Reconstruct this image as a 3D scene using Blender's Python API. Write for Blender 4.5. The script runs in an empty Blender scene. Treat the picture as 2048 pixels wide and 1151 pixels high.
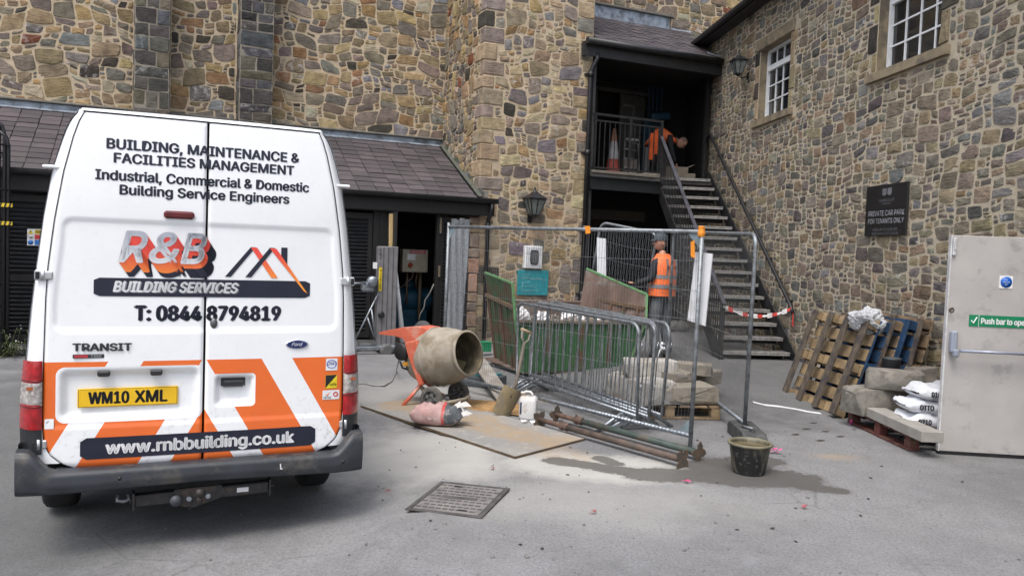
import bpy, math, random
import numpy as np
from mathutils import Vector, Matrix, Euler
from math import sin, cos, pi, radians, sqrt, atan2, hypot
rnd = random.Random(7)
scene = bpy.context.scene
COL = scene.collection

# ---------------------------------------------------------------- camera
FPX, PITCH, ROLL, EYE = 1600.0, radians(2.76), radians(2.16), 1.75
cF = Vector((0, cos(PITCH), -sin(PITCH)))
_u = Vector((0, sin(PITCH), cos(PITCH)))
cR = cos(ROLL) * Vector((1, 0, 0)) + sin(ROLL) * _u
cU = -sin(ROLL) * Vector((1, 0, 0)) + cos(ROLL) * _u
cam_d = bpy.data.cameras.new('camera')
cam = bpy.data.objects.new('camera', cam_d)
COL.objects.link(cam)
cam.matrix_world = Matrix(((cR.x, cU.x, -cF.x, 0), (cR.y, cU.y, -cF.y, 0), (cR.z, cU.z, -cF.z, EYE), (0, 0, 0, 1)))
cam_d.sensor_width = 36
cam_d.lens = 36 * FPX / 2048
cam_d.clip_start = .05
cam_d.clip_end = 500
scene.camera = cam
# ---------------------------------------------------------------- light: bright overcast day
SUN_EL, SUN_AZ = radians(62), radians(205)      # azimuth from +Y clockwise: behind the viewer, a little left
world = bpy.data.worlds.new('World')
scene.world = world
world.use_nodes = True
wn = world.node_tree
wn.nodes.clear()
sky = wn.nodes.new('ShaderNodeTexSky')
sky.sky_type = 'NISHITA'
sky.sun_disc = False
sky.sun_elevation = SUN_EL
sky.sun_rotation = SUN_AZ
sky.air_density = 1.0
sky.dust_density = 4.0
sky.ozone_density = 1.0
hs = wn.nodes.new('ShaderNodeHueSaturation')
hs.inputs['Saturation'].default_value = .6
bg = wn.nodes.new('ShaderNodeBackground')
bg.inputs['Strength'].default_value = .125
wo = wn.nodes.new('ShaderNodeOutputWorld')
wn.links.new(sky.outputs[0], hs.inputs['Color'])
wn.links.new(hs.outputs[0], bg.inputs['Color'])
wn.links.new(bg.outputs[0], wo.inputs[0])
sun_d = bpy.data.lights.new('sun', 'SUN')
sun_d.energy = .8
sun_d.angle = radians(24)
sun_d.color = (1, .975, .94)
sun = bpy.data.objects.new('sun', sun_d)
COL.objects.link(sun)
sdir = Vector((sin(SUN_AZ) * cos(SUN_EL), cos(SUN_AZ) * cos(SUN_EL), sin(SUN_EL)))
sun.rotation_euler = sdir.to_track_quat('Z', 'Y').to_euler()
sun.location = (0, -5, 12)
vs = scene.view_settings
vs.view_transform = 'Standard'
vs.look = 'None'
vs.gamma = 1
vs.use_curve_mapping = False
vs.exposure = 1.1
scene.cycles.max_bounces = 6
scene.cycles.use_denoising = True

# ---------------------------------------------------------------- frames: world, back walls (B), right-hand wall (R)
AZ_B, AZ_R = radians(65.8), radians(-5.3)
ROTZ = {'W': 0.0, 'B': pi / 2 - AZ_B, 'R': -AZ_R}
def fr(f, x, y, z=0):
    a = ROTZ[f]
    return Vector((x * cos(a) - y * sin(a), x * sin(a) + y * cos(a), z))
def to(f, P):
    a = ROTZ[f]
    return Vector((P[0] * cos(a) + P[1] * sin(a), -P[0] * sin(a) + P[1] * cos(a), P[2]))
def sstep(t):
    t = min(1, max(0, t))
    return t * t * (3 - 2 * t)
def ground_z(x, y):
    return .2 * sstep((y - 8.5) / 3.2) * sstep((x + 1) / 3) - .16 * sstep((-x - .45) / .9) * sstep((8.3 - y) / 2.2)
def ray(px, py):
    return cF + (px - 1024) / FPX * cR + (575.5 - py) / FPX * cU
def at(px, py, Y):
    d = ray(px, py)
    return Vector((0, 0, EYE)) + d * (Y / d.y)
def gnd(px, py, h=0):
    z = 0
    for _ in range(50):
        d = ray(px, py)
        P = Vector((0, 0, EYE)) + d * ((z + h - EYE) / d.z)
        z = .5 * z + .5 * ground_z(P.x, P.y)
    return P
BV, WN, BK = 13.40, 5.573, 15.53     # tower / shed front line, right wall line, back wall line
def onB(px, py, v=BV):
    d = to('B', ray(px, py))
    return Vector((0, 0, EYE)) + d * (v / d.y)
def onR(px, py, n=WN):
    d = to('R', ray(px, py))
    return Vector((0, 0, EYE)) + d * (n / d.x)

# ---------------------------------------------------------------- node helpers
class E:
    """a socket that can be used in arithmetic"""
    def __init__(s, nt, k): s.nt, s.k = nt, k
    def _m(s, op, *a):
        n = s.nt.nodes.new('ShaderNodeMath'); n.operation = op
        for i, v in enumerate((s,) + a):
            if isinstance(v, E): s.nt.links.new(v.k, n.inputs[i])
            else: n.inputs[i].default_value = v
        return E(s.nt, n.outputs[0])
    def __add__(s, o): return s._m('ADD', o)
    def __radd__(s, o): return s._m('ADD', o)
    def __sub__(s, o): return s._m('SUBTRACT', o)
    def __rsub__(s, o): return (s * -1) + o
    def __mul__(s, o): return s._m('MULTIPLY', o)
    def __rmul__(s, o): return s._m('MULTIPLY', o)
    def __truediv__(s, o): return s._m('DIVIDE', o)
    def abs(s): return s._m('ABSOLUTE')
    def sqrt(s): return s._m('SQRT')
    def frac(s): return s._m('FRACT')
    def floor(s): return s._m('FLOOR')
    def min(s, o): return s._m('MINIMUM', o)
    def max(s, o): return s._m('MAXIMUM', o)
    def gt(s, o): return s._m('GREATER_THAN', o)
    def lt(s, o): return s._m('LESS_THAN', o)
    def ss(s, a, b):
        n = s.nt.nodes.new('ShaderNodeMapRange'); n.interpolation_type = 'SMOOTHSTEP'
        s.nt.links.new(s.k, n.inputs[0]); n.inputs[1].default_value = a; n.inputs[2].default_value = b
        return E(s.nt, n.outputs[0])

class Mat:
    def __init__(s, name):
        m = bpy.data.materials.new(name); m.use_nodes = True
        s.m = m; s.nt = m.node_tree
        s.b = s.nt.nodes['Principled BSDF']
        s.geo = None
    def pos(s):
        if not s.geo: s.geo = s.nt.nodes.new('ShaderNodeNewGeometry')
        return s.geo.outputs['Position']
    def objpos(s):
        return s.nt.nodes.new('ShaderNodeTexCoord').outputs['Object']
    def xyz(s, vec):
        n = s.nt.nodes.new('ShaderNodeSeparateXYZ'); s.nt.links.new(vec, n.inputs[0])
        return [E(s.nt, o) for o in n.outputs]
    def noise(s, scale, detail=3, rough=.55, vec=None, dist=0, stretch=None):
        n = s.nt.nodes.new('ShaderNodeTexNoise')
        n.inputs['Scale'].default_value = scale; n.inputs['Detail'].default_value = detail
        n.inputs['Roughness'].default_value = rough; n.inputs['Distortion'].default_value = dist
        v = vec or s.pos()
        if stretch:
            mp = s.nt.nodes.new('ShaderNodeMapping'); mp.inputs['Scale'].default_value = stretch
            s.nt.links.new(v, mp.inputs[0]); v = mp.outputs[0]
        s.nt.links.new(v, n.inputs['Vector'])
        return E(s.nt, n.outputs[0])
    def voro(s, scale, vec=None, feat='F1'):
        n = s.nt.nodes.new('ShaderNodeTexVoronoi'); n.feature = feat
        n.inputs['Scale'].default_value = scale
        s.nt.links.new(vec or s.pos(), n.inputs['Vector'])
        return E(s.nt, n.outputs[0])
    def rand(s):
        a = E(s.nt, s.nt.nodes.new('ShaderNodeObjectInfo').outputs['Random'])
        if not s.geo: s.pos()
        return (a + E(s.nt, s.geo.outputs['Random Per Island'])).frac()
    def attr(s, name):
        n = s.nt.nodes.new('ShaderNodeAttribute'); n.attribute_name = name
        return n.outputs['Color'], E(s.nt, n.outputs['Alpha'])
    def mix(s, f, a, b, mode='MIX'):
        n = s.nt.nodes.new('ShaderNodeMix'); n.data_type = 'RGBA'; n.blend_type = mode
        for v, i in ((f, 0), (a, 6), (b, 7)):
            if isinstance(v, E): s.nt.links.new(v.k, n.inputs[i])
            elif hasattr(v, 'links'): s.nt.links.new(v, n.inputs[i])
            elif i == 0: n.inputs[0].default_value = v
            else: n.inputs[i].default_value = (*v[:3], 1)
        return n.outputs[2]
    def col(s, c):
        if hasattr(c, 'links'): s.nt.links.new(c, s.b.inputs['Base Color'])
        else: s.b.inputs['Base Color'].default_value = (*c[:3], 1)
        return s
    def set(s, k, v):
        if isinstance(v, E): s.nt.links.new(v.k, s.b.inputs[k])
        else: s.b.inputs[k].default_value = v
        return s
    def bump(s, h, strength=.3, dist=.01):
        n = s.nt.nodes.new('ShaderNodeBump'); n.inputs['Strength'].default_value = strength
        n.inputs['Distance'].default_value = dist
        s.nt.links.new(h.k, n.inputs['Height']); s.nt.links.new(n.outputs[0], s.b.inputs['Normal'])
        return s

def scl(c, k): return tuple(min(1, x * k) for x in c[:3])
def simple(name, col, rough=.7, metal=0, var=.18, scale=9, bump=.15, bscale=60, dirt=None, rand=0, stretch=None, coat=0, spec=None):
    """a plain surface: tone varying with noise, optional dirt colour in patches, optional change from piece to piece"""
    M = Mat(name)
    n = M.noise(scale, 4, stretch=stretch)
    f = n.ss(.3, .7)
    c = M.mix(f, scl(col, 1 - var), scl(col, 1 + var))
    if rand:
        c = M.mix(M.rand() * rand, c, scl(col, .3))
    if dirt:
        dc, amt, ds = dirt
        d = M.noise(ds, 5, .65)
        c = M.mix(d.ss(.62 - .3 * amt, .72 - .12 * amt) * min(1, .4 + amt), c, dc)
    M.col(c)
    M.set('Metallic', metal)
    M.set('Roughness', n * .2 + (rough - .1))
    if coat:
        M.set('Coat Weight', coat); M.set('Coat Roughness', .08)
    if spec is not None: M.set('Specular IOR Level', spec)
    if bump: M.bump(M.noise(bscale, 3), bump, .004)
    return M.m

# ---------------------------------------------------------------- mesh helpers
class MB:
    def __init__(s): s.v, s.f, s.sm = [], [], []
    def add(s, vs, fs, smooth=False):
        o = len(s.v); s.v += [tuple(p) for p in vs]
        s.f += [tuple(i + o for i in f) for f in fs]; s.sm += [smooth] * len(fs)
        return s
    def box(s, c, d, bev=0, rot=None):
        c = Vector(c); h = [x / 2 for x in d]
        if bev <= 0:
            P = [Vector((x * h[0], y * h[1], z * h[2])) for x in (-1, 1) for y in (-1, 1) for z in (-1, 1)]
            F = [(0, 1, 3, 2), (4, 6, 7, 5), (0, 4, 5, 1), (2, 3, 7, 6), (0, 2, 6, 4), (1, 5, 7, 3)]
        else:
            b = min(bev, *(x * .9 for x in h)); P = []; idx = {}
            for x in (-1, 1):
                for y in (-1, 1):
                    for z in (-1, 1):
                        for a in range(3):
                            k = [h[0] - b, h[1] - b, h[2] - b]; k[a] = h[a]
                            idx[(x, y, z, a)] = len(P); P.append(Vector((x * k[0], y * k[1], z * k[2])))
            F = []
            cyc = [(-1, -1), (1, -1), (1, 1), (-1, 1)]
            for a in range(3):
                for sg in (-1, 1):
                    q = []
                    for p, r in cyc:
                        k = [0, 0, 0]; k[a] = sg; k[(a + 1) % 3] = p; k[(a + 2) % 3] = r
                        q.append(idx[(*k, a)])
                    F.append(tuple(q if sg > 0 else q[::-1]))
            for a in range(3):          # edges along axis a
                b1, b2 = (a + 1) % 3, (a + 2) % 3
                for p in (-1, 1):
                    for r in (-1, 1):
                        k0 = [0, 0, 0]; k0[a] = -1; k0[b1] = p; k0[b2] = r
                        k1 = list(k0); k1[a] = 1
                        q = (idx[(*k0, b1)], idx[(*k1, b1)], idx[(*k1, b2)], idx[(*k0, b2)])
                        F.append(q if p * r < 0 else q[::-1])
            for x in (-1, 1):
                for y in (-1, 1):
                    for z in (-1, 1):
                        q = tuple(idx[(x, y, z, a)] for a in range(3))
                        F.append(q if x * y * z > 0 else q[::-1])
        if rot is not None: P = [rot @ p for p in P]
        return s.add([p + c for p in P], F)
    def beam(s, p0, p1, w, t, up=(0, 0, 1), bev=0):
        """square bar from p0 to p1, w along 'side', t along 'up'"""
        p0, p1 = Vector(p0), Vector(p1); d = (p1 - p0); L = d.length; d.normalize()
        sd = d.cross(Vector(up))
        if sd.length < 1e-4: sd = d.cross(Vector((1, 0, 0)))
        sd.normalize(); u = sd.cross(d)
        R = Matrix((d, sd, u)).transposed()
        return s.box((p0 + p1) / 2, (L, w, t), bev, R)
    def tube(s, pts, r, seg=8, closed=False, smooth=True, cap=True):
        pts = [Vector(p) for p in pts]; n = len(pts); rr = r if hasattr(r, '__len__') else [r] * n
        V, F = [], []; prev = None
        for i, p in enumerate(pts):
            if closed: t = pts[(i + 1) % n] - pts[i - 1]
            else: t = pts[min(i + 1, n - 1)] - pts[max(i - 1, 0)]
            t.normalize()
            if prev is None:
                a = Vector((0, 0, 1)) if abs(t.z) < .9 else Vector((1, 0, 0))
                nx = t.cross(a).normalized()
            else:
                nx = prev - t * prev.dot(t)
                nx = nx.normalized() if nx.length > 1e-6 else t.orthogonal().normalized()
            prev = nx; ny = t.cross(nx)
            for k in range(seg):
                a = 2 * pi * k / seg
                V.append(p + (nx * cos(a) + ny * sin(a)) * rr[i])
        for i in range(n if closed else n - 1):
            j = (i + 1) % n
            for k in range(seg):
                l = (k + 1) % seg
                F.append((i * seg + k, i * seg + l, j * seg + l, j * seg + k))
        s.add(V, F, smooth)
        if cap and not closed:
            o = len(s.v) - len(V)
            s.f.append(tuple(o + k for k in reversed(range(seg)))); s.f.append(tuple(o + (n - 1) * seg + k for k in range(seg)))
            s.sm += [False, False]
        return s
    def cyl(s, p0, p1, r0, r1=None, seg=12, smooth=True):
        return s.tube([p0, p1], [r0, r0 if r1 is None else r1], seg, smooth=smooth)
    def lathe(s, prof, c=(0, 0, 0), axis=(0, 0, 1), seg=24, smooth=True):
        """profile [(r, h)] turned round an axis through c"""
        c = Vector(c); q = Vector((0, 0, 1)).rotation_difference(Vector(axis)).to_matrix()
        V, F = [], []
        for r, h in prof:
            for k in range(seg):
                a = 2 * pi * k / seg
                V.append(c + q @ Vector((r * cos(a), r * sin(a), h)))
        for i in range(len(prof) - 1):
            for k in range(seg):
                l = (k + 1) % seg
                F.append((i * seg + k, i * seg + l, (i + 1) * seg + l, (i + 1) * seg + k))
        return s.add(V, F, smooth)
    def prism(s, poly, ext, smooth=False):
        """polygon of 3-D points pushed along ext"""
        P = [Vector(p) for p in poly]; e = Vector(ext); n = len(P)
        nn = Vector((0, 0, 0))
        for i in range(n): nn += P[i].cross(P[(i + 1) % n])
        if nn.dot(e) > 0: P = P[::-1]
        V = P + [p + e for p in P]
        F = [tuple(range(n)), tuple(range(2 * n - 1, n - 1, -1))]
        F += [(i, i + n, (i + 1) % n + n, (i + 1) % n) for i in range(n)]
        return s.add(V, F, smooth)
    def grid(s, fn, nu, nv, smooth=True, close_u=False, flip=False):
        V = [fn(i / nu, j / nv) for i in range(nu + (0 if close_u else 1)) for j in range(nv + 1)]
        W = nv + 1; N = nu if close_u else nu + 1
        F = []
        for i in range(nu):
            k = (i + 1) % N
            for j in range(nv):
                q = (i * W + j, k * W + j, k * W + j + 1, i * W + j + 1)
                F.append(q[::-1] if flip else q)
        return s.add(V, F, smooth)
    def mesh(s, name, mat=None):
        me = bpy.data.meshes.new(name)
        me.from_pydata(s.v, [], s.f)
        me.polygons.foreach_set('use_smooth', s.sm)
        if mat: me.materials.append(mat)
        me.update()
        return me

OFF = {}
def rootoff(o):
    while o is not None:
        if o.name in OFF: return OFF[o.name]
        o = o.parent
    return Vector((0, 0, 0))
def put(name, me, parent=None, kind=None, label=None, mw=None):
    o = bpy.data.objects.new(name, me); COL.objects.link(o)
    if parent is not None: o.parent = parent
    if kind: o['kind'] = kind
    if label: o['label'] = label
    if mw is not None: o.matrix_basis = mw
    return o
def part(name, mb, mat, parent=None, kind=None, label=None):
    """mesh given in the frame of its thing; becomes a child of parent"""
    off = rootoff(parent)
    if off.length > 0: mb.v = [(p[0] - off.x, p[1] - off.y, p[2] - off.z) for p in mb.v]
    return put(name, mb.mesh(name, mat), parent, kind, label)
def thing(name, label, cat, loc=(0, 0, 0), frame='W', group=None, rot=None, local=False):
    """Empty at the base of a thing; parts are written in frame coordinates (or local ones)"""
    o = bpy.data.objects.new(name, None); COL.objects.link(o)
    o.empty_display_size = .1
    o.location = fr(frame, *loc)
    o.rotation_euler = rot if rot is not None else (0, 0, ROTZ[frame])
    o['label'] = label; o['category'] = cat
    if group: o['group'] = group
    OFF[o.name] = Vector((0, 0, 0)) if local else Vector(loc)
    return o
def solo(name, mb, mat, label, cat, group=None, frame='W', loc=None):
    """a thing that is one mesh, written in frame coordinates, origin at loc"""
    loc = Vector(loc if loc is not None else np.array(mb.v).min(0) * .5 + np.array(mb.v).max(0) * .5)
    mb.v = [(p[0] - loc.x, p[1] - loc.y, p[2] - loc.z) for p in mb.v]
    o = put(name, mb.mesh(name, mat))
    o.location = fr(frame, *loc); o.rotation_euler = (0, 0, ROTZ[frame])
    o['label'] = label; o['category'] = cat
    if group: o['group'] = group
    return o
def dup(root, loc, rot, label, group=None):
    r = root.copy(); COL.objects.link(r)
    r.location = loc; r.rotation_euler = rot; r['label'] = label
    if group: r['group'] = group
    OFF[r.name] = Vector((0, 0, 0))
    for ch in list(root.children):
        c = ch.copy(); COL.objects.link(c); c.parent = r
        for g in list(ch.children):
            d = g.copy(); COL.objects.link(d); d.parent = c
    return r
try:
    FONT = bpy.data.fonts.load(bpy.utils.system_resource('DATAFILES') + '/fonts/Inter.woff2')     # Blender's own interface font
except Exception:
    FONT = None
def text_mb(txt, h, bold=0, xs=1, off=0, shear=0, align='CENTER', ext=.001, fn=None, width=None, space=1.0):
    """lettering as geometry in the xz plane (x right, z up, facing -y); h = cap height; fn maps a point to its place"""
    cu = bpy.data.curves.new('t', 'FONT'); cu.body = txt; cu.size = h / .729
    cu.align_x = 'LEFT'
    if FONT: cu.font = FONT
    cu.shear = shear; cu.offset = off * h; cu.space_character = space; cu.resolution_u = 3
    o = bpy.data.objects.new('t', cu); COL.objects.link(o)
    dg = bpy.context.evaluated_depsgraph_get()
    me = o.evaluated_get(dg).to_mesh()
    V = [v.co.copy() for v in me.vertices]; F = [tuple(p.vertices) for p in me.polygons]
    o.evaluated_get(dg).to_mesh_clear()
    bpy.data.objects.remove(o); bpy.data.curves.remove(cu)
    x0 = min(v.x for v in V); x1 = max(v.x for v in V)
    k = (width / (x1 - x0)) if width else xs
    sh = {'CENTER': .5, 'LEFT': 0, 'RIGHT': 1}[align]
    mb = MB()
    hz = h / max(v.y for v in V)
    w = (bold * h * 3.2 if bold < .05 else (bold - .05) * h * 320 * 1.15)                      # weight: the same outline laid down a few times, each a hair further out
    for c, (sx, sz) in enumerate(((0, 0), (w, 0), (-w, 0), (0, w * .6), (0, -w * .6)) if 0 < bold < .05 else [(w * q * cos(a), w * q * sin(a)) for q in (1,) for a in [pi * i / 5 for i in range(10)]] if bold else ((0, 0),)):
        P = []
        for v in V:
            p = Vector(((v.x - x0 - sh * (x1 - x0)) * k + sx, -ext - c * .0003, v.y * hz + sz))
            P.append(fn(p) if fn else p)
        mb.add(P, F)
    return mb
# ================================================================ materials used widely
M_black = simple('black_paint', (.012, .012, .014), .45, var=.3, bump=.1)
M_darkwood = simple('dark_stained_wood', (.011, .010, .010), .7, var=.35, scale=14, stretch=(1, 1, .15), rand=.4)
M_lead = simple('lead_flashing', (.27, .31, .36), .5, .2, var=.25, scale=6, dirt=((.10, .11, .12), .5, 5))
M_galv = simple('galvanised_steel', (.30, .33, .36), .42, .75, var=.22, scale=22, dirt=((.16, .17, .18), .4, 16))
M_galvdull = simple('dull_galvanised_tube', (.23, .25, .265), .5, .55, var=.22, scale=18, dirt=((.12, .12, .12), .45, 12))
M_white = simple('white_paint', (.74, .75, .75), .5, var=.06, dirt=((.45, .43, .4), .3, 5))
M_glass = simple('dark_window_glass', (.012, .013, .016), .06, var=.4, scale=1.2, bump=.06, bscale=3, spec=.6)
M_rope = simple('grey_cable', (.25, .24, .22), .6)

# ================================================================ ground
def ground():
    mb = MB()
    xs = np.concatenate([np.linspace(-70, -12, 10), np.linspace(-11, 11, 45), np.linspace(12, 70, 10)])
    ys = np.concatenate([np.linspace(-60, -2, 8), np.linspace(-1, 19, 48), np.linspace(21, 90, 8)])
    V = [(x, y, ground_z(x, y)) for x in xs for y in ys]
    n = len(ys)
    F = [(i * n + j, (i + 1) * n + j, (i + 1) * n + j + 1, i * n + j + 1) for i in range(len(xs) - 1) for j in range(n - 1)]
    mb.add(V, F, True)
    M = Mat('worn_asphalt')
    x, y, z = M.xyz(M.pos())
    big = M.noise(.55, 5, .6); mid = M.noise(3.2, 5, .65); fine = M.noise(46, 3, .7); grit = M.voro(75)
    c = M.mix(big.ss(.32, .68), (.150, .150, .152), (.232, .231, .232))
    c = M.mix(mid.ss(.42, .72) * .5, c, (.24, .243, .25))
    c = M.mix(fine.ss(.42, .68) * .48, c, (.075, .077, .08))
    c = M.mix((1 - grit.ss(.05, .33)) * fine.ss(.3, .5) * .65, c, (.38, .38, .38)); sp2 = M.voro(41); c = M.mix((1 - sp2.ss(.06, .22)) * mid.ss(.4, .6) * .8, c, (.055, .056, .06))
    bl = M.noise(1.3, 6, .7, dist=.6); c = M.mix(bl.ss(.52, .72) * .45, c, (.095, .096, .098)); c = M.mix(bl.ss(.28, .46) * -.3 + .3, c, (.27, .272, .278))
    # pale cement dust tracked about between the van and the sheet of ply
    w1 = M.noise(1.6, 4, .6) - .5; w2 = M.noise(6, 4, .65) - .5
    def blob(px, py, rx, ry, rot=0):
        dx, dy = x - px, y - py
        a, b = dx * cos(rot) + dy * sin(rot), dy * cos(rot) - dx * sin(rot)
        a, b = a / rx, b / ry
        return (a * a + b * b).sqrt() + w1 * 1.1 + w2 * .5
    dust = (1 - blob(-.7, 6.75, 1.0, 1.25, .4).ss(.35, 1.1)).max(1 - blob(.7, 6.45, 1.05, .55, -.1).ss(.45, 1.1))
    dust = dust.max((1 - blob(-.9, 9.3, 1.3, 1.2).ss(.4, 1.2)) * .55).max((1 - blob(.6, 5.6, 1.6, .7).ss(.2, 1.2)) * .4)
    c = M.mix(dust * (.62 + mid * .5), c, (.43, .42, .39))
    orange = (1 - blob(.35, 7.0, .75, .35, -.7).ss(.4, 1)).max((1 - blob(3.0, 7.1, .35, .16).ss(.2, 1)) * .9)
    c = M.mix(orange * mid.ss(.3, .7) * .6, c, (.36, .25, .13))
    # spilt water round the bucket, running back towards the ply
    w3 = M.noise(14, 4, .7) - .5
    def seg(ax, ay, bx, by, rr):
        dx, dy = bx - ax, by - ay
        q = (((x - ax) * dx + (y - ay) * dy) / (dx * dx + dy * dy)).max(0).min(1)
        ex, ey = x - (q * dx + ax), y - (q * dy + ay)
        return (ex * ex + ey * ey).sqrt() / rr + w1 * 1.0 + w2 * 1.0 + w3 * .8
    wet = None
    for q in ((.42, 6.62, .78, 6.46, .13), (.78, 6.46, 1.15, 6.30, .14), (1.15, 6.30, 1.75, 6.34, .22), (1.75, 6.36, 2.25, 6.36, .34), (1.7, 6.6, 2.2, 6.85, .25), (2.3, 6.15, 2.55, 6.05, .12), (.82, 6.75, .9, 6.6, .09)):
        d_ = seg(*q); v = (1 - d_.ss(.80, .90)) * .72 + (1 - d_.ss(.95, 1.12)) * .28; wet = v if wet is None else wet.max(v)
    c = M.mix(wet * (.72 + mid * .2), c, (.075, .069, .061))
    # shade left of the van painted into the asphalt; darker patch at back right
    shade_dark = (1 - blob(-4.1, 6.2, 1.7, 6, .3).ss(.5, 1.3)).max((1 - blob(2.9, 11.2, 3.4, 3.3).ss(.45, 1.2)) * .85)
    c = M.mix(shade_dark * .6, c, (.055, .057, .056))
    # hair cracks
    ck = M.voro(.9, vec=M.mix(.08, M.pos(), M.nt.nodes.new('ShaderNodeTexNoise').outputs[1]), feat='DISTANCE_TO_EDGE')
    c = M.mix((1 - ck.ss(.0, .008)) * big.ss(.5, .6) * .35, c, (.06, .06, .06))
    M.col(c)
    M.set('Roughness', .93 - wet * .28)
    M.bump(fine * .6 + grit * .5 + mid * .8, .4, .006)
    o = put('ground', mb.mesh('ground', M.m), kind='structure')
ground()

# ================================================================ stone walls
def mortar(name, c1, c2, c3):
    M = Mat(name)
    n = M.noise(5, 5, .65); f = M.noise(60, 3, .7); b = M.noise(.8, 4)
    c = M.mix(n.ss(.3, .7), c1, c2)
    c = M.mix(b.ss(.52, .75) * .5, c, c3)
    c = M.mix(f.ss(.5, .8) * .35, c, scl(c1, .55))
    M.col(c); M.set('Roughness', .95); M.set('Specular IOR Level', .15)
    M.bump(f + n * 1.4, .75, .012)
    return M.m
M_mortar = mortar('buff_lime_mortar', (.46, .37, .255), (.53, .435, .31), (.38, .32, .235))
M_mortar_r = mortar('grey_lime_mortar', (.43, .37, .275), (.50, .435, .335), (.34, .305, .24))
M_mortar_d = mortar('dark_weathered_mortar', (.20, .18, .15), (.28, .25, .20), (.13, .12, .105))
def stone_mat():
    M = Mat('rubble_stone')
    tc, ta = M.attr('tint')
    n = M.noise(7, 5, .65); f = M.noise(38, 4, .7); st = M.noise(16, 4, .6, stretch=(.6, .6, 2.6))
    c = M.mix(n.ss(.28, .72), M.mix(1.0, tc, (.70, .68, .65), 'MULTIPLY'), M.mix(1.0, tc, (1.28, 1.25, 1.18), 'MULTIPLY'))
    c = M.mix(st.ss(.45, .75) * .45, c, M.mix(1.0, tc, (.5, .48, .46), 'MULTIPLY'))
    c = M.mix(f.ss(.55, .8) * .4, c, M.mix(1.0, tc, (.42, .42, .42), 'MULTIPLY'))
    lim = M.noise(9, 5, .7, dist=.4)
    c = M.mix(ta * lim.ss(.50, .66) * .75, c, (.52, .505, .48))
    run = M.noise(1.1, 4, .6, stretch=(1, 1, .35))
    c = M.mix(run.ss(.55, .8) * .3, c, (.075, .068, .058))
    M.col(c); M.set('Roughness', .93); M.set('Specular IOR Level', .2)
    M.bump(f * .7 + st * .9 + n, .9, .014)
    return M.m
M_stone = stone_mat()
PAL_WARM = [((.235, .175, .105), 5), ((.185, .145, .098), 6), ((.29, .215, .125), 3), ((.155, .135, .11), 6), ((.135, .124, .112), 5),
            ((.15, .125, .11), 3), ((.20, .12, .07), .9), ((.26, .18, .095), 1.5), ((.055, .048, .042), 1.6), ((.17, .175, .19), 2), ((.30, .26, .20), 2), ((.16, .06, .035), .5)]
PAL_GREY = [((.172, .150, .120), 6), ((.148, .135, .116), 7), ((.132, .127, .121), 5), ((.205, .168, .120), 5), ((.158, .132, .112), 3),
            ((.22, .175, .12), 2.5), ((.085, .08, .08), 2.5), ((.17, .125, .09), 1.0), ((.23, .205, .17), 1.8), ((.165, .165, .168), 2)]
PAL_DARK = [((.085, .082, .078), 6), ((.105, .10, .10), 5), ((.06, .058, .058), 5), ((.13, .115, .09), 3), ((.15, .14, .12), 2), ((.10, .105, .115), 3)]
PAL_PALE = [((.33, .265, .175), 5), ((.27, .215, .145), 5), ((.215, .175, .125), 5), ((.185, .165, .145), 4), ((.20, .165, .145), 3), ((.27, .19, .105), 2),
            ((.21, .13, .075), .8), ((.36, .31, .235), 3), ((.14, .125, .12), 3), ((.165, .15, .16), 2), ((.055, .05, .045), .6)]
def pick(pal, r):
    t = r.random() * sum(w for _, w in pal)
    for c, w in pal:
        t -= w
        if t <= 0: break
    k = 1.2 * r.uniform(.84, 1.17); j = [r.uniform(.94, 1.06) for _ in range(3)]
    return tuple(a * k * b for a, b in zip(c, j))
def clip(poly, a, b, k):
    """keep the part of a 2-D polygon where a*x + b*y <= k"""
    out = []; n = len(poly)
    for i in range(n):
        p, q = poly[i], poly[(i + 1) % n]
        dp, dq = a * p[0] + b * p[1] - k, a * q[0] + b * q[1] - k
        if dp <= 0: out.append(p)
        if (dp < 0) != (dq < 0) and dp != dq:
            t = dp / (dp - dq); out.append((p[0] + t * (q[0] - p[0]), p[1] + t * (q[1] - p[1])))
    return out
def parea(p): return .5 * abs(sum(p[i - 1][0] * p[i][1] - p[i][0] * p[i - 1][1] for i in range(len(p))))
def carve(poly, holes):
    for h in holes:
        x0, x1, z0, z1 = h
        xs = [p[0] for p in poly]; zs = [p[1] for p in poly]
        if max(xs) <= x0 or min(xs) >= x1 or max(zs) <= z0 or min(zs) >= z1: continue
        best = []
        for q in (clip(poly, 1, 0, x0 - .01), clip(poly, -1, 0, -x1 - .01), clip(poly, 0, 1, z0 - .01), clip(poly, 0, -1, -z1 - .01)):
            if len(q) > 2 and (not best or parea(q) > parea(best)): best = q
        poly = best
        if len(poly) < 3: return []
    return poly
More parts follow.
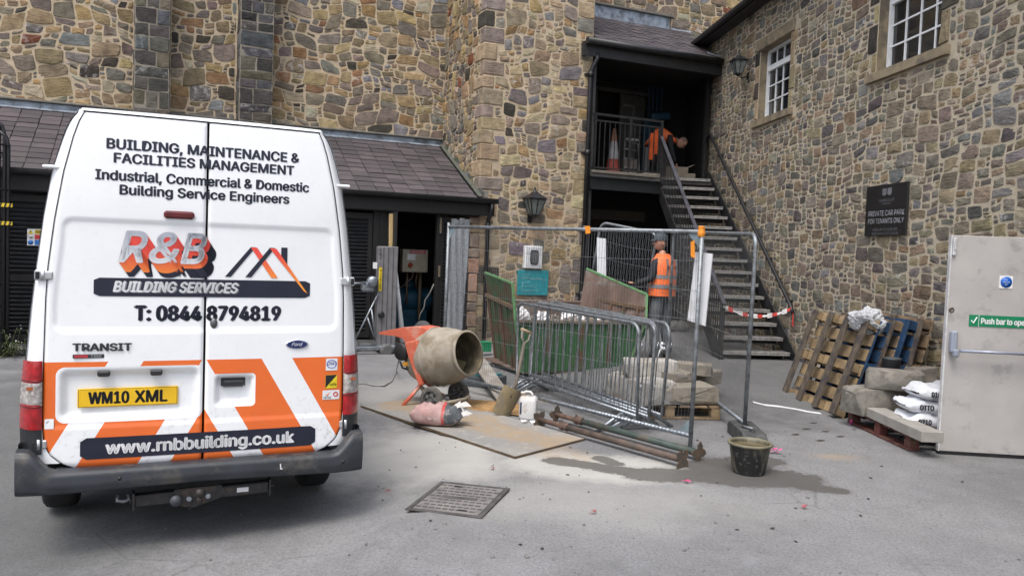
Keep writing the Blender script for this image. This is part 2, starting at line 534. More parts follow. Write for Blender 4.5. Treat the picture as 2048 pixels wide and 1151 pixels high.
def rubble(x0, x1, z0, z1, seed, asp=1.55, big=1.0, joint=(.0045, .0115), holes=()):
    """random rubble: stones of many sizes thrown on the wall, cells between them by a power diagram"""
    r = random.Random(seed); pts = []; G = .5; cells = {}
    A = (x1 - x0) * (z1 - z0) / asp
    for rad, share in ((.155, .22), (.118, .30), (.088, .30), (.060, .26), (.042, .2)):
        rad *= big
        want = int(A * share / (pi * rad * rad) * 3.2)
        for _ in range(want):
            ra = rad * r.uniform(.85, 1.15)
            X, Z = r.uniform(x0, x1) / asp, r.uniform(z0, z1)
            ok = True; gx, gz = int(X // G), int(Z // G)
            for i in (-1, 0, 1):
                for j in (-1, 0, 1):
                    for (a, b, c) in cells.get((gx + i, gz + j), ()):
                        if (a - X) ** 2 + (b - Z) ** 2 < ((c + ra) * .70) ** 2: ok = False; break
                    if not ok: break
                if not ok: break
            if ok:
                pts.append((X, Z, ra)); cells.setdefault((gx, gz), []).append((X, Z, ra))
    out = []
    def split(P, lvl=0):
        ar = parea(P)
        if lvl < 2 and ar > .012 and r.random() < (.62 if ar > .03 else .38):
            cx, cz = sum(p[0] for p in P) / len(P), sum(p[1] for p in P) / len(P); a = r.gauss(0, .22) + (pi / 2 if r.random() < .22 else 0)
            nx, nz = -sin(a), cos(a); k = nx * cx + nz * cz + r.uniform(-.25, .25) * sqrt(ar) * .5; j = r.uniform(*joint) * 1.1
            for q in (clip(P, nx, nz, k - j), clip(P, -nx, -nz, -k - j)):
                if len(q) > 2: split(q, lvl + 1)
        elif ar > .0011: out.append(P)
    for X, Z, ra in pts:
        m = ra * 1.8
        P = [(X - m, Z - m * .92), (X + m, Z - m * .92), (X + m, Z + m * .92), (X - m, Z + m * .92)]
        jt = r.uniform(*joint); gx, gz = int(X // G), int(Z // G)
        for i in (-1, 0, 1):
            for j in (-1, 0, 1):
                for (a, b, c) in cells.get((gx + i, gz + j), ()):
                    dx, dz = a - X, b - Z; d = hypot(dx, dz)
                    if d < 1e-6 or d > (ra + c) * 2.2: continue
                    k = a * a + b * b - X * X - Z * Z - (c * c - ra * ra) * .9 - 2 * jt * d
                    P = clip(P, 2 * dx, 2 * dz, k)
                    if len(P) < 3: break
                if len(P) < 3: break
            if len(P) < 3: break
        if len(P) < 3: continue
        P = [(p[0] * asp, p[1]) for p in P]
        P = clip(clip(clip(clip(P, -1, 0, -x0), 1, 0, x1), 0, -1, -z0), 0, 1, z1)
        if len(P) < 3: continue
        P = carve(P, holes)
        if len(P) < 3 or parea(P) < .0011: continue
        split(P)
    return out
def walling(x0, x1, z0, z1, seed, holes=(), w=(.13, .46), h=(.06, .26), asp=(1.1, 2.6), joint=.009, irr=1.0):
    """rubble walling built up from the bottom: each stone is set on the lowest place of the rising work"""
    r = random.Random(seed); st = .01; n = int((x1 - x0) / st); sky = np.full(n, z0); out = []
    ph = [r.uniform(0, 6) for _ in range(8)]
    def warp(x, q):
        return (x + irr * (.028 * sin(q * 5.1 + ph[0] + x * 1.7) + .016 * sin(q * 12 + ph[1] - x * 4)), q + irr * (.034 * sin(x * 2.3 + ph[2] + q) + .024 * sin(x * 5.7 + q * 3 + ph[3]) + .014 * sin(x * 13 + ph[4] - q * 5)))
    while True:
        i = int(sky.argmin()); b = sky[i]
        if b > z1: break
        a, c = i, i
        while a > 0 and sky[a - 1] < b + .022: a -= 1
        while c < n - 1 and sky[c + 1] < b + .022: c += 1
        av = (c - a + 1) * st; big = r.random()
        ww = r.uniform(*w) * (1.25 if big < .12 else .62 if big > .68 else 1)
        if av - ww < w[0] * .55: ww = av if av < w[1] * 1.3 else av / 2
        k = max(1, int(round(ww / st))); s0 = a if r.random() < .5 else c - k + 1; s0 = max(0, min(s0, n - k))
        base = float(sky[s0:s0 + k].max()); hh = min(h[1], max(h[0], ww / r.uniform(*asp))) * r.uniform(.85, 1.15)
        for nb in (s0 - 1, s0 + k):
            if 0 <= nb < n and abs(sky[nb] - base - hh) < .05 and r.random() < .5: hh = float(sky[nb]) - base; break
        hh = max(.035, hh); X0, X1 = x0 + s0 * st, x0 + (s0 + k) * st; sky[s0:s0 + k] = base + hh
        jj = joint * r.uniform(.5, 1.15); A, B_, C_, D_ = X0 + jj, X1 - jj, base + jj * .9, base + hh - jj * .9
        if B_ - A < .03 or D_ - C_ < .018: continue
        kk = min(B_ - A, D_ - C_); P = []
        for (px, pz, ex, ez) in ((A, C_, 1, 1), (B_, C_, -1, 1), (B_, D_, -1, -1), (A, D_, 1, -1)):
            m = .50 if r.random() < .2 * irr else .11
            u, v = r.uniform(.02, m) * min(kk * 1.5, B_ - A) * .9, r.uniform(.02, m) * kk
            q = [(px + ex * u, pz), (px, pz + ez * v)]
            if (ex > 0) == (ez > 0): q = q[::-1]
            P += q
        tl = r.gauss(0, .035) * irr
        P = [warp(p[0] + r.uniform(-.03, .03) * kk, p[1] + r.uniform(-.04, .04) * kk + tl * (p[0] - (A + B_) / 2)) for p in P]
        P = carve(P, holes)
        if len(P) > 2 and parea(P) > .0011: out.append(P)
    return out
def chaikin(P, k=.22):
    out = []
    for i in range(len(P)):
        a, b = P[i], P[(i + 1) % len(P)]
        if hypot(a[0] - b[0], a[1] - b[1]) < .012: out.append(((a[0] + b[0]) / 2, (a[1] + b[1]) / 2)); continue
        out += [(a[0] + k * (b[0] - a[0]), a[1] + k * (b[1] - a[1])), (b[0] + k * (a[0] - b[0]), b[1] + k * (a[1] - b[1]))]
    return out
def roughen(P, r):
    """hammered outline: knocked corners and edges that wander a little"""
    out = []; n = len(P)
    for i in range(n):
        a, b = P[i], P[(i + 1) % n]; L = hypot(b[0] - a[0], b[1] - a[1])
        if L < .012: out.append(a); continue
        nx, nz = -(b[1] - a[1]) / L, (b[0] - a[0]) / L
        k = r.uniform(.06, .2); q = r.uniform(.35, .65); w = r.uniform(-.05, .04) * min(L, .2)
        for t, o in ((k, 0), (q, w), (1 - r.uniform(.06, .2), 0)):
            if L < .05 and t != q: continue
            out.append((a[0] + (b[0] - a[0]) * t + nx * o, a[1] + (b[1] - a[1]) * t + nz * o))
    return out if len(out) > 3 else P
def stone_piece(P, fn, r, hgt=(.008, .03), soft=True):
    """one stone of the wall: low sides, a bevelled shoulder and an uneven face; fn(a, b, out) places it"""
    if soft: P = roughen(P, r)
    n = len(P); cx = sum(p[0] for p in P) / n; cz = sum(p[1] for p in P) / n
    ar = parea(P); h = r.uniform(*hgt) * min(1.2, .5 + ar * 12) * .8
    R = sqrt(ar); ins = min(.010, R * .09) / max(.02, R * .5)
    tx, tz = r.uniform(-.05, .05), r.uniform(-.05, .05)
    V = [fn(p[0], p[1], -.012) for p in P]
    for p in P:
        q = (p[0] + (cx - p[0]) * ins, p[1] + (cz - p[1]) * ins)
        V.append(fn(q[0], q[1], h + tx * (q[0] - cx) + tz * (q[1] - cz) + r.uniform(-.003, .003)))
    V.append(fn(cx + r.uniform(-.2, .2) * R, cz + r.uniform(-.2, .2) * R, h + r.uniform(.0, .012)))
    F = [(i, (i + 1) % n, n + (i + 1) % n, n + i) for i in range(n)] + [(n + i, n + (i + 1) % n, 2 * n) for i in range(n)]
    return V, F, ar, fn(cx, cz, 0)
def in_view(P):
    d = P - Vector((0, 0, EYE)); k = d.dot(cF)
    if k < .5: return 0
    x, y = 1024 + FPX * d.dot(cR) / k, 575 - FPX * d.dot(cU) / k
    return 1.0 / (k * k) if -30 < x < 2080 and -30 < y < 1180 else .02 / (k * k)
def set_tint(me, cols):
    a = me.color_attributes.new('tint', 'FLOAT_COLOR', 'POINT')
    a.data.foreach_set('color', np.array(cols, dtype=np.float32).ravel())
def lay(parent, stones, frame, mat=None):
    """stones = [(V, F, area, centre, rgba)]: the 300 that show largest become parts, the rest one stuff part"""
    mat = mat or M_stone
    stones.sort(key=lambda s: -s[2] * in_view(fr(frame, *s[3])))
    off = rootoff(parent)
    for V, F, ar, c, t in stones[:300]:
        mb = MB(); mb.add([(p[0] - c[0], p[1] - c[1], p[2] - c[2]) for p in V], F)
        me = mb.mesh('stone', mat); set_tint(me, [t] * len(V))
        o = put('stone', me, parent); o.location = Vector(c) - off
    if stones[300:]:
        mb = MB(); cols = []
        for V, F, ar, c, t in stones[300:]:
            mb.add(V, F); cols += [t] * len(V)
        mb.v = [(p[0] - off.x, p[1] - off.y, p[2] - off.z) for p in mb.v]
        me = mb.mesh('small_stones', mat); set_tint(me, cols)
        put('small_stones', me, parent, 'stuff')
def dress(polys, fn, seed, pal, hgt=(.008, .03), lime=.12, soft=True):
    r = random.Random(seed); out = []
    for P in polys:
        V, F, ar, c = stone_piece(P, fn, r, hgt, soft)
        out.append((V, F, ar, c, (*pick(pal, r), r.uniform(.4, 1) if r.random() < lime else 0)))
    return out
def rectp(a, b, c, d): return [(a, c), (b, c), (b, d), (a, d)]
def blockp(r, a, b, c, d):
    k = .05 * min(b - a, d - c)
    j = lambda: r.uniform(-k, k)
    return [(a + j(), c + j()), ((a + b) / 2, c + j()), (b + j(), c + j()), (b + j(), (c + d) / 2), (b + j(), d + j()), ((a + b) / 2, d + j()), (a + j(), d + j()), (a + j(), (c + d) / 2)]

# ---------------------------------------------------------------- back building with two buttresses
def back_building():
    b = thing('stone_building', 'tall rubble stone building with two dark buttresses behind the white van', 'building', (2.5, BK, 0), 'B')
    mb = MB(); mb.box((3.9, BK + .5, 4.6), (17.8, 1.0, 9.2))
    part('wall', mb, M_mortar, b)
    S = []
    f = lambda a, z, o: (a, BK - o, z)
    S += dress(walling(-4.2, 5.34, 3.6, 8.2, 11, w=(.13, .44), h=(.05, .25), asp=(.95, 2.6), joint=.0105, irr=1.35, holes=((-.37, .22, 0, 9), (1.31, 1.93, 0, 9))), f, 12, PAL_WARM, (.006, .022), .1)
    S += dress(walling(7.5, 12.7, 6.7, 9.1, 13), f, 14, PAL_WARM)
    r = random.Random(5)
    for (u0, u1, sd) in ((-.345, .20, 1), (1.34, 1.905, 2)):
        mb = MB(); mb.box(((u0 + u1) / 2, BK - .24, 6.0), (u1 - u0, .5, 5.4))
        bt = part('buttress', mb, M_mortar_d, b)
        z = 3.45
        while z < 8.4:
            h = r.uniform(.14, .3); x = u0; wid = u1 - u0
            cuts = r.choice([[0, 1], [0, .4, 1], [0, .62, 1], [0, .33, .7, 1], [0, .5, 1]])
            for k in range(len(cuts) - 1):
                P = blockp(r, u0 + cuts[k] * wid + .007, u0 + cuts[k + 1] * wid - .007, z + .007, z + h - .007)
                V, F, ar, c = stone_piece(P, lambda a, q, o: (a, BK - .49 - o, q), r, (.004, .02), False)
                S.append((V, F, ar * 1.2, c, (*scl(pick(PAL_DARK, r), .78 if sd == 1 else .6), .55 if r.random() < .1 else 0)))
            for side, uu in ((-1, u0), (1, u1)):
                P = blockp(r, .02, .47, z + .007, z + h - .007)
                V, F, ar, c = stone_piece(P, (lambda a, q, o: (uu - o, BK - a, q)) if side < 0 else (lambda a, q, o: (uu + o, BK - .49 + a, q)), r, (.004, .016), False)
                S.append((V, F, ar * .3, c, (*pick(PAL_DARK, r), 0)))
            z += h
    lay(b, S, 'B')
back_building()

# ---------------------------------------------------------------- tower between the shed and the stairs
def tower():
    u0, u1 = 5.314, 7.51
    t = thing('stone_tower', 'square rubble stone tower between the slate shed and the stairs', 'tower', ((u0 + u1) / 2, BV, 0), 'B')
    mb = MB(); mb.box(((u0 + u1) / 2, (BV + BK) / 2 - .01, 4.6), (u1 - u0, BK - BV - .02, 9.2))
    part('wall', mb, M_mortar, t)
    r = random.Random(21); S = []; z = .02; k = 0
    holes_f, holes_s = [], []
    while z < 8.2:
        h = r.uniform(.2, .34); a, b2 = (r.uniform(.34, .5), r.uniform(.16, .24)) if k % 2 else (r.uniform(.16, .25), r.uniform(.34, .46))
        # a quoin: one block that turns the corner
        j = .008; x1, y1 = u0 + a, BV + b2; q = r.uniform(.008, .022)
        A = Vector((u0 - q, BV - q, z + j)); D = (a + q - j, b2 + q - j, h - 2 * j)
        m = MB(); m.box(A + Vector(D) / 2, D, r.uniform(.008, .02))
        m.v = [(p[0] + r.uniform(-.005, .005), p[1] + r.uniform(-.005, .005), p[2] + r.uniform(-.004, .004)) for p in m.v]
        S.append((m.v, m.f, .2, tuple(A + Vector(D) / 2), (*pick(PAL_PALE[:5] + [((.06, .055, .05), 1)], r), .5 if r.random() < .2 else 0)))
        holes_f.append((u0 - .1, x1, z, z + h)); holes_s.append((BV - .1, y1, z, z + h))
        z += h; k += 1
    z = .02
    while z < 8.2:              # squared stones down the right edge
        h = r.uniform(.16, .32); w = r.choice([r.uniform(.12, .2), r.uniform(.25, .4)])
        P = blockp(r, u1 - w, u1 - .006, z + .008, z + h - .008)
        V, F, ar, c = stone_piece(P, lambda a, q, o: (a, BV - o, q), r, (.006, .02), False)
        S.append((V, F, ar, c, (*pick(PAL_PALE + [((.24, .10, .06), 1.5)], r), .4 if r.random() < .2 else 0)))
        holes_f.append((u1 - w, u1 + .1, z, z + h)); z += h
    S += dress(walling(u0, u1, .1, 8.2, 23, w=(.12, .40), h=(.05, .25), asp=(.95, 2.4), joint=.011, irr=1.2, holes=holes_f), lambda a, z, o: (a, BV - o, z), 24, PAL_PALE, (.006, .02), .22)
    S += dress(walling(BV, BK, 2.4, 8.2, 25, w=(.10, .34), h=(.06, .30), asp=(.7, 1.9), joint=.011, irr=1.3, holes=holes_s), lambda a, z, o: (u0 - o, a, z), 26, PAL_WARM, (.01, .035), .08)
    lay(t, S, 'B')
    # rainwater pipe with its bends and collars
    m = MB(); m.tube([(7.54, BV - .13, 5.47), (7.53, BV - .14, 5.36), (7.47, BV - .10, 5.22), (7.44, BV - .08, 5.1), (7.44, BV - .08, .15)], .042, 10)
    for z in (5.08, 3.62, 2.2, .95):
        m.cyl((7.44, BV - .08, z - .05), (7.44, BV - .08, z + .05), .055, seg=10)
        m.box((7.44, BV - .03, z), (.19, .07, .04))
    part('downpipe', m, M_black, t)
tower()

# ---------------------------------------------------------------- slates
SLATE = None
def slate_mat():
    M = Mat('purple_slate')
    n = M.noise(3, 4); f = M.noise(45, 3, .6); rd = M.rand()
    c = M.mix(rd, (.050, .043, .048), (.100, .083, .089))
    c = M.mix(n.ss(.45, .7) * .6, c, (.052, .048, .050))
    c = M.mix(f.ss(.55, .8) * .3, c, (.16, .15, .15))
    lich = M.noise(2.1, 5, .7); c = M.mix(lich.ss(.58, .7) * .35, c, (.10, .11, .075))
    M.col(c); M.set('Roughness', n * .2 + .48); M.bump(f, .35, .004)
    return M.m
M_slate = slate_mat()
def slates(parent, O, ex, ey, en, L0, L1f, D, w, exp, seed):
    """courses of slates: O eaves corner, ex along, ey up the slope, en out; L1f(d) = right end at distance d up the slope"""
    r = random.Random(seed); n = 0; off = rootoff(parent)
    protos = []
    for k in range(5):
        m = MB(); hw = w / 2 - .006; hl = exp * .8; j = lambda: r.uniform(-.010, .010)
        P = [(-hw + j() * .4, -hl + j()), (0, -hl + j()), (hw + j() * .4, -hl + j()), (hw, hl), (-hw, hl)]
        m.prism([(p[0], p[1], 0) for p in P], (0, 0, .017))
        protos.append(m.mesh('slate', M_slate))
    rows = int(D / exp) + 1; spots = []
    for i in range(rows):
        d = i * exp + exp * .8 - .03; x = L0 + (w / 2 if i % 2 else 0) - w / 2 * (0 if i % 2 else -1)
        end = L1f(d)
        while x < end - w * .3:
            spots.append((x, d)); x += w
    R = Matrix((ex, ey, en)).transposed()
    tilt = Matrix.Rotation(radians(-2.6), 3, 'X')
    def mat_at(x, d):
        p = O + ex * x + ey * d + en * (.028 + r.uniform(-.003, .006))
        return p, R @ tilt @ Matrix.Rotation(r.uniform(-.02, .02), 3, 'Z') @ Matrix.Rotation(r.uniform(-.012, .012), 3, 'Y')
    spots = [(x, d, *mat_at(x, d)) for x, d in spots]
    spots.sort(key=lambda s: -in_view(fr('B', *s[2])))
    for x, d, p, Q in spots[:300]:
        o = put('slate', r.choice(protos), parent)
        o.matrix_basis = Matrix.Translation(p - off) @ Q.to_4x4()
    if spots[300:]:
        m = MB()
        for x, d, p, Q in spots[300:]:
            pr = r.choice(protos); m.add([p + Q @ v.co for v in pr.vertices], [tuple(f.vertices) for f in pr.polygons])
        part('slates_beyond', m, M_slate, parent, 'stuff')

# ---------------------------------------------------------------- lean-to shed
def shed():
    uL, uR = -3.2, 5.314; zE, zR = 2.60, 3.76
    s = thing('lean_to_shed', 'long lean-to shed with purple slate roof and black louvred doors', 'shed', (1, BV, 0), 'B')
    e0 = Vector((0, BV - .16, zE)); sl = Vector((0, BK - BV + .16, zR - zE)); D = sl.length; ey = sl.normalized(); ex = Vector((1, 0, 0)); en = ex.cross(ey)
    m = MB(); m.prism([e0 + ex * uL, e0 + ex * (uR - .01), e0 + ex * (uR - .01) + sl * .99, e0 + ex * uL + sl * .99], -en * .06)
    part('roof_deck', m, M_darkwood, s)
    slates(s, e0, ex, ey, en, uL, lambda d: uR - .03, D - .1, .30, .205, 31)
    # lead along the top in lengths, stepped lead down the tower side
    x = uL
    while x < uR - .1:
        x2 = min(x + 1.45, uR - .02); m = MB()
        a = e0 + ey * (D - .12) + en * .052
        m.prism([a + ex * x, a + ex * (x2 - .008), a + ex * (x2 - .008) + ey * .15, a + ex * x + ey * .15], en * .006)
        m.box(((x + x2) / 2, BK - .025, zR + .07), (x2 - x - .006, .02, .1))
        part('flashing', m, M_lead, s); x = x2
    m = MB(); m.box((1.05, BK - .05, zR + .145), (8.5, .1, .035), .008)
    part('stone_ledge', m, simple('ledge_stone', (.16, .15, .13), .9, bump=.4), s)
    m = MB(); a = e0 + ex * (uR - .09) + en * .055
    m.prism([a, a + ex * .085, a + ex * .085 + ey * D, a + ey * D], en * .02)
    m.prism([a + ex * .075, a + ex * .085, a + ex * .085 + ey * D, a + ex * .075 + ey * D], en * .10)
    part('side_flashing', m, simple('mossy_lead', (.10, .105, .095), .7, dirt=((.05, .06, .03), .6, 9)), s)
    # gutter and fascia
    m = MB()
    g = [(-.065, .035), (-.06, -.01), (-.03, -.045), (.0, -.055), (.03, -.045), (.06, -.01), (.065, .035)]
    def gp(a, b):
        i = b * 6; k = min(5, int(i)); t = i - k
        p = (g[k][0] + t * (g[k + 1][0] - g[k][0]), g[k][1] + t * (g[k + 1][1] - g[k][1]))
        return (uL + a * (5.56 - uL), BV - .235 + p[0], zE - .005 + p[1])
    m.grid(gp, 1, 12); m.box((5.56, BV - .235, zE - .02), (.02, .14, .08))
    gut = part('gutter', m, M_black, s)
    m = MB(); m.box(((uL + 5.55) / 2, BV - .15, 2.44), (5.55 - uL, .03, .22)); m.box(((uL + 5.3) / 2, BV - .06, 2.33), (5.3 - uL, .16, .03))
    part('fascia', m, M_darkwood, s)
    m = MB(); m.tube([(5.47, BV - .235, 2.55), (5.47, BV - .235, 2.42), (5.46, BV - .12, 2.28), (5.46, BV - .09, 2.15), (5.46, BV - .09, .1)], .038, 10)
    m.cyl((5.46, BV - .09, 2.12), (5.46, BV - .09, 2.2), .05); m.cyl((5.46, BV - .09, 1.2), (5.46, BV - .09, 1.28), .05)
    part('downpipe', m, M_black, s)
    # low plinth / floor slab and back of the shed
    m = MB(); m.box(((uL + uR) / 2, BV + .85, .06), (uR - uL, 2.5, .12), .02)
    part('floor_slab', m, simple('shed_slab', (.13, .125, .12), .9, dirt=((.06, .06, .06), .6, 3)), s)
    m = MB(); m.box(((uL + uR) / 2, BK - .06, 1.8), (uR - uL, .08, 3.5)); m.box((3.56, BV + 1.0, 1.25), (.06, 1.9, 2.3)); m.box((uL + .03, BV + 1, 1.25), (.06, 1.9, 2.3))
    part('inner_wall', m, simple('near_black_wall', (.022, .021, .02), .9), s)  # even near-black colour on the inner walls
    # stone pier at the right end
    r = random.Random(8); z = .12
    m = MB(); m.box((5.255, BV + .09, 1.2), (.11, .2, 2.2)); part('pier', m, M_mortar, s)
    while z < 2.28:
        h = r.uniform(.16, .36); h = min(h, 2.31 - z); m = MB(); m.box((5.235 + r.uniform(-.008, .008), BV + .07, z + h / 2), (.19 + r.uniform(-.03, .02), .22, h - .014), .014)
        me = m; cen = Vector((5.235, BV + .07, z + h / 2)); off = rootoff(s)
        me.v = [(p[0] - cen.x, p[1] - cen.y, p[2] - cen.z) for p in me.v]; mm = me.mesh('stone', M_stone)
        set_tint(mm, [(*pick([((.33, .22, .15), 3), ((.26, .19, .13), 3), ((.20, .16, .13), 2)], r), .3)] * len(mm.vertices))
        o = put('stone', mm, s); o.location = cen - off; z += h
    # posts and louvred leaves
    def post(u, w=.09):
        m = MB(); m.box((u, BV, 1.22), (w, .09, 2.2)); part('post', m, M_darkwood, s)
    slat_m = MB(); slat_m.box((0, 0, 0), (1, .012, .075), 0, Matrix.Rotation(radians(38), 3, 'X')); slat_me = slat_m.mesh('slat', simple('louvre_black', (.026, .027, .031), .55, var=.25))
    def leaf(u0, u1, z0=.16, z1=2.27, rails=(1.08,)):
        cx = (u0 + u1) / 2; m = MB(); st = .075
        for u in (u0 + st / 2, u1 - st / 2): m.box((u, BV, (z0 + z1) / 2), (st, .05, z1 - z0))
        zz = [z0 + .05] + list(rails) + [z1 - .05]
        for z in zz: m.box((cx, BV + .001, z), (u1 - u0 - 2 * st, .045, .1))
        m.box((cx, BV + .04, (z0 + z1) / 2), (u1 - u0 - .02, .01, z1 - z0))
        d = part('louvred_door', m, M_darkwood, s)
        z = z0 + .13; off = rootoff(s)
        while z < z1 - .1:
            if all(abs(z - q) > .075 for q in zz):
                o = put('slat', slat_me, d); o.location = Vector((cx, BV - .005, z)) - off; o.scale = (u1 - u0 - 2 * st, 1, 1)
            z += .062
    for a, b in ((-2.9, -2.02), (-1.95, -1.12), (-1.05, -.2), (-.12, .75), (.82, 1.7), (1.78, 2.62), (2.72, 3.38), (4.58, 5.14)): leaf(a, b)
    for u in (-1.985, -1.085, -.16, .785, 1.74, 2.67): post(u, .05)
    post(3.56, .13); post(3.44, .1); post(4.55, .06)
    m = MB()
    m.box((3.63, BV - .3, 1.22), (.035, .6, 2.15)); part('open_door_leaf', m, M_darkwood, s)
    m = MB(); m.box((4.585, BV - .052, 2.12), (.035, .012, .28)); M_st = simple('pale_strip', (.16, .13, .09), .7); part('strip', m, M_st, s); m = MB(); m.box((4.585, BV - .052, 1.32), (.035, .012, .2)); part('strip', m, M_st, s)
    # hazard notice on the far left leaf
    def qd(m, u0, u1, z0, z1, y=BV - .034): m.box(((u0 + u1) / 2, y, (z0 + z1) / 2), (u1 - u0, .004, z1 - z0))
    nt = thing('safety_notice', 'small white notice with warning symbols on the left louvred door', 'notice', (-1.62, BV - .03, 1.33), 'B')
    nt_scale = True
    m = MB(); qd(m, -1.80, -1.44, 1.33, 1.68); part('plate', m, M_white, nt)
    yl = simple('sign_yellow', (.75, .55, .03), .5); bl = simple('sign_blue', (.03, .16, .5), .5); rd = simple('sign_red', (.5, .03, .03), .5); bk = simple('sign_black', (.015, .015, .015), .5)
    m = MB(); m.prism([(-1.79, BV - .037, 1.575), (-1.69, BV - .037, 1.575), (-1.74, BV - .037, 1.665)], (0, -.002, 0)); qd(m, -1.67, -1.45, 1.575, 1.665, BV - .038); part('warning_panel', m, yl, nt)
    m = MB(); qd(m, -1.67, -1.45, 1.465, 1.56, BV - .038); m.lathe([(.05, 0), (.05, .003)], (-1.74, BV - .036, 1.512), (0, -1, 0), 16); part('prohibition_panel', m, rd, nt)
    m = MB(); m.lathe([(.036, 0), (.036, .003), (0, .003)], (-1.74, BV - .0375, 1.512), (0, -1, 0), 16); part('prohibition_centre', m, M_white, nt)
    m = MB(); m.lathe([(.048, 0), (.048, .003), (0, .003)], (-1.74, BV - .036, 1.395), (0, -1, 0), 16); qd(m, -1.67, -1.45, 1.345, 1.45, BV - .038); part('mandatory_panel', m, bl, nt)
    m = MB(); qd(m, -1.746, -1.734, 1.6, 1.64, BV - .041); qd(m, -1.76, -1.72, 1.507, 1.518, BV - .042)
    for z in (1.66, 1.64, 1.62, 1.6): qd(m, -1.66, -1.5, z - .008, z - .001, BV - .041)
    part('symbols', m, bk, nt)
    nt.scale = (.72, 1, .68); nt.location = fr('B', -1.53, BV - .03, 1.545)
shed()
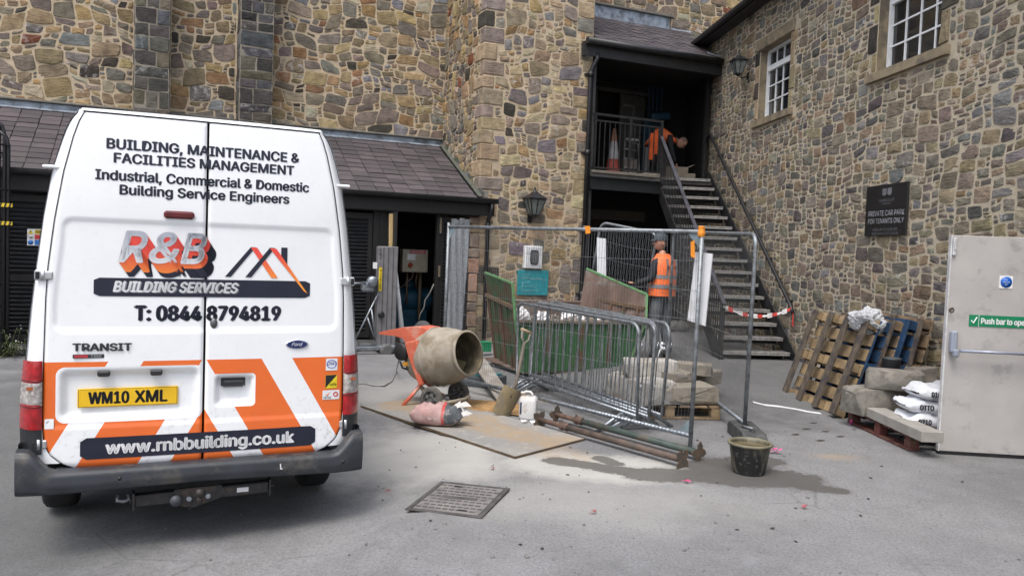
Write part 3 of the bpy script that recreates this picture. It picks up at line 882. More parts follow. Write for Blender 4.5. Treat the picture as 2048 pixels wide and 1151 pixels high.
# ---------------------------------------------------------------- building along the right
def right_building():
    b = thing('sandstone_building', 'long rubble stone building on the right with white sash windows', 'building', (WN, 10, 0), 'R')
    wins = [(12.70, 13.96, 4.21, 5.43), (8.72, 10.06, 4.22, 5.45)]
    mb = MB(); T = .55; cn = WN + T / 2
    def seg(s0, s1, z0, z1): mb.box((cn, (s0 + s1) / 2, (z0 + z1) / 2), (T, s1 - s0, z1 - z0))
    seg(2, 18.6, -.1, 4.21); seg(2, 18.6, 5.45, 6.3)
    for s0, s1 in ((2, 8.72), (10.06, 12.70), (13.96, 18.6)): seg(s0, s1, 4.21, 5.45)
    mb.box((WN + .5, 10, 4.8), (.06, 8.4, 1.6))
    part('wall', mb, M_mortar_r, b)
    f = lambda a, z, o: (WN - o, a, z)
    holes = []
    r = random.Random(41); S = []
    M_dressed = simple('dressed_sandstone', (.235, .19, .125), .9, var=.2, scale=5, bump=.35, dirt=((.11, .095, .075), .5, 4))
    for s0, s1, z0, z1 in wins:
        holes += [(s0 - .02, s1 + .02, z0 - .14, z1 + .2), (s0 - .3, s1 + .16, z0 - .15, z0 + .01), (s0 - .24, s1 + .14, z1, z1 + .22)]
        for side in (-1, 1):
            z = z0 + .005; k = 0
            while z < z1 - .02:
                h = min(r.uniform(.2, .4), z1 - z); w = r.uniform(.2, .32) if k % 2 else r.uniform(.1, .17)
                if z1 - z - h < .1: h = z1 - z
                a, c = (s0 - w, s0 - .004) if side < 0 else (s1 + .004, s1 + w)
                P = blockp(r, a, c, z + .006, z + h - .006)
                V, F, ar, cc = stone_piece(P, f, r, (.006, .016), False)
                dk = (k % 2 == 1) and r.random() < .75
                S.append((V, F, ar, cc, (*(pick([((.045, .042, .04), 1), ((.06, .055, .05), 1)], r) if dk else pick([((.25, .2, .13), 2), ((.2, .165, .115), 2)], r)), 0)))
                holes.append((min(a, c), max(a, c), z, z + h)); z += h; k += 1
    holes.append((9.12, 10.0, 2.12, 2.70)); holes.append((6.22, 7.22, -.2, 2.07))
    S += dress(walling(2.1, 18.35, .05, 6.22, 43, holes, w=(.11, .36), h=(.05, .18), asp=(1.25, 3.1), joint=.0085, irr=.7), f, 44, PAL_GREY, (.003, .014), .07)
    lay(b, S, 'R')
    M_frame = simple('white_sash_paint', (.72, .74, .76), .45, var=.06, bump=.05)
    for wi, (s0, s1, z0, z1) in enumerate(wins):
        n0 = WN + .13; m = MB()
        fw = .05
        m.box((n0 + .04, s0 + fw / 2, (z0 + z1) / 2), (.08, fw, z1 - z0)); m.box((n0 + .04, s1 - fw / 2, (z0 + z1) / 2), (.08, fw, z1 - z0))
        m.box((n0 + .041, (s0 + s1) / 2, z0 + .03), (.08, s1 - s0 - 2 * fw, .06)); m.box((n0 + .041, (s0 + s1) / 2, z1 - .025), (.08, s1 - s0 - 2 * fw, .05))
        zm = z0 + (z1 - z0) * .735
        m.box((n0 + .03, (s0 + s1) / 2, zm - .022), (.06, s1 - s0 - 2 * fw, .05)); m.box((n0 + .036, (s0 + s1) / 2, zm + .028), (.06, s1 - s0 - 2 * fw, .04))
        w = part('window', m, M_frame, b)
        m = MB(); m.prism([(WN - .065, s0 - .2, z0 - .13), (WN - .065, s1 + .16, z0 - .13), (WN - .065, s1 + .16, z0 - .02), (WN - .065, s0 - .2, z0 - .02)], (.25, 0, 0))
        part('sill', m, M_dressed, w)
        m = MB(); m.box((WN + .03, (s0 + s1) / 2 + .02, z1 + .10), (.12, s1 - s0 + .30, .2), .012); part('lintel', m, M_dressed, w)
        m = MB(); m.box((WN + .068, s1 - .004, (z0 + z1) / 2), (.122, .012, z1 - z0)); part('reveal', m, M_dressed, w); m = MB(); m.box((WN + .068, s0 + .004, (z0 + z1) / 2), (.122, .012, z1 - z0)); part('reveal', m, M_dressed, w)
        nc = 4; cw = (s1 - s0 - 2 * fw) / nc
        for k in range(1, nc):
            m = MB(); x = s0 + fw + cw * k; m.box((n0 + .045, x, (z0 + zm) / 2), (.03, .022, zm - z0 - .06)); m.box((n0 + .045, x, (zm + z1) / 2 + .01), (.03, .022, z1 - zm - .08)); part('glazing_bar', m, M_frame, w)
        rows = [z0 + .06 + (zm - .047 - z0 - .06) * k / 3 for k in range(4)] + [z1 - .05]
        for k in (1, 2):
            m = MB(); m.box((n0 + .046, (s0 + s1) / 2, rows[k]), (.03, s1 - s0 - 2 * fw, .022)); part('glazing_bar', m, M_frame, w)
        rows[3] = zm - .047; zs = [(rows[0], rows[1]), (rows[1], rows[2]), (rows[2], rows[3]), (zm + .047, z1 - .05)]
        for q0, q1 in zs:
            for k in range(nc):
                x = s0 + fw + cw * (k + .5); m = MB(); t = r.uniform(-.006, .006); t2 = r.uniform(-.004, .004)
                a, c = x - cw / 2 + .008, x + cw / 2 - .008
                m.prism([(n0 + .05 + t, a, q0), (n0 + .05 - t, c, q0), (n0 + .05 - t + t2, c, q1), (n0 + .05 + t + t2, a, q1)], (.004, 0, 0))
                part('pane', m, M_glass, w)
    # eaves: soffit, gutter board and the edge of the roof
    m = MB()
    m.prism([(WN - .30, 2, 6.24), (WN + 3.5, 2, 8.3), (WN + 3.5, 2, 8.42), (WN - .32, 2, 6.35)], (0, 15.35, 0))
    m.box((WN - .14, 9.67, 6.225), (.30, 15.3, .03))
    part('roof', m, simple('roof_slate_edge', (.03, .028, .032), .7), b)
    m = MB(); m.tube([(WN - .33, 2, 6.26), (WN - .33, 17.38, 6.26)], .06, 10); m.box((WN - .275, 9.69, 6.26), (.03, 15.36, .15))
    part('gutter', m, M_black, b)
    # dark panel painted as the shaded opening that the grey fire door belongs to
    m = MB(); m.box((WN - .004, 6.72, 1.02), (.03, .95, 2.04)); part('doorway', m, simple('doorway_shade_panel', (.02, .02, .02), .8), b)
right_building()

def car_park_sign():
    t = thing('car_park_sign', 'black rectangular wall sign with silver private car park lettering', 'sign', (WN, 9.56, 2.415), 'R')
    m = MB(); m.box((WN - .035, 9.565, 2.415), (.02, .93, .64), .004); part('panel', m, simple('sign_black_gloss', (.012, .013, .015), .35, bump=.03), t)
    sil = simple('sign_silver', (.36, .37, .40), .5)
    def line(txt, h, w, z, name='lettering', k=1):
        part(name, text_mb(txt, h, 0, width=w, fn=lambda p: (WN - .046 + p.y, 9.545 - p.x, z + p.z)), sil, t)
    line('PRIVATE CAR PARK', .066, .80, 2.345); line('FOR TENANTS ONLY', .062, .80, 2.25)
    gs = simple('sign_dim_silver', (.15, .155, .17), .5)
    sil2 = sil; sil = gs
    line('CRAVEN COURT', .036, .34, 2.52); line('SHOPPING', .02, .2, 2.485); line('PICK UP OR DROP OFF', .034, .55, 2.155); line('MAXIMUM STAY 1 HOUR', .034, .58, 2.105)
    m = MB()
    for a, z0, z1 in ((-.055, .59, .685), (.06, .59, .685)):
        m.prism([(WN - .047, 9.545 - a - .045, 2 + z0 + .02), (WN - .047, 9.545 - a, 2 + z0), (WN - .047, 9.545 - a + .045, 2 + z0 + .02), (WN - .047, 9.545 - a + .045, 2 + z1), (WN - .047, 9.545 - a - .045, 2 + z1)], (-.002, 0, 0))
    part('crest', m, gs, t)
car_park_sign()

# ---------------------------------------------------------------- lanterns
M_lampglass = simple('cloudy_lamp_glass', (.16, .18, .17), .25, var=.2, bump=.05)
def lantern(P, frame, label, sgn, sensor):
    t = thing('wall_lantern', label, 'lantern', P, frame, 'black lanterns on the stone walls')
    x, y, z = P
    def Q(r, h): return [(x + r * a, y + r * b, z + h) for a, b in ((-1, -1), (1, -1), (1, 1), (-1, 1))]
    m = MB()
    b, tp = Q(.072, 0), Q(.155, .29)
    for i in range(4): m.beam(b[i], tp[i], .018, .018)
    for i in range(4): m.beam(tp[i], tp[(i + 1) % 4], .022, .022); m.beam(b[i], b[(i + 1) % 4], .016, .016)
    for i in range(4): m.beam(((b[i][0] + b[i - 1][0]) / 2, (b[i][1] + b[i - 1][1]) / 2, b[i][2]), ((tp[i][0] + tp[i - 1][0]) / 2, (tp[i][1] + tp[i - 1][1]) / 2, tp[i][2]), .010, .010)
    m.lathe([(.08, 0), (.06, -.03), (.03, -.05), (0, -.06)], (x, y, z), seg=10)
    part('frame', m, M_black, t)
    c = Q(.175, .295); ap = (x, y, z + .44); m = MB()
    m.add(c + Q(.045, .41) + Q(.175, .305), [(0, 3, 2, 1), (8, 9, 5, 4), (9, 10, 6, 5), (10, 11, 7, 6), (11, 8, 4, 7), (4, 5, 6, 7), (0, 1, 9, 8), (1, 2, 10, 9), (2, 3, 11, 10), (3, 0, 8, 11)])
    m.lathe([(.05, .41), (.03, .44), (.012, .46), (.02, .48), (.008, .50), (0, .53)], (x, y, z), seg=10)
    part('cap', m, M_black, t)
    for i in range(4):
        j = (i + 1) % 4; m = MB(); k = .93
        pts = [Vector(b[i]), Vector(b[j]), Vector(tp[j]), Vector(tp[i])]; ce = Vector((x, y, 0))
        pts = [Vector((x + (p.x - x) * k, y + (p.y - y) * k, p.z)) for p in pts]
        m.add(pts, [(0, 1, 2, 3)]); part('pane', m, M_lampglass, t)
    m = MB()
    if frame == 'B':
        m.tube([(x, y, z - .03), (x, y + .12, z - .10), (x, BV, z - .06)], .014, 8); m.box((x, BV - .015, z - .06), (.08, .03, .16)); part('bracket', m, M_black, t); m = MB()
        m.tube([(x + .23, BV, z + .25), (x + .23, BV - .08, z + .25)], .012, 6)
    else:
        m.tube([(x, y, z - .03), (x + .1, y, z - .10), (WN, y, z - .04)], .014, 8); m.box((WN - .015, y, z - .04), (.03, .08, .16)); part('bracket', m, M_black, t); m = MB()
        m.tube([(WN, y + .28, z + .2), (WN - .06, y + .27, z + .24)], .014, 6)
    part('sensor_arm', m, M_black, t)
    m = MB()
    sp = (x + .23, BV - .09, z + .29) if frame == 'B' else (WN - .08, y + .26, z + .27)
    m.lathe([(.035, -.02), (.045, .01), (.035, .04), (0, .055)], sp, seg=10); part('sensor', m, M_white, t)
    m = MB(); m.lathe([(.028, -.07), (.034, -.02)], sp, seg=10)
    if frame == 'R': m.tube([(sp[0], sp[1], sp[2] - .07), (sp[0] - .01, sp[1] - .02, sp[2] - .2), (sp[0] - .01, sp[1] - .1, sp[2] - .32)], .008, 6)
    part('sensor_body', m, M_black, t)
    if frame == 'R': t.scale = (.78, .78, .78)
L1 = onB(1068, 432, BV - .2)
lantern((L1.x, BV - .2, L1.z + .02), 'B', 'black lantern on the stone tower above the teal board', 1, 1)
L2 = onR(1476, 150, WN - .25)
lantern((WN - .25, L2.y, L2.z + .02), 'R', 'black lantern high on the right wall beside the sash window', 1, 1)

def meter_and_board():
    a, b = onB(1050, 491, BV - .08), onB(1083, 537, BV - .08); cx, cz = (a.x + b.x) / 2, (a.z + b.z) / 2; w, h = b.x - a.x, a.z - b.z
    t = thing('meter_cabinet', 'white meter cabinet with dark oval window on the stone tower', 'cabinet', (cx, BV, cz), 'B')
    m = MB(); m.box((cx, BV - .03, cz), (w, .14, h), .012); part('case', m, M_white, t)
    m = MB(); m.box((cx, BV - .098, cz), (w - .05, .008, h - .05)); part('door', m, simple('meter_grey', (.55, .56, .58), .5), t)
    def oval(rx, rz, y, dy):
        mm = MB(); mm.prism([(cx + .01 + rx * math.copysign(abs(cos(q)) ** .45, cos(q)), y, cz + rz * math.copysign(abs(sin(q)) ** .45, sin(q))) for q in [2 * pi * k / 28 for k in range(28)]], (0, dy, 0)); return mm
    part('window_rim', oval(.085, .135, BV - .102, -.012), M_black, t); part('window', oval(.068, .115, BV - .114, -.003), simple('meter_glass', (.10, .11, .11), .15), t)
    a, b = onB(1036, 537, BV - .05), onB(1095, 588, BV - .05)
    t = thing('teal_board', 'teal painted board with faint chalk marks below the meter cabinet', 'board', ((a.x + b.x) / 2, BV, b.z), 'B')
    m = MB(); m.box(((a.x + b.x) / 2, BV - .045, (a.z + b.z) / 2 - .02), (b.x - a.x, .03, a.z - b.z), .004)
    part('panel', m, simple('teal_paint', (.012, .23, .27), .55, var=.12, dirt=((.05, .33, .36), .35, 7)), t)
    m = MB(); r = random.Random(2)
    for k in range(5):
        z = a.z - .1 - k * .075
        pts = [(a.x + .08 + i * .024, BV - .062, z + r.uniform(-.014, .014)) for i in range(r.randint(8, 18))]
        m.tube(pts, .0028, 4)
    m.tube([(a.x + .1, BV - .062, a.z - .24), (a.x + .1, BV - .062, a.z - .42), (a.x + .26, BV - .062, a.z - .44)], .0028, 4)
    part('chalk_marks', m, simple('chalk', (.30, .45, .46), .9), t)
meter_and_board()

# ---------------------------------------------------------------- slate porch over the stairs
def u_wall(v): return (WN + .324 * v) / .946
def porch():
    p = thing('porch', 'black boarded porch with purple slate roof over the stair landing', 'porch', (9, BV, 0), 'B')
    e0 = Vector((0, BV - .14, 5.70)); sl = Vector((0, BK - BV + .10, 1.13)); D = sl.length; ey = sl.normalized(); ex = Vector((1, 0, 0)); en = ex.cross(ey)
    m = MB(); m.prism([e0 + ex * 7.52, e0 + ex * 10.44, e0 + ex * 11.15 + sl, e0 + ex * 7.52 + sl], -en * .07); part('roof_deck', m, M_darkwood, p)
    slates(p, e0, ex, ey, en, 7.53, lambda d: u_wall(BV - .14 + d * ey.y) - .02, D - .02, .215, .165, 51)
    x = 7.53
    while x < 10.6:
        x2 = min(x + 1.0, 10.62); m = MB(); q = e0 + sl
        m.box(((x + x2) / 2, q.y - .03, q.z + .14), (x2 - x - .008, .04, .30)); a = q + en * .03
        m.prism([a + ex * x - ey * .16, a + ex * (x2 - .008) - ey * .16, a + ex * (x2 - .008), a + ex * x], en * .012)
        part('flashing', m, M_lead, p); x = x2
    m = MB(); m.box((9.1, e0.y + sl.y - .02, e0.z + sl.z + .315), (3.2, .16, .05), .01); part('coping', m, simple('coping_stone', (.13, .125, .11), .9, bump=.4), p)
    m = MB(); m.box((10.95, e0.y + sl.y + .05, e0.z + sl.z + .03), (.75, .05, .14)); M_bl = simple('bright_lead', (.42, .46, .52), .45, .2); part('valley_flashing', m, M_bl, p); m = MB(); m.prism([(10.2, BV + .05, 5.86), (10.52, BV - .02, 5.80), (10.66, BV + .5, 6.02), (10.56, BV + .6, 6.08)], (0, 0, .02)); part('valley_flashing', m, M_bl, p)
    # gutter, fascia
    m = MB(); m.tube([(7.26, BV - .22, 5.665), (10.47, BV - .22, 5.665)], .065, 10); part('gutter', m, M_black, p)
    m = MB(); m.box((8.88, BV - .13, 5.53), (3.22, .035, .25)); m.box((9.0, BV - .04, 5.435), (2.95, .16, .03)); m.box((7.275, BV - .065, 5.54), (.03, .13, .26))
    part('fascia', m, simple('fascia_black', (.020, .020, .021), .55, var=.25), p)
    # boarded sides, back wall with a doorway, ceiling
    vb = 15.2; m = MB()
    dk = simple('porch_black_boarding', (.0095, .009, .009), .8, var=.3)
    for a, b, z0, z1 in ((7.52, 8.6, 3.25, 5.5), (9.27, 10.0, 5.24, 5.5), (8.6, 9.27, 5.27, 5.5), (10.0, 11.2, 3.25, 5.5), (9.95, 10.0, 3.25, 5.24)): m.box(((a + b) / 2, vb + .03, (z0 + z1) / 2), (b - a, .06, z1 - z0))
    m.box((7.535, 14.3, 2.75), (.04, 1.8, 5.4)); m.box((9.3, 14.4, 5.46), (3.9, 1.75, .03))
    m.box((9.2, 15.32, 1.62), (3.9, .08, 3.3)); q0, q1 = u_wall(13.82) - .05, u_wall(15.3) - .05
    m.prism([(q0, 13.82, 3.26), (q1, 15.3, 3.26), (q1, 15.3, 5.46), (q0, 13.82, 5.46)], (-.03, 0, 0))
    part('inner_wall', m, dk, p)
    for k in range(18):
        m = MB(); a = 7.56 + k * .2
        if 8.55 < a < 9.3 or a > 11: continue
        if 9.27 < a < 10.0: continue
        m.box((a, vb - .006, 4.37), (.19, .012, 2.2)); part('board', m, dk, p)
    m = MB()
    for a in (8.62, 9.26): m.box((a, vb - .02, 4.26), (.07, .08, 2.0))
    m.box((9.3, vb - .02, 5.27), (1.44, .08, .08))
    part('door_frame', m, simple('grey_door_frame', (.055, .053, .052), .6), p)
    m = MB(); m.box((9.42, vb + .0, 4.24), (.30, .05, 1.95)); m.box((9.72, vb + .01, 4.24), (.28, .05, 1.95)); m.box((9.98, vb - .02, 4.24), (.035, .06, 1.98))
    dr = part('open_door', m, simple('dull_grey_door', (.05, .05, .05), .5, var=.2), p)
    m = MB(); m.box((9.42, vb - .04, 4.98), (.32, .03, .05)); m.box((9.575, vb - .04, 4.3), (.03, .03, 1.4)); part('push_bar', m, simple('door_trim', (.14, .14, .14), .5), dr)
    m = MB(); m.box((7.575, BV + .06, 2.72), (.09, .09, 5.4), .005); part('post', m, simple('grey_post', (.05, .05, .052), .6), p)
    q = u_wall(13.75) - .12; m = MB(); m.box((q, 13.75, 4.35), (.09, .09, 2.2), .005); part('post', m, M_darkwood, p)
    m = MB(); m.box((8.94, 15.44, 4.3), (1.3, .03, 2.3)); part('doorway_shade_panel', m, simple('doorway_shade_black', (.003, .003, .003), .95), p)  # black sheet stands in for the darkness beyond the doorway
    # landing deck, edge beam and the things under it
    m = MB(); m.prism([(7.56, BV - .02, 3.2), (9.16, BV - .02, 3.2), (9.28, 13.72, 3.2), (10.38, 13.30, 3.2), (11.1, 15.3, 3.2), (7.56, 15.3, 3.2)], (0, 0, .06)); part('landing_deck', m, simple('landing_concrete', (.10, .095, .09), .9), p)
    m = MB(); m.box((8.36, BV - .02, 3.075), (1.62, .06, .25)); m.box((8.36, BV - .035, 3.185), (1.62, .13, .02)); m.box((8.36, BV - .035, 2.96), (1.62, .13, .02)); m.beam((9.17, BV, 3.08), (9.32, 13.8, 3.08), .06, .25)
    part('edge_beam', m, simple('dark_teal_steel', (.014, .018, .020), .5), p)
    m = MB(); m.box((8.3, BV + .01, 3.292), (1.45, .11, .055), .006); part('toe_board', m, simple('dusty_plank', (.16, .145, .12), .9, stretch=(.2, 3, 3)), p)
    m = MB(); m.box((8.95, BV + .04, 3.305), (.38, .14, .085), .01); m.box((8.5, BV + .05, 3.29), (.2, .12, .05), .01); part('loose_block', m, simple('block_grey', (.17, .155, .13), .9, bump=.4), p)
    m = MB(); m.box((8.6, 14.6, 2.55), (2.0, .1, .2)); m.box((8.3, 15.24, 2.3), (1.5, .06, .35)); part('lintel', m, simple('brown_lintel', (.04, .032, .024), .8), p)
porch()

# ---------------------------------------------------------------- steel staircase
M_steel = simple('black_steelwork', (.017, .018, .020), .5, var=.3, dirt=((.05, .04, .032), .35, 7))
M_rail = simple('worn_handrail', (.085, .085, .10), .38, .4, var=.2)
def staircase():
    n0, n1 = 4.36, 5.44; s0, z0, ds, dz, N = 11.84, .32, .272, .2, 16
    t = thing('staircase', 'straight open black steel staircase climbing to the porch landing', 'staircase', (4.9, s0, .16), 'R')
    M_tread = simple('worn_tread', (.105, .102, .098), .7, var=.25, scale=12, rand=.3, dirt=((.17, .16, .15), .4, 9)); M_nose = simple('worn_nosing', (.34, .33, .315), .55, .1, var=.25, scale=20)
    L = n1 - n0
    tm = MB(); tm.box((0, .12, -.025), (L, .25, .05), .004); tme = tm.mesh('tread', M_tread)
    nm = MB(); nm.box((0, -.008, -.006), (L - .01, .03, .016)); nm.box((0, -.009, -.03), (L - .012, .012, .036)); nme = nm.mesh('nosing', M_nose)
    off = rootoff(t)
    for i in range(N):
        o = put('tread', tme, t); o.location = Vector(((n0 + n1) / 2, s0 + ds * i, z0 + dz * i)) - off
        q = put('nosing', nme, o)
    m = MB()                       # back plates half closing the risers
    for i in range(N): m.box(((n0 + n1) / 2, s0 + ds * i + .235, z0 + dz * i - .075), (L - .02, .008, .09))
    part('riser_plates', m, M_steel, t)
    sl = dz / ds; Z = lambda s: z0 + (s - s0) * sl
    for n in (n0 - .03, n1 + .03):
        m = MB()
        m.prism([(n, s0 - .12, .14), (n, s0 + .16, .14), (n, s0 + N * ds - .05, Z(s0 + N * ds - .05) - .25), (n, s0 + N * ds - .05, Z(s0 + N * ds - .05) + .02), (n, s0 + (N - 1) * ds, Z(s0 + (N - 1) * ds) + .05), (n, s0 - .12, Z(s0 - .12) + .07)], (.02 if n > 5 else -.02, 0, 0))
        part('stringer', m, M_steel, t)
    n = n0 - .045
    m = MB(); m.box((n, s0 - .06, .62), (.06, .06, .96)); part('newel_post', m, M_steel, t)
    m = MB(); m.box((n, 15.78, 3.72), (.06, .06, 1.02)); part('newel_post', m, M_steel, t)
    m = MB(); m.beam((n, s0 - .14, 1.04), (n, 15.82, 4.22), .065, .03, bev=.006); part('handrail', m, M_rail, t)
    bm = MB(); bm.box((0, 0, 0), (.014, .014, .82)); bme = bm.mesh('baluster', M_steel)
    k = 0; s = s0 + .04
    while s < 15.75:
        zr = 1.04 + (s - s0 + .14) * (4.22 - 1.04) / (15.82 - s0 + .14)
        o = put('baluster', bme, t); o.location = Vector((n, s, zr - .43)) - off; s += .098
    m = MB(); m.tube([(WN - .11, 16.32, 4.14), (WN - .11, 16.30, 4.22), (WN - .10, 16.14, 4.23), (WN - .10, 15.9, 4.06), (WN - .10, 12.02, 1.07), (WN - .10, 11.93, .98), (WN - .08, 11.92, .90)], .030, 10)
    h = part('wall_handrail', m, M_black, t)
    for s in (15.6, 14.3, 13.0, 12.15):
        z = 1.07 + (s - 12.02) * (4.06 - 1.07) / (15.9 - 12.02)
        m = MB(); m.tube([(WN - .10, s, z - .02), (WN - .10, s, z - .08), (WN + .01, s, z - .10)], .014, 6); m.box((WN - .012, s, z - .1), (.03, .05, .1)); part('bracket', m, M_black, h)
    # landing balustrade
    g = thing('landing_railing', 'black iron railing along the front of the stair landing', 'railing', (8.4, BV, 3.26), 'B')
    m = MB()
    for z, w in ((4.38, .045), (4.26, .03), (3.37, .03)): m = MB(); m.box((8.38, BV + .01, z), (1.6, .02, w)); part('rail', m, M_steel, g)
    for u in (7.64, 8.42, 9.15):
        m = MB(); m.box((u, BV + .01, 3.83), (.04, .04, 1.13)); part('post', m, M_steel, g)
    bm = MB(); bm.box((0, 0, 0), (.016, .016, .88)); bme = bm.mesh('baluster', M_steel); off = rootoff(g)
    for k in range(13):
        o = put('baluster', bme, g); o.location = Vector((7.74 + k * .112, BV + .01, 3.815)) - off
    t2 = thing('barrier_tape', 'red and white barrier tape sagging across the foot of the stairs', 'tape', (4.9, 11.78, .95), 'R')
    rd, wh = simple('tape_red', (.55, .06, .05), .5), simple('tape_white', (.7, .7, .7), .5)
    pts = [(4.31 + (WN - .1 - 4.31) * k / 14, 11.74 + .18 * k / 14, 1.02 - .02 * (k / 14) - .14 * (1 - (k / 7 - 1) ** 2)) for k in range(15)]
    for k in range(14):
        a, b = Vector(pts[k]), Vector(pts[k + 1]); m = MB(); w = .026 + .012 * sin(k * 2.2)
        m.add([a + Vector((0, 0, -w)), b + Vector((0, 0, -w)), b + Vector((0, .01, w)), a + Vector((0, .01, w))], [(0, 1, 2, 3)]); part('tape_length', m, rd if k % 3 == 1 else wh, t2)
    m = MB(); m.prism([(WN - .1, 11.9, .93), (WN - .1, 11.87, .93), (WN - .09, 11.86, .72), (WN - .1, 11.9, .74)], (.004, 0, 0)); part('tape_end', m, rd, t2)
staircase()

# ---------------------------------------------------------------- grey fire door, swung open
def fire_door():
    P0 = gnd(1877, 907); ang = -.10
    t = thing('fire_door', 'pale grey metal fire door standing open with a push bar', 'door', (P0.x, P0.y, 0), 'W', rot=(0, 0, ang), local=True)
    n = Vector((-sin(ang), cos(ang), 0)); ed = Vector((cos(ang), sin(ang), 0))
    def loc(px, py):
        d = ray(px, py); O = Vector((0, 0, EYE)); k = (P0 - O).dot(n) / d.dot(n); Q = O + d * k
        return (Q - Vector((P0.x, P0.y, 0))).dot(ed), Q.z
    W = .93; H = loc(1905, 470)[1]
    grey = simple('door_grey', (.415, .395, .38), .5, var=.06, scale=3, dirt=((.28, .27, .26), .35, 5), bump=.05)
    m = MB(); m.box((W / 2, .025, (H + .03) / 2), (W, .045, H - .03), .004); part('leaf', m, grey, t)
    m = MB(); m.box((-.004, .02, (H + .03) / 2), (.012, .05, H - .03)); part('edge_strip', m, simple('door_edge', (.56, .56, .56), .5), t)
    m = MB(); m.box((W / 2, .02, .018), (W, .05, .032)); part('bottom_gap_strip', m, M_black, t)  # black strip painted as the dark gap under the door
    bar = simple('push_bar_grey', (.30, .33, .40), .35, .3)
    x, z = loc(1903, 682); m = MB(); m.box((x, -.035, z), (.055, .07, .20), .012); m.box((x + .012, -.07, z - .10), (.05, .06, .07), .012); m.box((W - .06, -.035, z), (.055, .07, .2), .012)
    pb = part('push_bar', m, bar, t)
    x1, z1 = loc(1912, 699); m = MB(); m.tube([(x1, -.085, z1), (W - .05, -.085, z1)], .014, 10); part('bar', m, bar, pb)
    x, z = loc(1908, 493); m = MB(); m.box((x, -.012, z), (.028, .028, .16), .006); m.box((x, -.022, z - .02), (.014, .03, .02)); part('top_bolt', m, simple('bolt_pale', (.5, .5, .5), .5), t)
    x, z = loc(1903, 619); m = MB(); m.lathe([(.026, 0), (.024, .006), (.014, .007), (.010, .002), (0, .002)], (x, .002, z), (0, -1, 0), 14); part('keyhole', m, simple('key_cylinder', (.16, .14, .12), .4, .6), t)
    # green notice
    gx, gz = loc(1938, 640); g = simple('sign_green', (.005, .20, .085), .45, var=.04); wh = simple('sign_white', (.75, .76, .76), .5, var=.03)
    gh = .105; m = MB(); m.box((gx + .33, -.0005, gz), (.66, .006, gh)); sg = part('push_bar_notice', m, g, t)
    part('lettering', text_mb('Push bar to open', .052, .016, xs=1.04, align='LEFT', fn=lambda p: (gx + .105 + p.x, -.0045 + p.y, gz - .026 + p.z)), wh, sg)
    m = MB(); m.tube([(gx + .018, -.005, gz - .0), (gx + .036, -.005, gz - .026), (gx + .066, -.005, gz + .032)], .006, 5); m.box((gx + .083, -.005, gz), (.003, .003, gh)); part('tick', m, wh, sg)
    bx, bz = loc(2012, 564); m = MB(); m.box((bx, -.0005, bz), (.115, .006, .115)); bs = part('keep_shut_notice', m, wh, t)
    m = MB(); m.lathe([(.05, 0), (.05, .003), (0, .003)], (bx, -.004, bz), (0, -1, 0), 28); part('disc', m, simple('sign_blue_disc', (.01, .10, .42), .45), bs)
    for k, w in enumerate(('Fire', 'door keep', 'shut')):
        part('lettering', text_mb(w, .013, 0, fn=lambda p: (bx + p.x, -.008 + p.y, bz + .018 - k * .022 + p.z)), wh, bs)
fire_door()
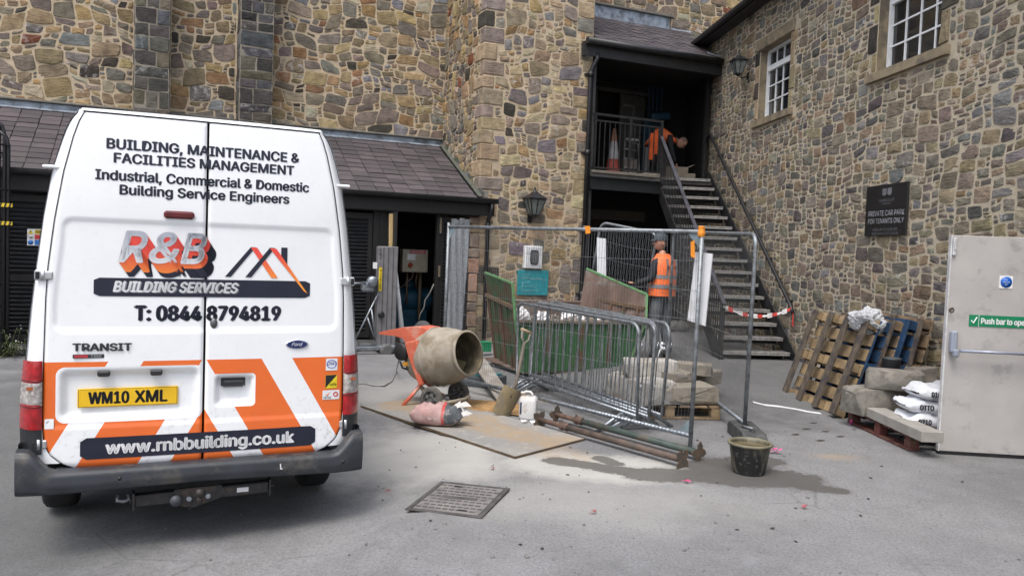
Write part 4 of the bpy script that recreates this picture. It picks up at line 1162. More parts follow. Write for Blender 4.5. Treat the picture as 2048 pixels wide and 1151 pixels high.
# ================================================================ the van, seen square on from behind
def van():
    U0, V0 = .297, 5.27
    P = Vector((U0, V0, 0))
    t = thing('van', 'white high-roofed panel van with orange chevrons seen from behind', 'van', P, 'B', local=True)
    # ---- materials
    def livery():
        M = Mat('van_paint_with_chevrons'); x, y, z = M.xyz(M.objpos())
        a = x.abs(); s = a + (z - .99) * .57
        wht = (s.gt(-.167) * s.lt(.015)).max(s.gt(.345) * s.lt(.535))
        org = (1 - wht) * z.lt(.996)
        def rr(cx, cz, hx, hz, r):
            dx = ((x - cx).abs() - (hx - r)).max(0); dz = ((z - cz).abs() - (hz - r)).max(0)
            return ((dx * dx + dz * dz).sqrt() - r).lt(0)
        org = org * (1 - rr(-.405, .80, .40, .165, .05)) * (1 - rr(.18, .80, .128, .105, .025))
        n = M.noise(2.2, 5, .65); sp = M.noise(26, 4, .7)
        w = M.mix(n.ss(.4, .75) * .25, (.84, .85, .86), (.68, .69, .69))
        c = M.mix(org, w, M.mix(n.ss(.3, .7), (.80, .155, .022), (.72, .135, .02)))
        grime = (1 - z.ss(.30, .95)) * .5 + .06
        c = M.mix(grime * sp.ss(.5, .75) * (1 - org * .75), c, (.28, .26, .235))
        M.col(c); M.set('Roughness', sp * .12 + .24 + grime * .12); M.set('Coat Weight', .5); M.set('Coat Roughness', .07)
        return M.m
    paint = livery()
    Mb = Mat('van_body_paint'); x, y, z = Mb.xyz(Mb.objpos()); n = Mb.noise(2.5, 5, .65)
    Mb.col(Mb.mix(n.ss(.45, .75) * ((1 - z.ss(.3, 1.2)) * .5 + .08), (.84, .85, .86), (.35, .33, .30))); Mb.set('Roughness', .28); Mb.set('Coat Weight', .5); Mb.set('Coat Roughness', .08)
    body = Mb.m
    M_seam = simple('door_seal', (.010, .010, .011), .7)
    M_bump = simple('van_bumper_plastic', (.030, .034, .041), .5, var=.2, scale=5, dirt=((.085, .078, .068), .35, 6))
    M_tyre = simple('tyre_rubber', (.016, .016, .017), .85, bump=.3)
    M_ink = simple('van_print_dark', (.012, .015, .030), .35, var=.05, bump=0)
    M_pw = simple('van_print_white', (.72, .73, .74), .4, var=.05, bump=0)
    M_silver = Mat('van_print_silver'); _, _, sz = M_silver.xyz(M_silver.objpos()); M_silver.col(M_silver.mix(sz.ss(1.55, 1.78), (.66, .67, .69), (.40, .42, .47))); M_silver = M_silver.m
    M_grad = Mat('van_print_flame'); gx_, _, gz = M_grad.xyz(M_grad.objpos()); M_grad.col(M_grad.mix((gz - 1.4).ss(.03, .28), (.85, .30, .03), (.78, .07, .05))); M_grad = M_grad.m
    M_chrome = simple('plated_hinge', (.55, .56, .57), .3, .7)
    # ---- silhouettes of the back (half width at height)
    prof = [(.25, .90), (.36, .955), (.5, .985), (.62, .988), (.8, .985), (1.0, .972), (1.3, .948), (1.55, .923), (1.85, .887), (2.1, .848), (2.28, .800), (2.36, .775), (2.42, .748), (2.46, .715)]
    dprof = [(.36, .70), (.40, .775), (.45, .83), (.52, .862), (.65, .872), (1.0, .868), (1.36, .860), (1.55, .850), (1.82, .820), (2.1, .776), (2.31, .728), (2.40, .700), (2.452, .675)]
    def W(pr, z):
        if z <= pr[0][0]: return pr[0][1]
        for (a, b), (c, d) in zip(pr, pr[1:]):
            if z <= c: return b + (d - b) * (z - a) / (c - a)
        return pr[-1][1]
    # ---- body shell: rings from the back frame forward to the nose
    top = 2.485
    def ring(k):       # k = vertical scale / inset of a section : list of (x, z)
        right = [(w - k, z) for z, w in prof]
        roof = [(.66 - k, 2.478 - k * .3), (.5, 2.487 - k * .3), (.25, 2.492 - k * .3), (0, 2.494 - k * .3)]
        h = [(r[0], r[1]) for r in right] + roof
        return h + [(-a, b) for a, b in h[-2::-1]]
    m = MB(); secs = [(.083, .004, 1), (.12, .0, 1), (.3, 0, 1), (2.6, 0, 1), (4.0, .01, 1), (4.5, .05, .94)]
    V = []; nr_ = len(ring(0))
    for y, k, sc in secs: V += [(a, y, .25 + (b - .25) * sc) for a, b in ring(k)]
    F = []
    for i in range(len(secs) - 1):
        for j in range(nr_ - 1): F.append((i * nr_ + j, i * nr_ + j + 1, (i + 1) * nr_ + j + 1, (i + 1) * nr_ + j))
    m.add(V, F, True); L = len(secs)
    bd = part('body', m, body, t)
    m = MB()                                                    # bonnet and windscreen end
    o = [(a, 4.5, .25 + (b - .25) * .94) for a, b in ring(.05)]; e = [(a * .95, 5.05, min(b, 1.35) * .98) for a, b in ring(.06)]; e2 = [(a * .9, 5.6, min(b, 1.05) * .95) for a, b in ring(.08)]
    m.add(o + e + e2, [(i * nr_ + j, i * nr_ + j + 1, (i + 1) * nr_ + j + 1, (i + 1) * nr_ + j) for i in range(2) for j in range(nr_ - 1)] + [tuple(range(2 * nr_, 3 * nr_))], True)
    part('bonnet', m, body, t)
    # back frame: painted border round the doors, with the dark rubber behind
    def sy(x, z):      # barrel of the rear doors
        return .030 * (abs(x) / .9) ** 3.2 + .03 * max(0, (z - 1.9) / .6) ** 2
    m = MB(); n = 90
    for sgn in (-1, 1):
        def fb(a, b):
            z = .40 + (2.47 - .40) * b; x0, x1 = W(dprof, z) + .0035, W(prof, z) - .003
            q = x0 + (x1 - x0) * a
            return (sgn * q, sy(x0, z) + .0 + .085 * a ** 2.2, z)
        m.grid(fb, 6, n, flip=sgn > 0)
    def ft(a, b):
        x = (a * 2 - 1) * .69; z0 = 2.462 - .0 * abs(x); z = z0 + (2.492 - .006 * (abs(x) / .69) ** 2 - z0) * b
        return (x, sy(x, 2.46) + .07 * b ** 2, z)
    m.grid(ft, 24, 3, flip=False)
    part('rear_frame', m, body, t)
    m = MB(); m.grid(lambda a, b: ((a * 2 - 1) * (W(dprof, .34 + 2.12 * b) + .012), .072 + sy(W(dprof, .34 + 2.12 * b), .34 + 2.12 * b) * .9, .34 + 2.12 * b), 20, 40)
    part('door_seal', m, M_seam, t)
    # ---- doors with their pressings
    def sd(x, z, cx, cz, hx, hz, r):
        dx, dz = abs(x - cx) - (hx - r), abs(z - cz) - (hz - r)
        return hypot(max(dx, 0), max(dz, 0)) + min(max(dx, dz), 0) - r
    def yy(x, z):
        y = sy(x, z)
        y += .011 * sstep(-sd(x, z, 0, 1.505, .825 - .04 * sstep((z - 1.3) / .5), .335, .06) / .02)
        y += .040 * sstep(-sd(x, z, -.405, .80, .385, .152, .05) / .045)
        y += .045 * sstep(-sd(x, z, .18, .80, .118, .095, .03) / .03)
        y -= .006 * sstep((.62 - z) / .012)
        y += .02 * sstep((.40 - z) / .05)
        return y
    def door(sgn):
        m = MB(); NU, NV = 74, 150
        def f(a, b):
            z = .352 + (2.455 - .352) * b; w = W(dprof, z); x = (.0065 + (w - .0065) * a) * sgn
            y = yy(x, z)
            ed = min(a * w, (1 - a) * w, (1 - b) * 2.1, b * 2.1)
            y += .012 * (1 - sstep(ed / .012))
            return (x, y, z)
        m.grid(f, NU, NV, flip=sgn < 0)
        return part('rear_door', m, paint, t, label='left rear door with the number plate recess' if sgn < 0 else 'right rear door with the black handle')
    dl, dr = door(-1), door(1)
    # ---- printed matter
    def on(x, z, out=.0025): return (x, yy(x, z) - out, z)
    def txt(s, x, z, h, w, bold, mat, par, out=.0025, shear=0, name='lettering', space=1):
        return part(name, text_mb(s, h, bold, width=w, shear=shear, space=space, fn=lambda p: on(x + p.x, z + p.z, out)), mat, par)
    B = .012
    txt('BUILDING, MAINTENANCE &', -.004, 2.252, .058, 1.10, .022, M_ink, dl)
    txt('FACILITIES MANAGEMENT', .0, 2.172, .056, 1.03, .022, M_ink, dl)
    txt('Industrial, Commercial & Domestic', 0, 2.068, .058, 1.222, .020, M_ink, dl)
    txt('Building Service Engineers', .003, 1.987, .057, .97, .020, M_ink, dl)
    txt('T: 0844 8794819', .03, 1.240, .088, .84, .030, M_ink, dl)
    def sheet(poly, mat, name, par, out=.002, n=1):
        m = MB(); m.add([on(a, b, out) for a, b in poly], [tuple(range(len(poly)))]); return part(name, m, mat, par)
    def strip(x0, x1, z0, z1, r, mat, name, par, out=.002):
        m = MB(); N = 40
        def q(a, b):
            x = x0 + (x1 - x0) * a; e = min(x - x0, x1 - x); k = 0 if e >= r else r - sqrt(max(0, r * r - (r - e) ** 2))
            return on(x, z0 + k + (z1 - z0 - 2 * k) * b, out)
        m.grid(q, N, 1); return part(name, m, mat, par)
    bar = strip(-.615, .637, 1.384, 1.493, .014, M_ink, 'name_bar', dl, .003)
    M_gs = simple('print_shadow', (.20, .21, .23), .5, bump=0)
    txt('BUILDING SERVICES', -.153, 1.408, .062, .70, .02, M_gs, bar, .0036, .25)
    txt('BUILDING SERVICES', -.160, 1.412, .062, .70, .02, M_pw, bar, .0046, .25)
    # big initials: silver faces, black and flame-coloured returns stepping down to the right
    g = None
    for k in range(12, 0, -1):
        q = k / 12; mt = M_ink if k % 3 == 0 or k > 9 else M_grad
        for s, x, w in (('R', -.408, .155), ('&', -.238, .165), ('B', -.072, .145)):
            o = part('initial_side', text_mb(s, .178, .05 * .36 + .032 if False else .0501, width=w * .95, shear=.25, fn=lambda p: on(x + p.x + .055 * q, 1.592 + p.z - .085 * q, .003 + .0004 * (12 - k))), M_grad if ((s in 'R&' and k < 9) or (s == 'B' and k < 5)) else M_ink, dl, 'stuff')
    for s, x, w in (('R', -.408, .155), ('&', -.238, .165), ('B', -.072, .145)):
        part('initial', text_mb(s, .178, .05 * .36 + .032 if False else .0501, width=w * .95, shear=.25, fn=lambda p: on(x + p.x, 1.592 + p.z, .0095)), M_silver, dl)
    # two gables with a chimney
    sheet([(.111, 1.512), (.262, 1.702), (.292, 1.702), (.146, 1.512)], M_ink, 'logo_stroke', dr, .003); sheet([(.262, 1.700), (.300, 1.700), (.432, 1.510), (.392, 1.510)], M_grad, 'logo_stroke', dr, .0036)
    sheet([(.232, 1.512), (.378, 1.702), (.410, 1.702), (.268, 1.512)], M_ink, 'logo_stroke', dr, .004); sheet([(.378, 1.698), (.418, 1.698), (.622, 1.412), (.598, 1.428)], M_grad, 'logo_stroke', dr, .0048)
    sheet([(.449, 1.655), (.488, 1.600), (.488, 1.706), (.449, 1.706)], M_ink, 'logo_stroke', dr, .003)
    wb = strip(-.675, .693, .417, .545, .022, M_ink, 'web_address_bar', dl, .003)
    txt('www.rnbbuilding.co.uk', .008, .446, .074, 1.09, .022, M_pw, wb, .0046)
    bdg = simple('badge_grey', (.045, .047, .055), .35, .4)
    part('badge', text_mb('TRANSIT', .043, .03, width=.308, ext=.004, fn=lambda p: on(-.563 + p.x, 1.062 + p.z, .004 - p.y)), bdg, dl)
    m = MB(); m.box((-.636, yy(-.636, 1.03) - .003, 1.030), (.165, .006, .024), .003); bb = part('small_badge', m, bdg, dl)
    m = MB(); m.box((-.675, yy(-.675, 1.03) - .0075, 1.030), (.07, .003, .016)); part('badge_red', m, simple('badge_red', (.45, .03, .04), .4), bb)
    part('lettering', text_mb('T350', .014, .004, width=.055, fn=lambda p: (-.597 + p.x, yy(-.6, 1.03) - .0075, 1.023 + p.z)), M_pw, bb)
    m = MB(); yb = yy(.56, 1.084)
    m.lathe([(.073, 0), (.071, .007), (.064, .009)], (0, 0, 0), (0, -1, 0), 28); m.v = [(.56 + p[0], yb + p[1], 1.084 + p[2] * .40) for p in m.v]; ov = part('oval_badge', m, M_chrome, dr)
    m = MB(); m.lathe([(.064, .0085), (0, .0095)], (0, 0, 0), (0, -1, 0), 28); m.v = [(.56 + p[0], yb + p[1], 1.084 + p[2] * .40) for p in m.v]; part('oval_field', m, simple('badge_blue', (.01, .02, .10), .3), ov)
    part('lettering', text_mb('Ford', .022, .0, width=.07, shear=.35, fn=lambda p: (.56 + p.x, yb - .0115, 1.074 + p.z)), M_pw, ov)
    # stickers on the right edge and the low left corner
    def stk(x0, x1, z0, z1, mat, par): return strip(x0, x1, z0, z1, .004, mat, 'sticker', par, .003)
    a = stk(.752, .83, .905, .985, M_pw, dr); txt('CHAS', .791, .94, .024, .06, .004, simple('sticker_blue', (.02, .07, .4), .4), a, .0045)
    m = MB(); m.tube([on(.791 + .032 * cos(q), .948 + .026 * sin(q), .004) for q in [k * 2 * pi / 20 for k in range(20)]], .0022, 4, True); part('ring', m, simple('sticker_blue2', (.02, .07, .4), .4), a)
    a = stk(.752, .83, .787, .876, simple('sticker_yellow', (.78, .62, .02), .4), dr); sheet([(.753, .789), (.753, .875), (.829, .875)], simple('sticker_black', (.012, .012, .012), .4), 'sticker_half', a, .0038); txt('safe', .803, .803, .02, .045, .003, simple('sticker_black3', (.012, .012, .012), .4), a, .0045)
    a = stk(.735, .848, .712, .774, M_pw, dr); txt('HETAS', .768, .717, .016, .05, .003, simple('sticker_black2', (.012, .012, .012), .4), a, .0045)
    sheet([(.755, .742), (.768, .736), (.79, .768), (.772, .75)], simple('sticker_orange', (.8, .2, .03), .4), 'sticker_flash', a, .0045)
    m = MB(); m.lathe([(.017, 0), (.009, .001)], (0, 0, 0), (0, -1, 0), 16); m.v = [(.822 + p[0], yy(.822, .745) - .0045, .745 + p[2]) for p in m.v]; part('sticker_swirl', m, simple('sticker_red', (.6, .05, .05), .4), a)
    a = stk(-.86, -.812, .607, .665, M_pw, dl); m = MB(); m.lathe([(.016, 0), (0, .001)], (0, 0, 0), (0, -1, 0), 12); m.v = [(-.836 + p[0], yy(-.836, .637) - .0045, .637 + p[2]) for p in m.v]; part('sticker_disc', m, simple('sticker_grey', (.12, .13, .16), .4), a)
    # ---- plate, plate lamps, handle, lock, third brake light
    yp = yy(-.42, .78); m = MB(); m.box((-.42, yp - .012, .778), (.548, .012, .114), .004); pl = part('number_plate', m, simple('plate_yellow', (.78, .47, .012), .4, var=.05, bump=0), dl)
    for s, x, w in (('WM10', -.527, .212), ('XML', -.297, .176)): part('lettering', text_mb(s, .070, .022, width=w, fn=lambda p: (x + p.x, yp - .0185, .743 + p.z)), simple('plate_black', (.012, .012, .012), .5), pl)
    m = MB()
    for x0, x1, z0, z1 in ((-.686, -.154, .829, .831), (-.686, -.154, .725, .727), (-.688, -.686, .725, .831), (-.154, -.152, .725, .831)): m.box(((x0 + x1) / 2, yp - .0182, (z0 + z1) / 2), (x1 - x0, .001, z1 - z0))
    part('plate_border', m, M_ink, pl)
    for x in (-.555, -.27): m = MB(); m.box((x, yy(x, .955) + .004, .925), (.068, .05, .034), .008); part('plate_lamp', m, simple('lamp_black', (.02, .02, .024), .4), dl)
    m = MB(); m.box((.175, yy(.175, .80) - .022, .84), (.135, .03, .046), .012); m.box((.175, yy(.175, .80) - .008, .848), (.145, .02, .05)); part('handle', m, simple('handle_black', (.018, .019, .022), .4), dr)
    m = MB(); m.lathe([(.022, 0), (.020, .008), (0, .009)], (0, 0, 0), (0, -1, 0), 14); m.v = [(.052 + p[0], yy(.052, 1.22) + p[1], 1.222 + p[2] * 1.5) for p in m.v]; part('lock', m, simple('lock_grey', (.13, .13, .135), .4, .5), dr)
    m = MB(); m.box((-.158, yy(-.158, 1.88) - .008, 1.881), (.172, .03, .046), .012); part('brake_light', m, simple('dark_red_lens', (.11, .008, .012), .2, bump=0, coat=.6), dl)
    # ---- hinges
    for x, z, w, h in ((-.868, 1.50, .085, .06), (.880, 1.495, .085, .06), (-.882, .518, .055, .06), (.888, .54, .055, .06)):
        sg = 1 if x > 0 else -1; y = yy(x, z) if abs(x) < .85 else sy(.87, z) + .015
        m = MB(); m.box((x - sg * .022, y - .012, z), (w * .5, .035, h * .8), .006); m.cyl((x + sg * .006, y - .018, z - h * .5), (x + sg * .006, y - .018, z + h * .5), .014); m.box((x + sg * .03, y - .006, z), (w * .5, .03, h), .008); h0 = part('hinge', m, M_chrome, t)
        m = MB(); m.box((x + sg * .034, y - .0215, z), (w * .25, .012, h * .7), .004); part('hinge_cover', m, M_black, h0)
    for sg in (-1, 1):
        m = MB(); z = 2.125; x = .79; m.box((sg * (x + .045), sy(.79, z) + .03, z), (.10, .05, .018), .006); part('door_stay', m, body, t)
    # ---- tail lamps
    M_red = simple('red_lens', (.33, .006, .010), .15, var=.25, scale=30, bump=.12, bscale=260, coat=.7); M_clr = simple('clear_lens', (.36, .33, .31), .12, var=.4, scale=40, bump=.5, bscale=240, coat=.7)
    for sg in (-1, 1):
        def seg(z0, z1, o=0):
            mm = MB()
            def q(a, b):
                z = z0 + (z1 - z0) * b; x0, x1 = .872, W(prof, z) + .006; x = x0 + (x1 - x0) * a
                e = min(a, .12) / .12; c = min(min(b, 1 - b) / .06, 1)
                return (sg * x, .018 + .10 * max(0, a - .25) ** 2 * 1.6 - .016 * e * (.6 + .4 * c) - o, z)
            mm.grid(q, 10, 10, flip=sg > 0); return mm
        lamp = part('tail_lamp', seg(.605, 1.005), M_red, t)
        part('clear_section', seg(.745, .885, .003), M_clr, lamp)
        m = MB(); m.box((sg * .925, .006, .848), (.05, .008, .02)); part('amber_bulb', m, simple('amber_lens', (.35, .10, .04), .25), lamp)
        for z in (.74, .89): mm = seg(z - .004, z + .004, .005); part('lens_rib', mm, simple('lens_rib', (.12, .01, .012), .3), lamp)
        m = MB()
        def q2(a, b):
            z = .46 + .147 * b; x = .872 + (W(prof, z) + .004 - .872) * a; return (sg * x, .012 + .12 * max(0, a - .2) ** 2, z)
        m.grid(q2, 8, 4, flip=sg > 0); part('corner_trim', m, simple('gloss_black_trim', (.02, .021, .024), .3), t)
    # ---- bumper
    def bump(a, b):
        x = (a * 2 - 1) * .997; e = abs(x) / 1.005
        top = .375 + .125 * sstep((e - .80) / .14); bot = .250 - .02 * e
        q = [(-.005, 1.0), (-.075, .97), (-.095, .85), (-.098, .4), (-.085, .08), (-.04, 0)]
        i = min(4, int(b * 5)); k = b * 5 - i
        y = q[i][0] + (q[i + 1][0] - q[i][0]) * k; f = q[i][1] + (q[i + 1][1] - q[i][1]) * k
        return (x - .0 * e, y + .10 * max(0, e - .8) ** 2 * 9 , bot + (top - bot) * f)
    m = MB(); m.grid(bump, 60, 20, flip=True)
    for sg in (-1, 1):
        m.grid(lambda a, b: (sg * .992, .03 + a * .75, .232 + (.268 + .0 * a) * b + .02), 6, 3, flip=sg < 0)
    bp = part('bumper', m, M_bump, t)
    m = MB(); m.box((0, .03, .36), (1.6, .14, .02)); part('bumper_step', m, M_bump, bp)
    for x in (-.46, .86): m = MB(); m.lathe([(.012, 0), (.011, .003), (0, .004)], (x, bump((x / 1.005 + 1) / 2, .5)[1] + .001, .315), (0, -1, 0), 12); part('parking_sensor', m, M_black, bp)
    m = MB(); m.add([(.458, -.0995, .30), (.466, -.0995, .30), (.462, -.0995, .335), (.456, -.0995, .335)], [(0, 1, 2, 3)]); m.add([(.462, -.0995, .30), (.475, -.0995, .307), (.47, -.0995, .297)], [(0, 1, 2)]); part('scrape', m, M_pw, bp)
    # ---- tow bar
    M_tow = simple('tow_bar_black', (.014, .014, .015), .5, dirt=((.06, .04, .03), .4, 12))
    m = MB(); m.beam((-.38, .0, .150), (.40, .0, .172), .07, .07, bev=.006); m.prism([(-.16, -.04, .205), (.11, -.04, .212), (.14, -.04, .17), (.10, -.04, .13), (-.05, -.04, .085), (-.16, -.04, .11)], (0, .02, 0)); tb = part('tow_bar', m, M_tow, t)
    for x, z in ((-.385, .15), (.405, .172)):
        m = MB(); m.box((x, 0, z), (.012, .09, .10)); m.cyl((x, 0, z), (x + (.03 if x > 0 else -.03), 0, z), .012); part('end_plate', m, M_tow, tb)
    m = MB(); m.tube([(-.02, -.05, .14), (-.02, -.14, .15), (-.02, -.155, .185)], .016, 8); m.lathe([(.014, -.02), (.025, -.005), (.027, .008), (.018, .024), (0, .028)], (-.02, -.155, .205), seg=14); part('tow_ball', m, simple('tow_ball_cap', (.03, .025, .023), .6), tb)
    for x, z in ((-.075, .145), (.035, .152)): m = MB(); m.lathe([(.016, 0), (.016, .014), (0, .015)], (x, -.042, z), (0, -1, 0), 6, False); part('bolt', m, M_galv, tb)
    m = MB(); m.lathe([(.035, 0), (.033, .02), (0, .022)], (-.15, -.045, .14), (0, -1, 0), 14); part('socket', m, simple('socket_grey', (.05, .055, .065), .5), tb)
    m = MB(); m.box((.24, -.037, .17), (.07, .004, .028)); part('rating_label', m, simple('label_grey', (.45, .45, .46), .5), tb)
    m = MB(); m.tube([(-.47, .02, .18), (-.475, .0, .155), (-.44, .0, .148), (-.41, .0, .155), (-.415, .02, .18)], .011, 8); part('towing_eye', m, M_galvdull, t)
    # ---- wheels, underside
    for sg in (-1, 1):
        for y in (.98, 4.35):
            m = MB(); m.lathe([(.20, -.10), (.30, -.105), (.325, -.085), (.333, -.05), (.333, .05), (.325, .085), (.30, .105), (.20, .10)], (sg * .845, y, .195), (1, 0, 0), 32)
            w = part('wheel', m, M_tyre, t)
            for gx in (-.055, -.02, .02, .055):
                pass
            m = MB(); m.lathe([(.20, .085), (.19, .05), (.06, .06), (0, .065)], (sg * .845, y, .195), (sg, 0, 0), 20); part('rim', m, M_galvdull, w)
    m = MB(); m.box((0, 2.6, .34), (1.70, 4.6, .16)); m.cyl((-.7, .98, .20), (.7, .98, .20), .06); m.box((.3, .6, .26), (.4, .5, .16), .04); m.box((-.55, .55, .25), (.16, .9, .05)); m.box((.55, .55, .25), (.16, .9, .05))
    part('chassis', m, simple('chassis_black', (.008, .008, .008), .8), t)
van()
# ================================================================ building-site things
def puff(mb, poly, ext, inset=.15, smooth=True):
    """a prism with softened edges: polygon of 3-D points swept along ext, end rings drawn in"""
    P = [Vector(p) for p in poly]; c = sum(P, Vector()) / len(P); e = Vector(ext); n = len(P)
    nn = Vector()
    for i in range(n): nn += P[i].cross(P[(i + 1) % n])
    if nn.dot(e) < 0: P = P[::-1]
    V = []
    for t, k in ((0, 1 - inset), (.03, 1 - inset * .45), (.14, 1), (.86, 1), (.97, 1 - inset * .45), (1, 1 - inset)): V += [c + (p - c) * k + e * t for p in P]
    F = [(j * n + i, j * n + (i + 1) % n, (j + 1) * n + (i + 1) % n, (j + 1) * n + i) for j in range(5) for i in range(n)]
    mb.add(V, F, smooth); o = len(mb.v) - len(V)
    mb.f += [tuple(o + i for i in reversed(range(n))), tuple(o + 5 * n + i for i in range(n))]; mb.sm += [False, False]
    return mb
def rough_stone(seed, dims, rot=0):
    """an angular block of walling stone: the hull of a box with knocked corners and split faces"""
    import bmesh
    r = random.Random(seed * 7 + 1); P = []
    for x in (-1, 1):
        for y in (-1, 1):
            for z in (-1, 1):
                for k in range(3):
                    q = [x * r.uniform(.72, 1.0), y * r.uniform(.70, 1.0), z * r.uniform(.62, 1.0)]; q[k] = (x, y, z)[k] * r.uniform(.93, 1.0); P.append(q)
    for k in range(8):
        a = r.randrange(3); q = [r.uniform(-.7, .7) for _ in range(3)]; q[a] = r.choice((-1, 1)) * r.uniform(1.0, 1.10); P.append(q)
    bm = bmesh.new()
    for q in P: bm.verts.new((q[0] * dims[0] / 2, q[1] * dims[1] / 2, q[2] * dims[2] / 2))
    res = bmesh.ops.convex_hull(bm, input=bm.verts)
    bmesh.ops.delete(bm, geom=[v for v in bm.verts if not v.link_faces], context='VERTS')
    bmesh.ops.subdivide_edges(bm, edges=bm.edges[:], cuts=1, use_grid_fill=True)
    from mathutils import noise as mn_
    for v in bm.verts: v.co *= 1 + .05 * mn_.noise(v.co * 9 + Vector((seed, 0, 0)))
    bm.verts.index_update(); mb = MB(); mb.add([tuple(v.co) for v in bm.verts], [tuple(v.index for v in f.verts) for f in bm.faces]); bm.free()
    mn = min(p[2] for p in mb.v); q = Matrix.Rotation(rot, 3, 'Z')
    mb.v = [tuple(q @ Vector((p[0], p[1], p[2] - mn))) for p in mb.v]
    return mb
# ---------------------------------------------------------------- mesh fence panels
def fence_panel(label, A, Bp, H, rounded, seed, tilt=0, gussets=False, cat='fence panel'):
    A, Bp = Vector(A), Vector(Bp); d = Bp - A; L = hypot(d.x, d.y); ang = atan2(d.y, d.x)
    t = thing('mesh_fence', label, cat, A, 'W', 'temporary mesh fence panels', rot=(tilt, -atan2(d.z, L), ang), local=True)
    R = .021; m = MB()
    if rounded:
        c = .12; pts = [(0, 0, .0), (0, 0, H - c)] + [(c - c * cos(q), 0, H - c + c * sin(q)) for q in (.4, .8, 1.2)] + [(c, 0, H), (L - c, 0, H)] + [(L - c + c * sin(q), 0, H - c + c * cos(q)) for q in (.4, .8, 1.2)] + [(L, 0, H - c), (L, 0, 0)]
        m.tube(pts, R, 10); part('frame', m, M_galvdull, t)
    else:
        for x in (0, L): m = MB(); m.tube([(x, 0, 0), (x, 0, H + .05)], R, 10); part('upright', m, M_galvdull, t)
        m = MB(); m.tube([(0, 0, H), (L, 0, H)], R * .95, 10); part('top_rail', m, M_galvdull, t)
    m = MB(); m.tube([(0, 0, .13), (L, 0, .13)], R, 10)
    x = .05
    while x < L - .03: m.lathe([(R * 1.12, -.006), (R * 1.12, .006)], (x, 0, .13), (1, 0, 0), 8); x += .042
    part('bottom_rail', m, M_galv, t)
    r = random.Random(seed); m = MB(); x = .06
    bow = lambda x, z: .022 * sin(x * 2.1 + seed) * sin(pi * (z - .13) / (H - .13))
    while x < L - .03:
        m.tube([(x + r.uniform(-.002, .002), bow(x, z), z) for z in (.13, .55, 1.05, 1.55, H)], .0016, 3, smooth=False, cap=False); x += .0365
    for k in range(1, 7):
        z = .13 + (H - .13) * k / 7; sag = r.uniform(.005, .03)
        m.tube([(L * j / 12, bow(L * j / 12, z) - .004, z - sag * sin(pi * j / 12) + r.uniform(-.004, .004)) for j in range(13)], .0022, 3, smooth=False, cap=False)
    part('wire_mesh', m, simple('fence_wire', (.20, .21, .22), .5, .5, bump=0), t, 'stuff')
    if gussets:
        for x, z, sx, sz in ((L - .02, H - .02, -1, -1), (L - .02, .15, -1, 1), (.02, H - .02, 1, -1), (.02, .15, 1, 1)):
            m = MB(); m.prism([(x, 0, z), (x + sx * .13, 0, z), (x, 0, z + sz * .13)], (0, .004, 0)); part('gusset', m, simple('gusset_blue_grey', (.24, .30, .33), .5, .3), t)
    return t, L
A1 = gnd(1380, 899); dr1 = (Vector((-.43, 9.5, 0)) - Vector((A1.x, A1.y, 0))).normalized()
F1, L1_ = fence_panel('long mesh fence panel nearest the viewer in front of the crowd barriers', Vector((A1.x, A1.y, 0)) + dr1 * 3.72 + Vector((0, 0, .03)), A1, 1.97, False, 1, gussets=True)
A2 = gnd(1489, 850, .13); A2.z = .02
far2 = A2 + Vector((-.11, 3.4, .10))
F2, L2_ = fence_panel('mesh fence panel running back towards the stairs with a white board', far2, A2, 1.96, True, 2)
q1, q2 = at(1171, 441, 13.0), at(1281, 463, 12.3); g1, g2 = ground_z(q1.x, q1.y), ground_z(q2.x, q2.y)
F3, L3_ = fence_panel('short mesh fence panel standing behind the skip', (q1.x, q1.y, q1.z - 2.02), (q2.x, q2.y, q2.z - 2.02), 2.02, True, 3)
# things on the panels: boards, tape
M_board = simple('white_plastic_board', (.66, .67, .69), .5, var=.05, dirt=((.5, .49, .47), .3, 4), bump=.05)
def on_panel(T, L, pts, off=-.03):
    """pixel points carried on to a panel's own plane, in its local frame"""
    bpy.context.view_layer.update(); M = T.matrix_world; n = (M.to_3x3() @ Vector((0, 1, 0))).normalized(); P0 = M.translation; O = Vector((0, 0, EYE)); out = []
    for px, py in pts:
        d = ray(px, py); k = (P0 - O).dot(n) / d.dot(n); v = M.inverted() @ (O + d * k); out.append(v)
    return out
def board_on(T, L, pts, label, name='white_board', thick=.012, off=-.035):
    P = on_panel(T, L, pts); m = MB(); m.prism([(p.x, off, p.z) for p in P], (0, thick, 0)); M = T.matrix_world
    mn = min(m.v, key=lambda p: p[2]); o = put(name, None) if False else None
    c = sum((Vector(p) for p in m.v), Vector()) / len(m.v)
    m.v = [tuple(Vector(p) - c) for p in m.v]
    o = put(name, m.mesh(name, M_board)); o.matrix_basis = M @ Matrix.Translation(c)
    o['label'] = label; o['category'] = 'board'; return o
board_on(F1, L1_, [(1383, 503), (1417, 507), (1402, 652), (1367, 640)], 'tall white board tied behind the fence post beside the stairs', off=.06)
board_on(F3, L3_, [(1196, 475), (1214, 477), (1214, 560), (1197, 556)], 'narrow white board on the short fence panel behind the skip')
M_tape = simple('orange_tape', (.75, .26, .02), .5, var=.1)
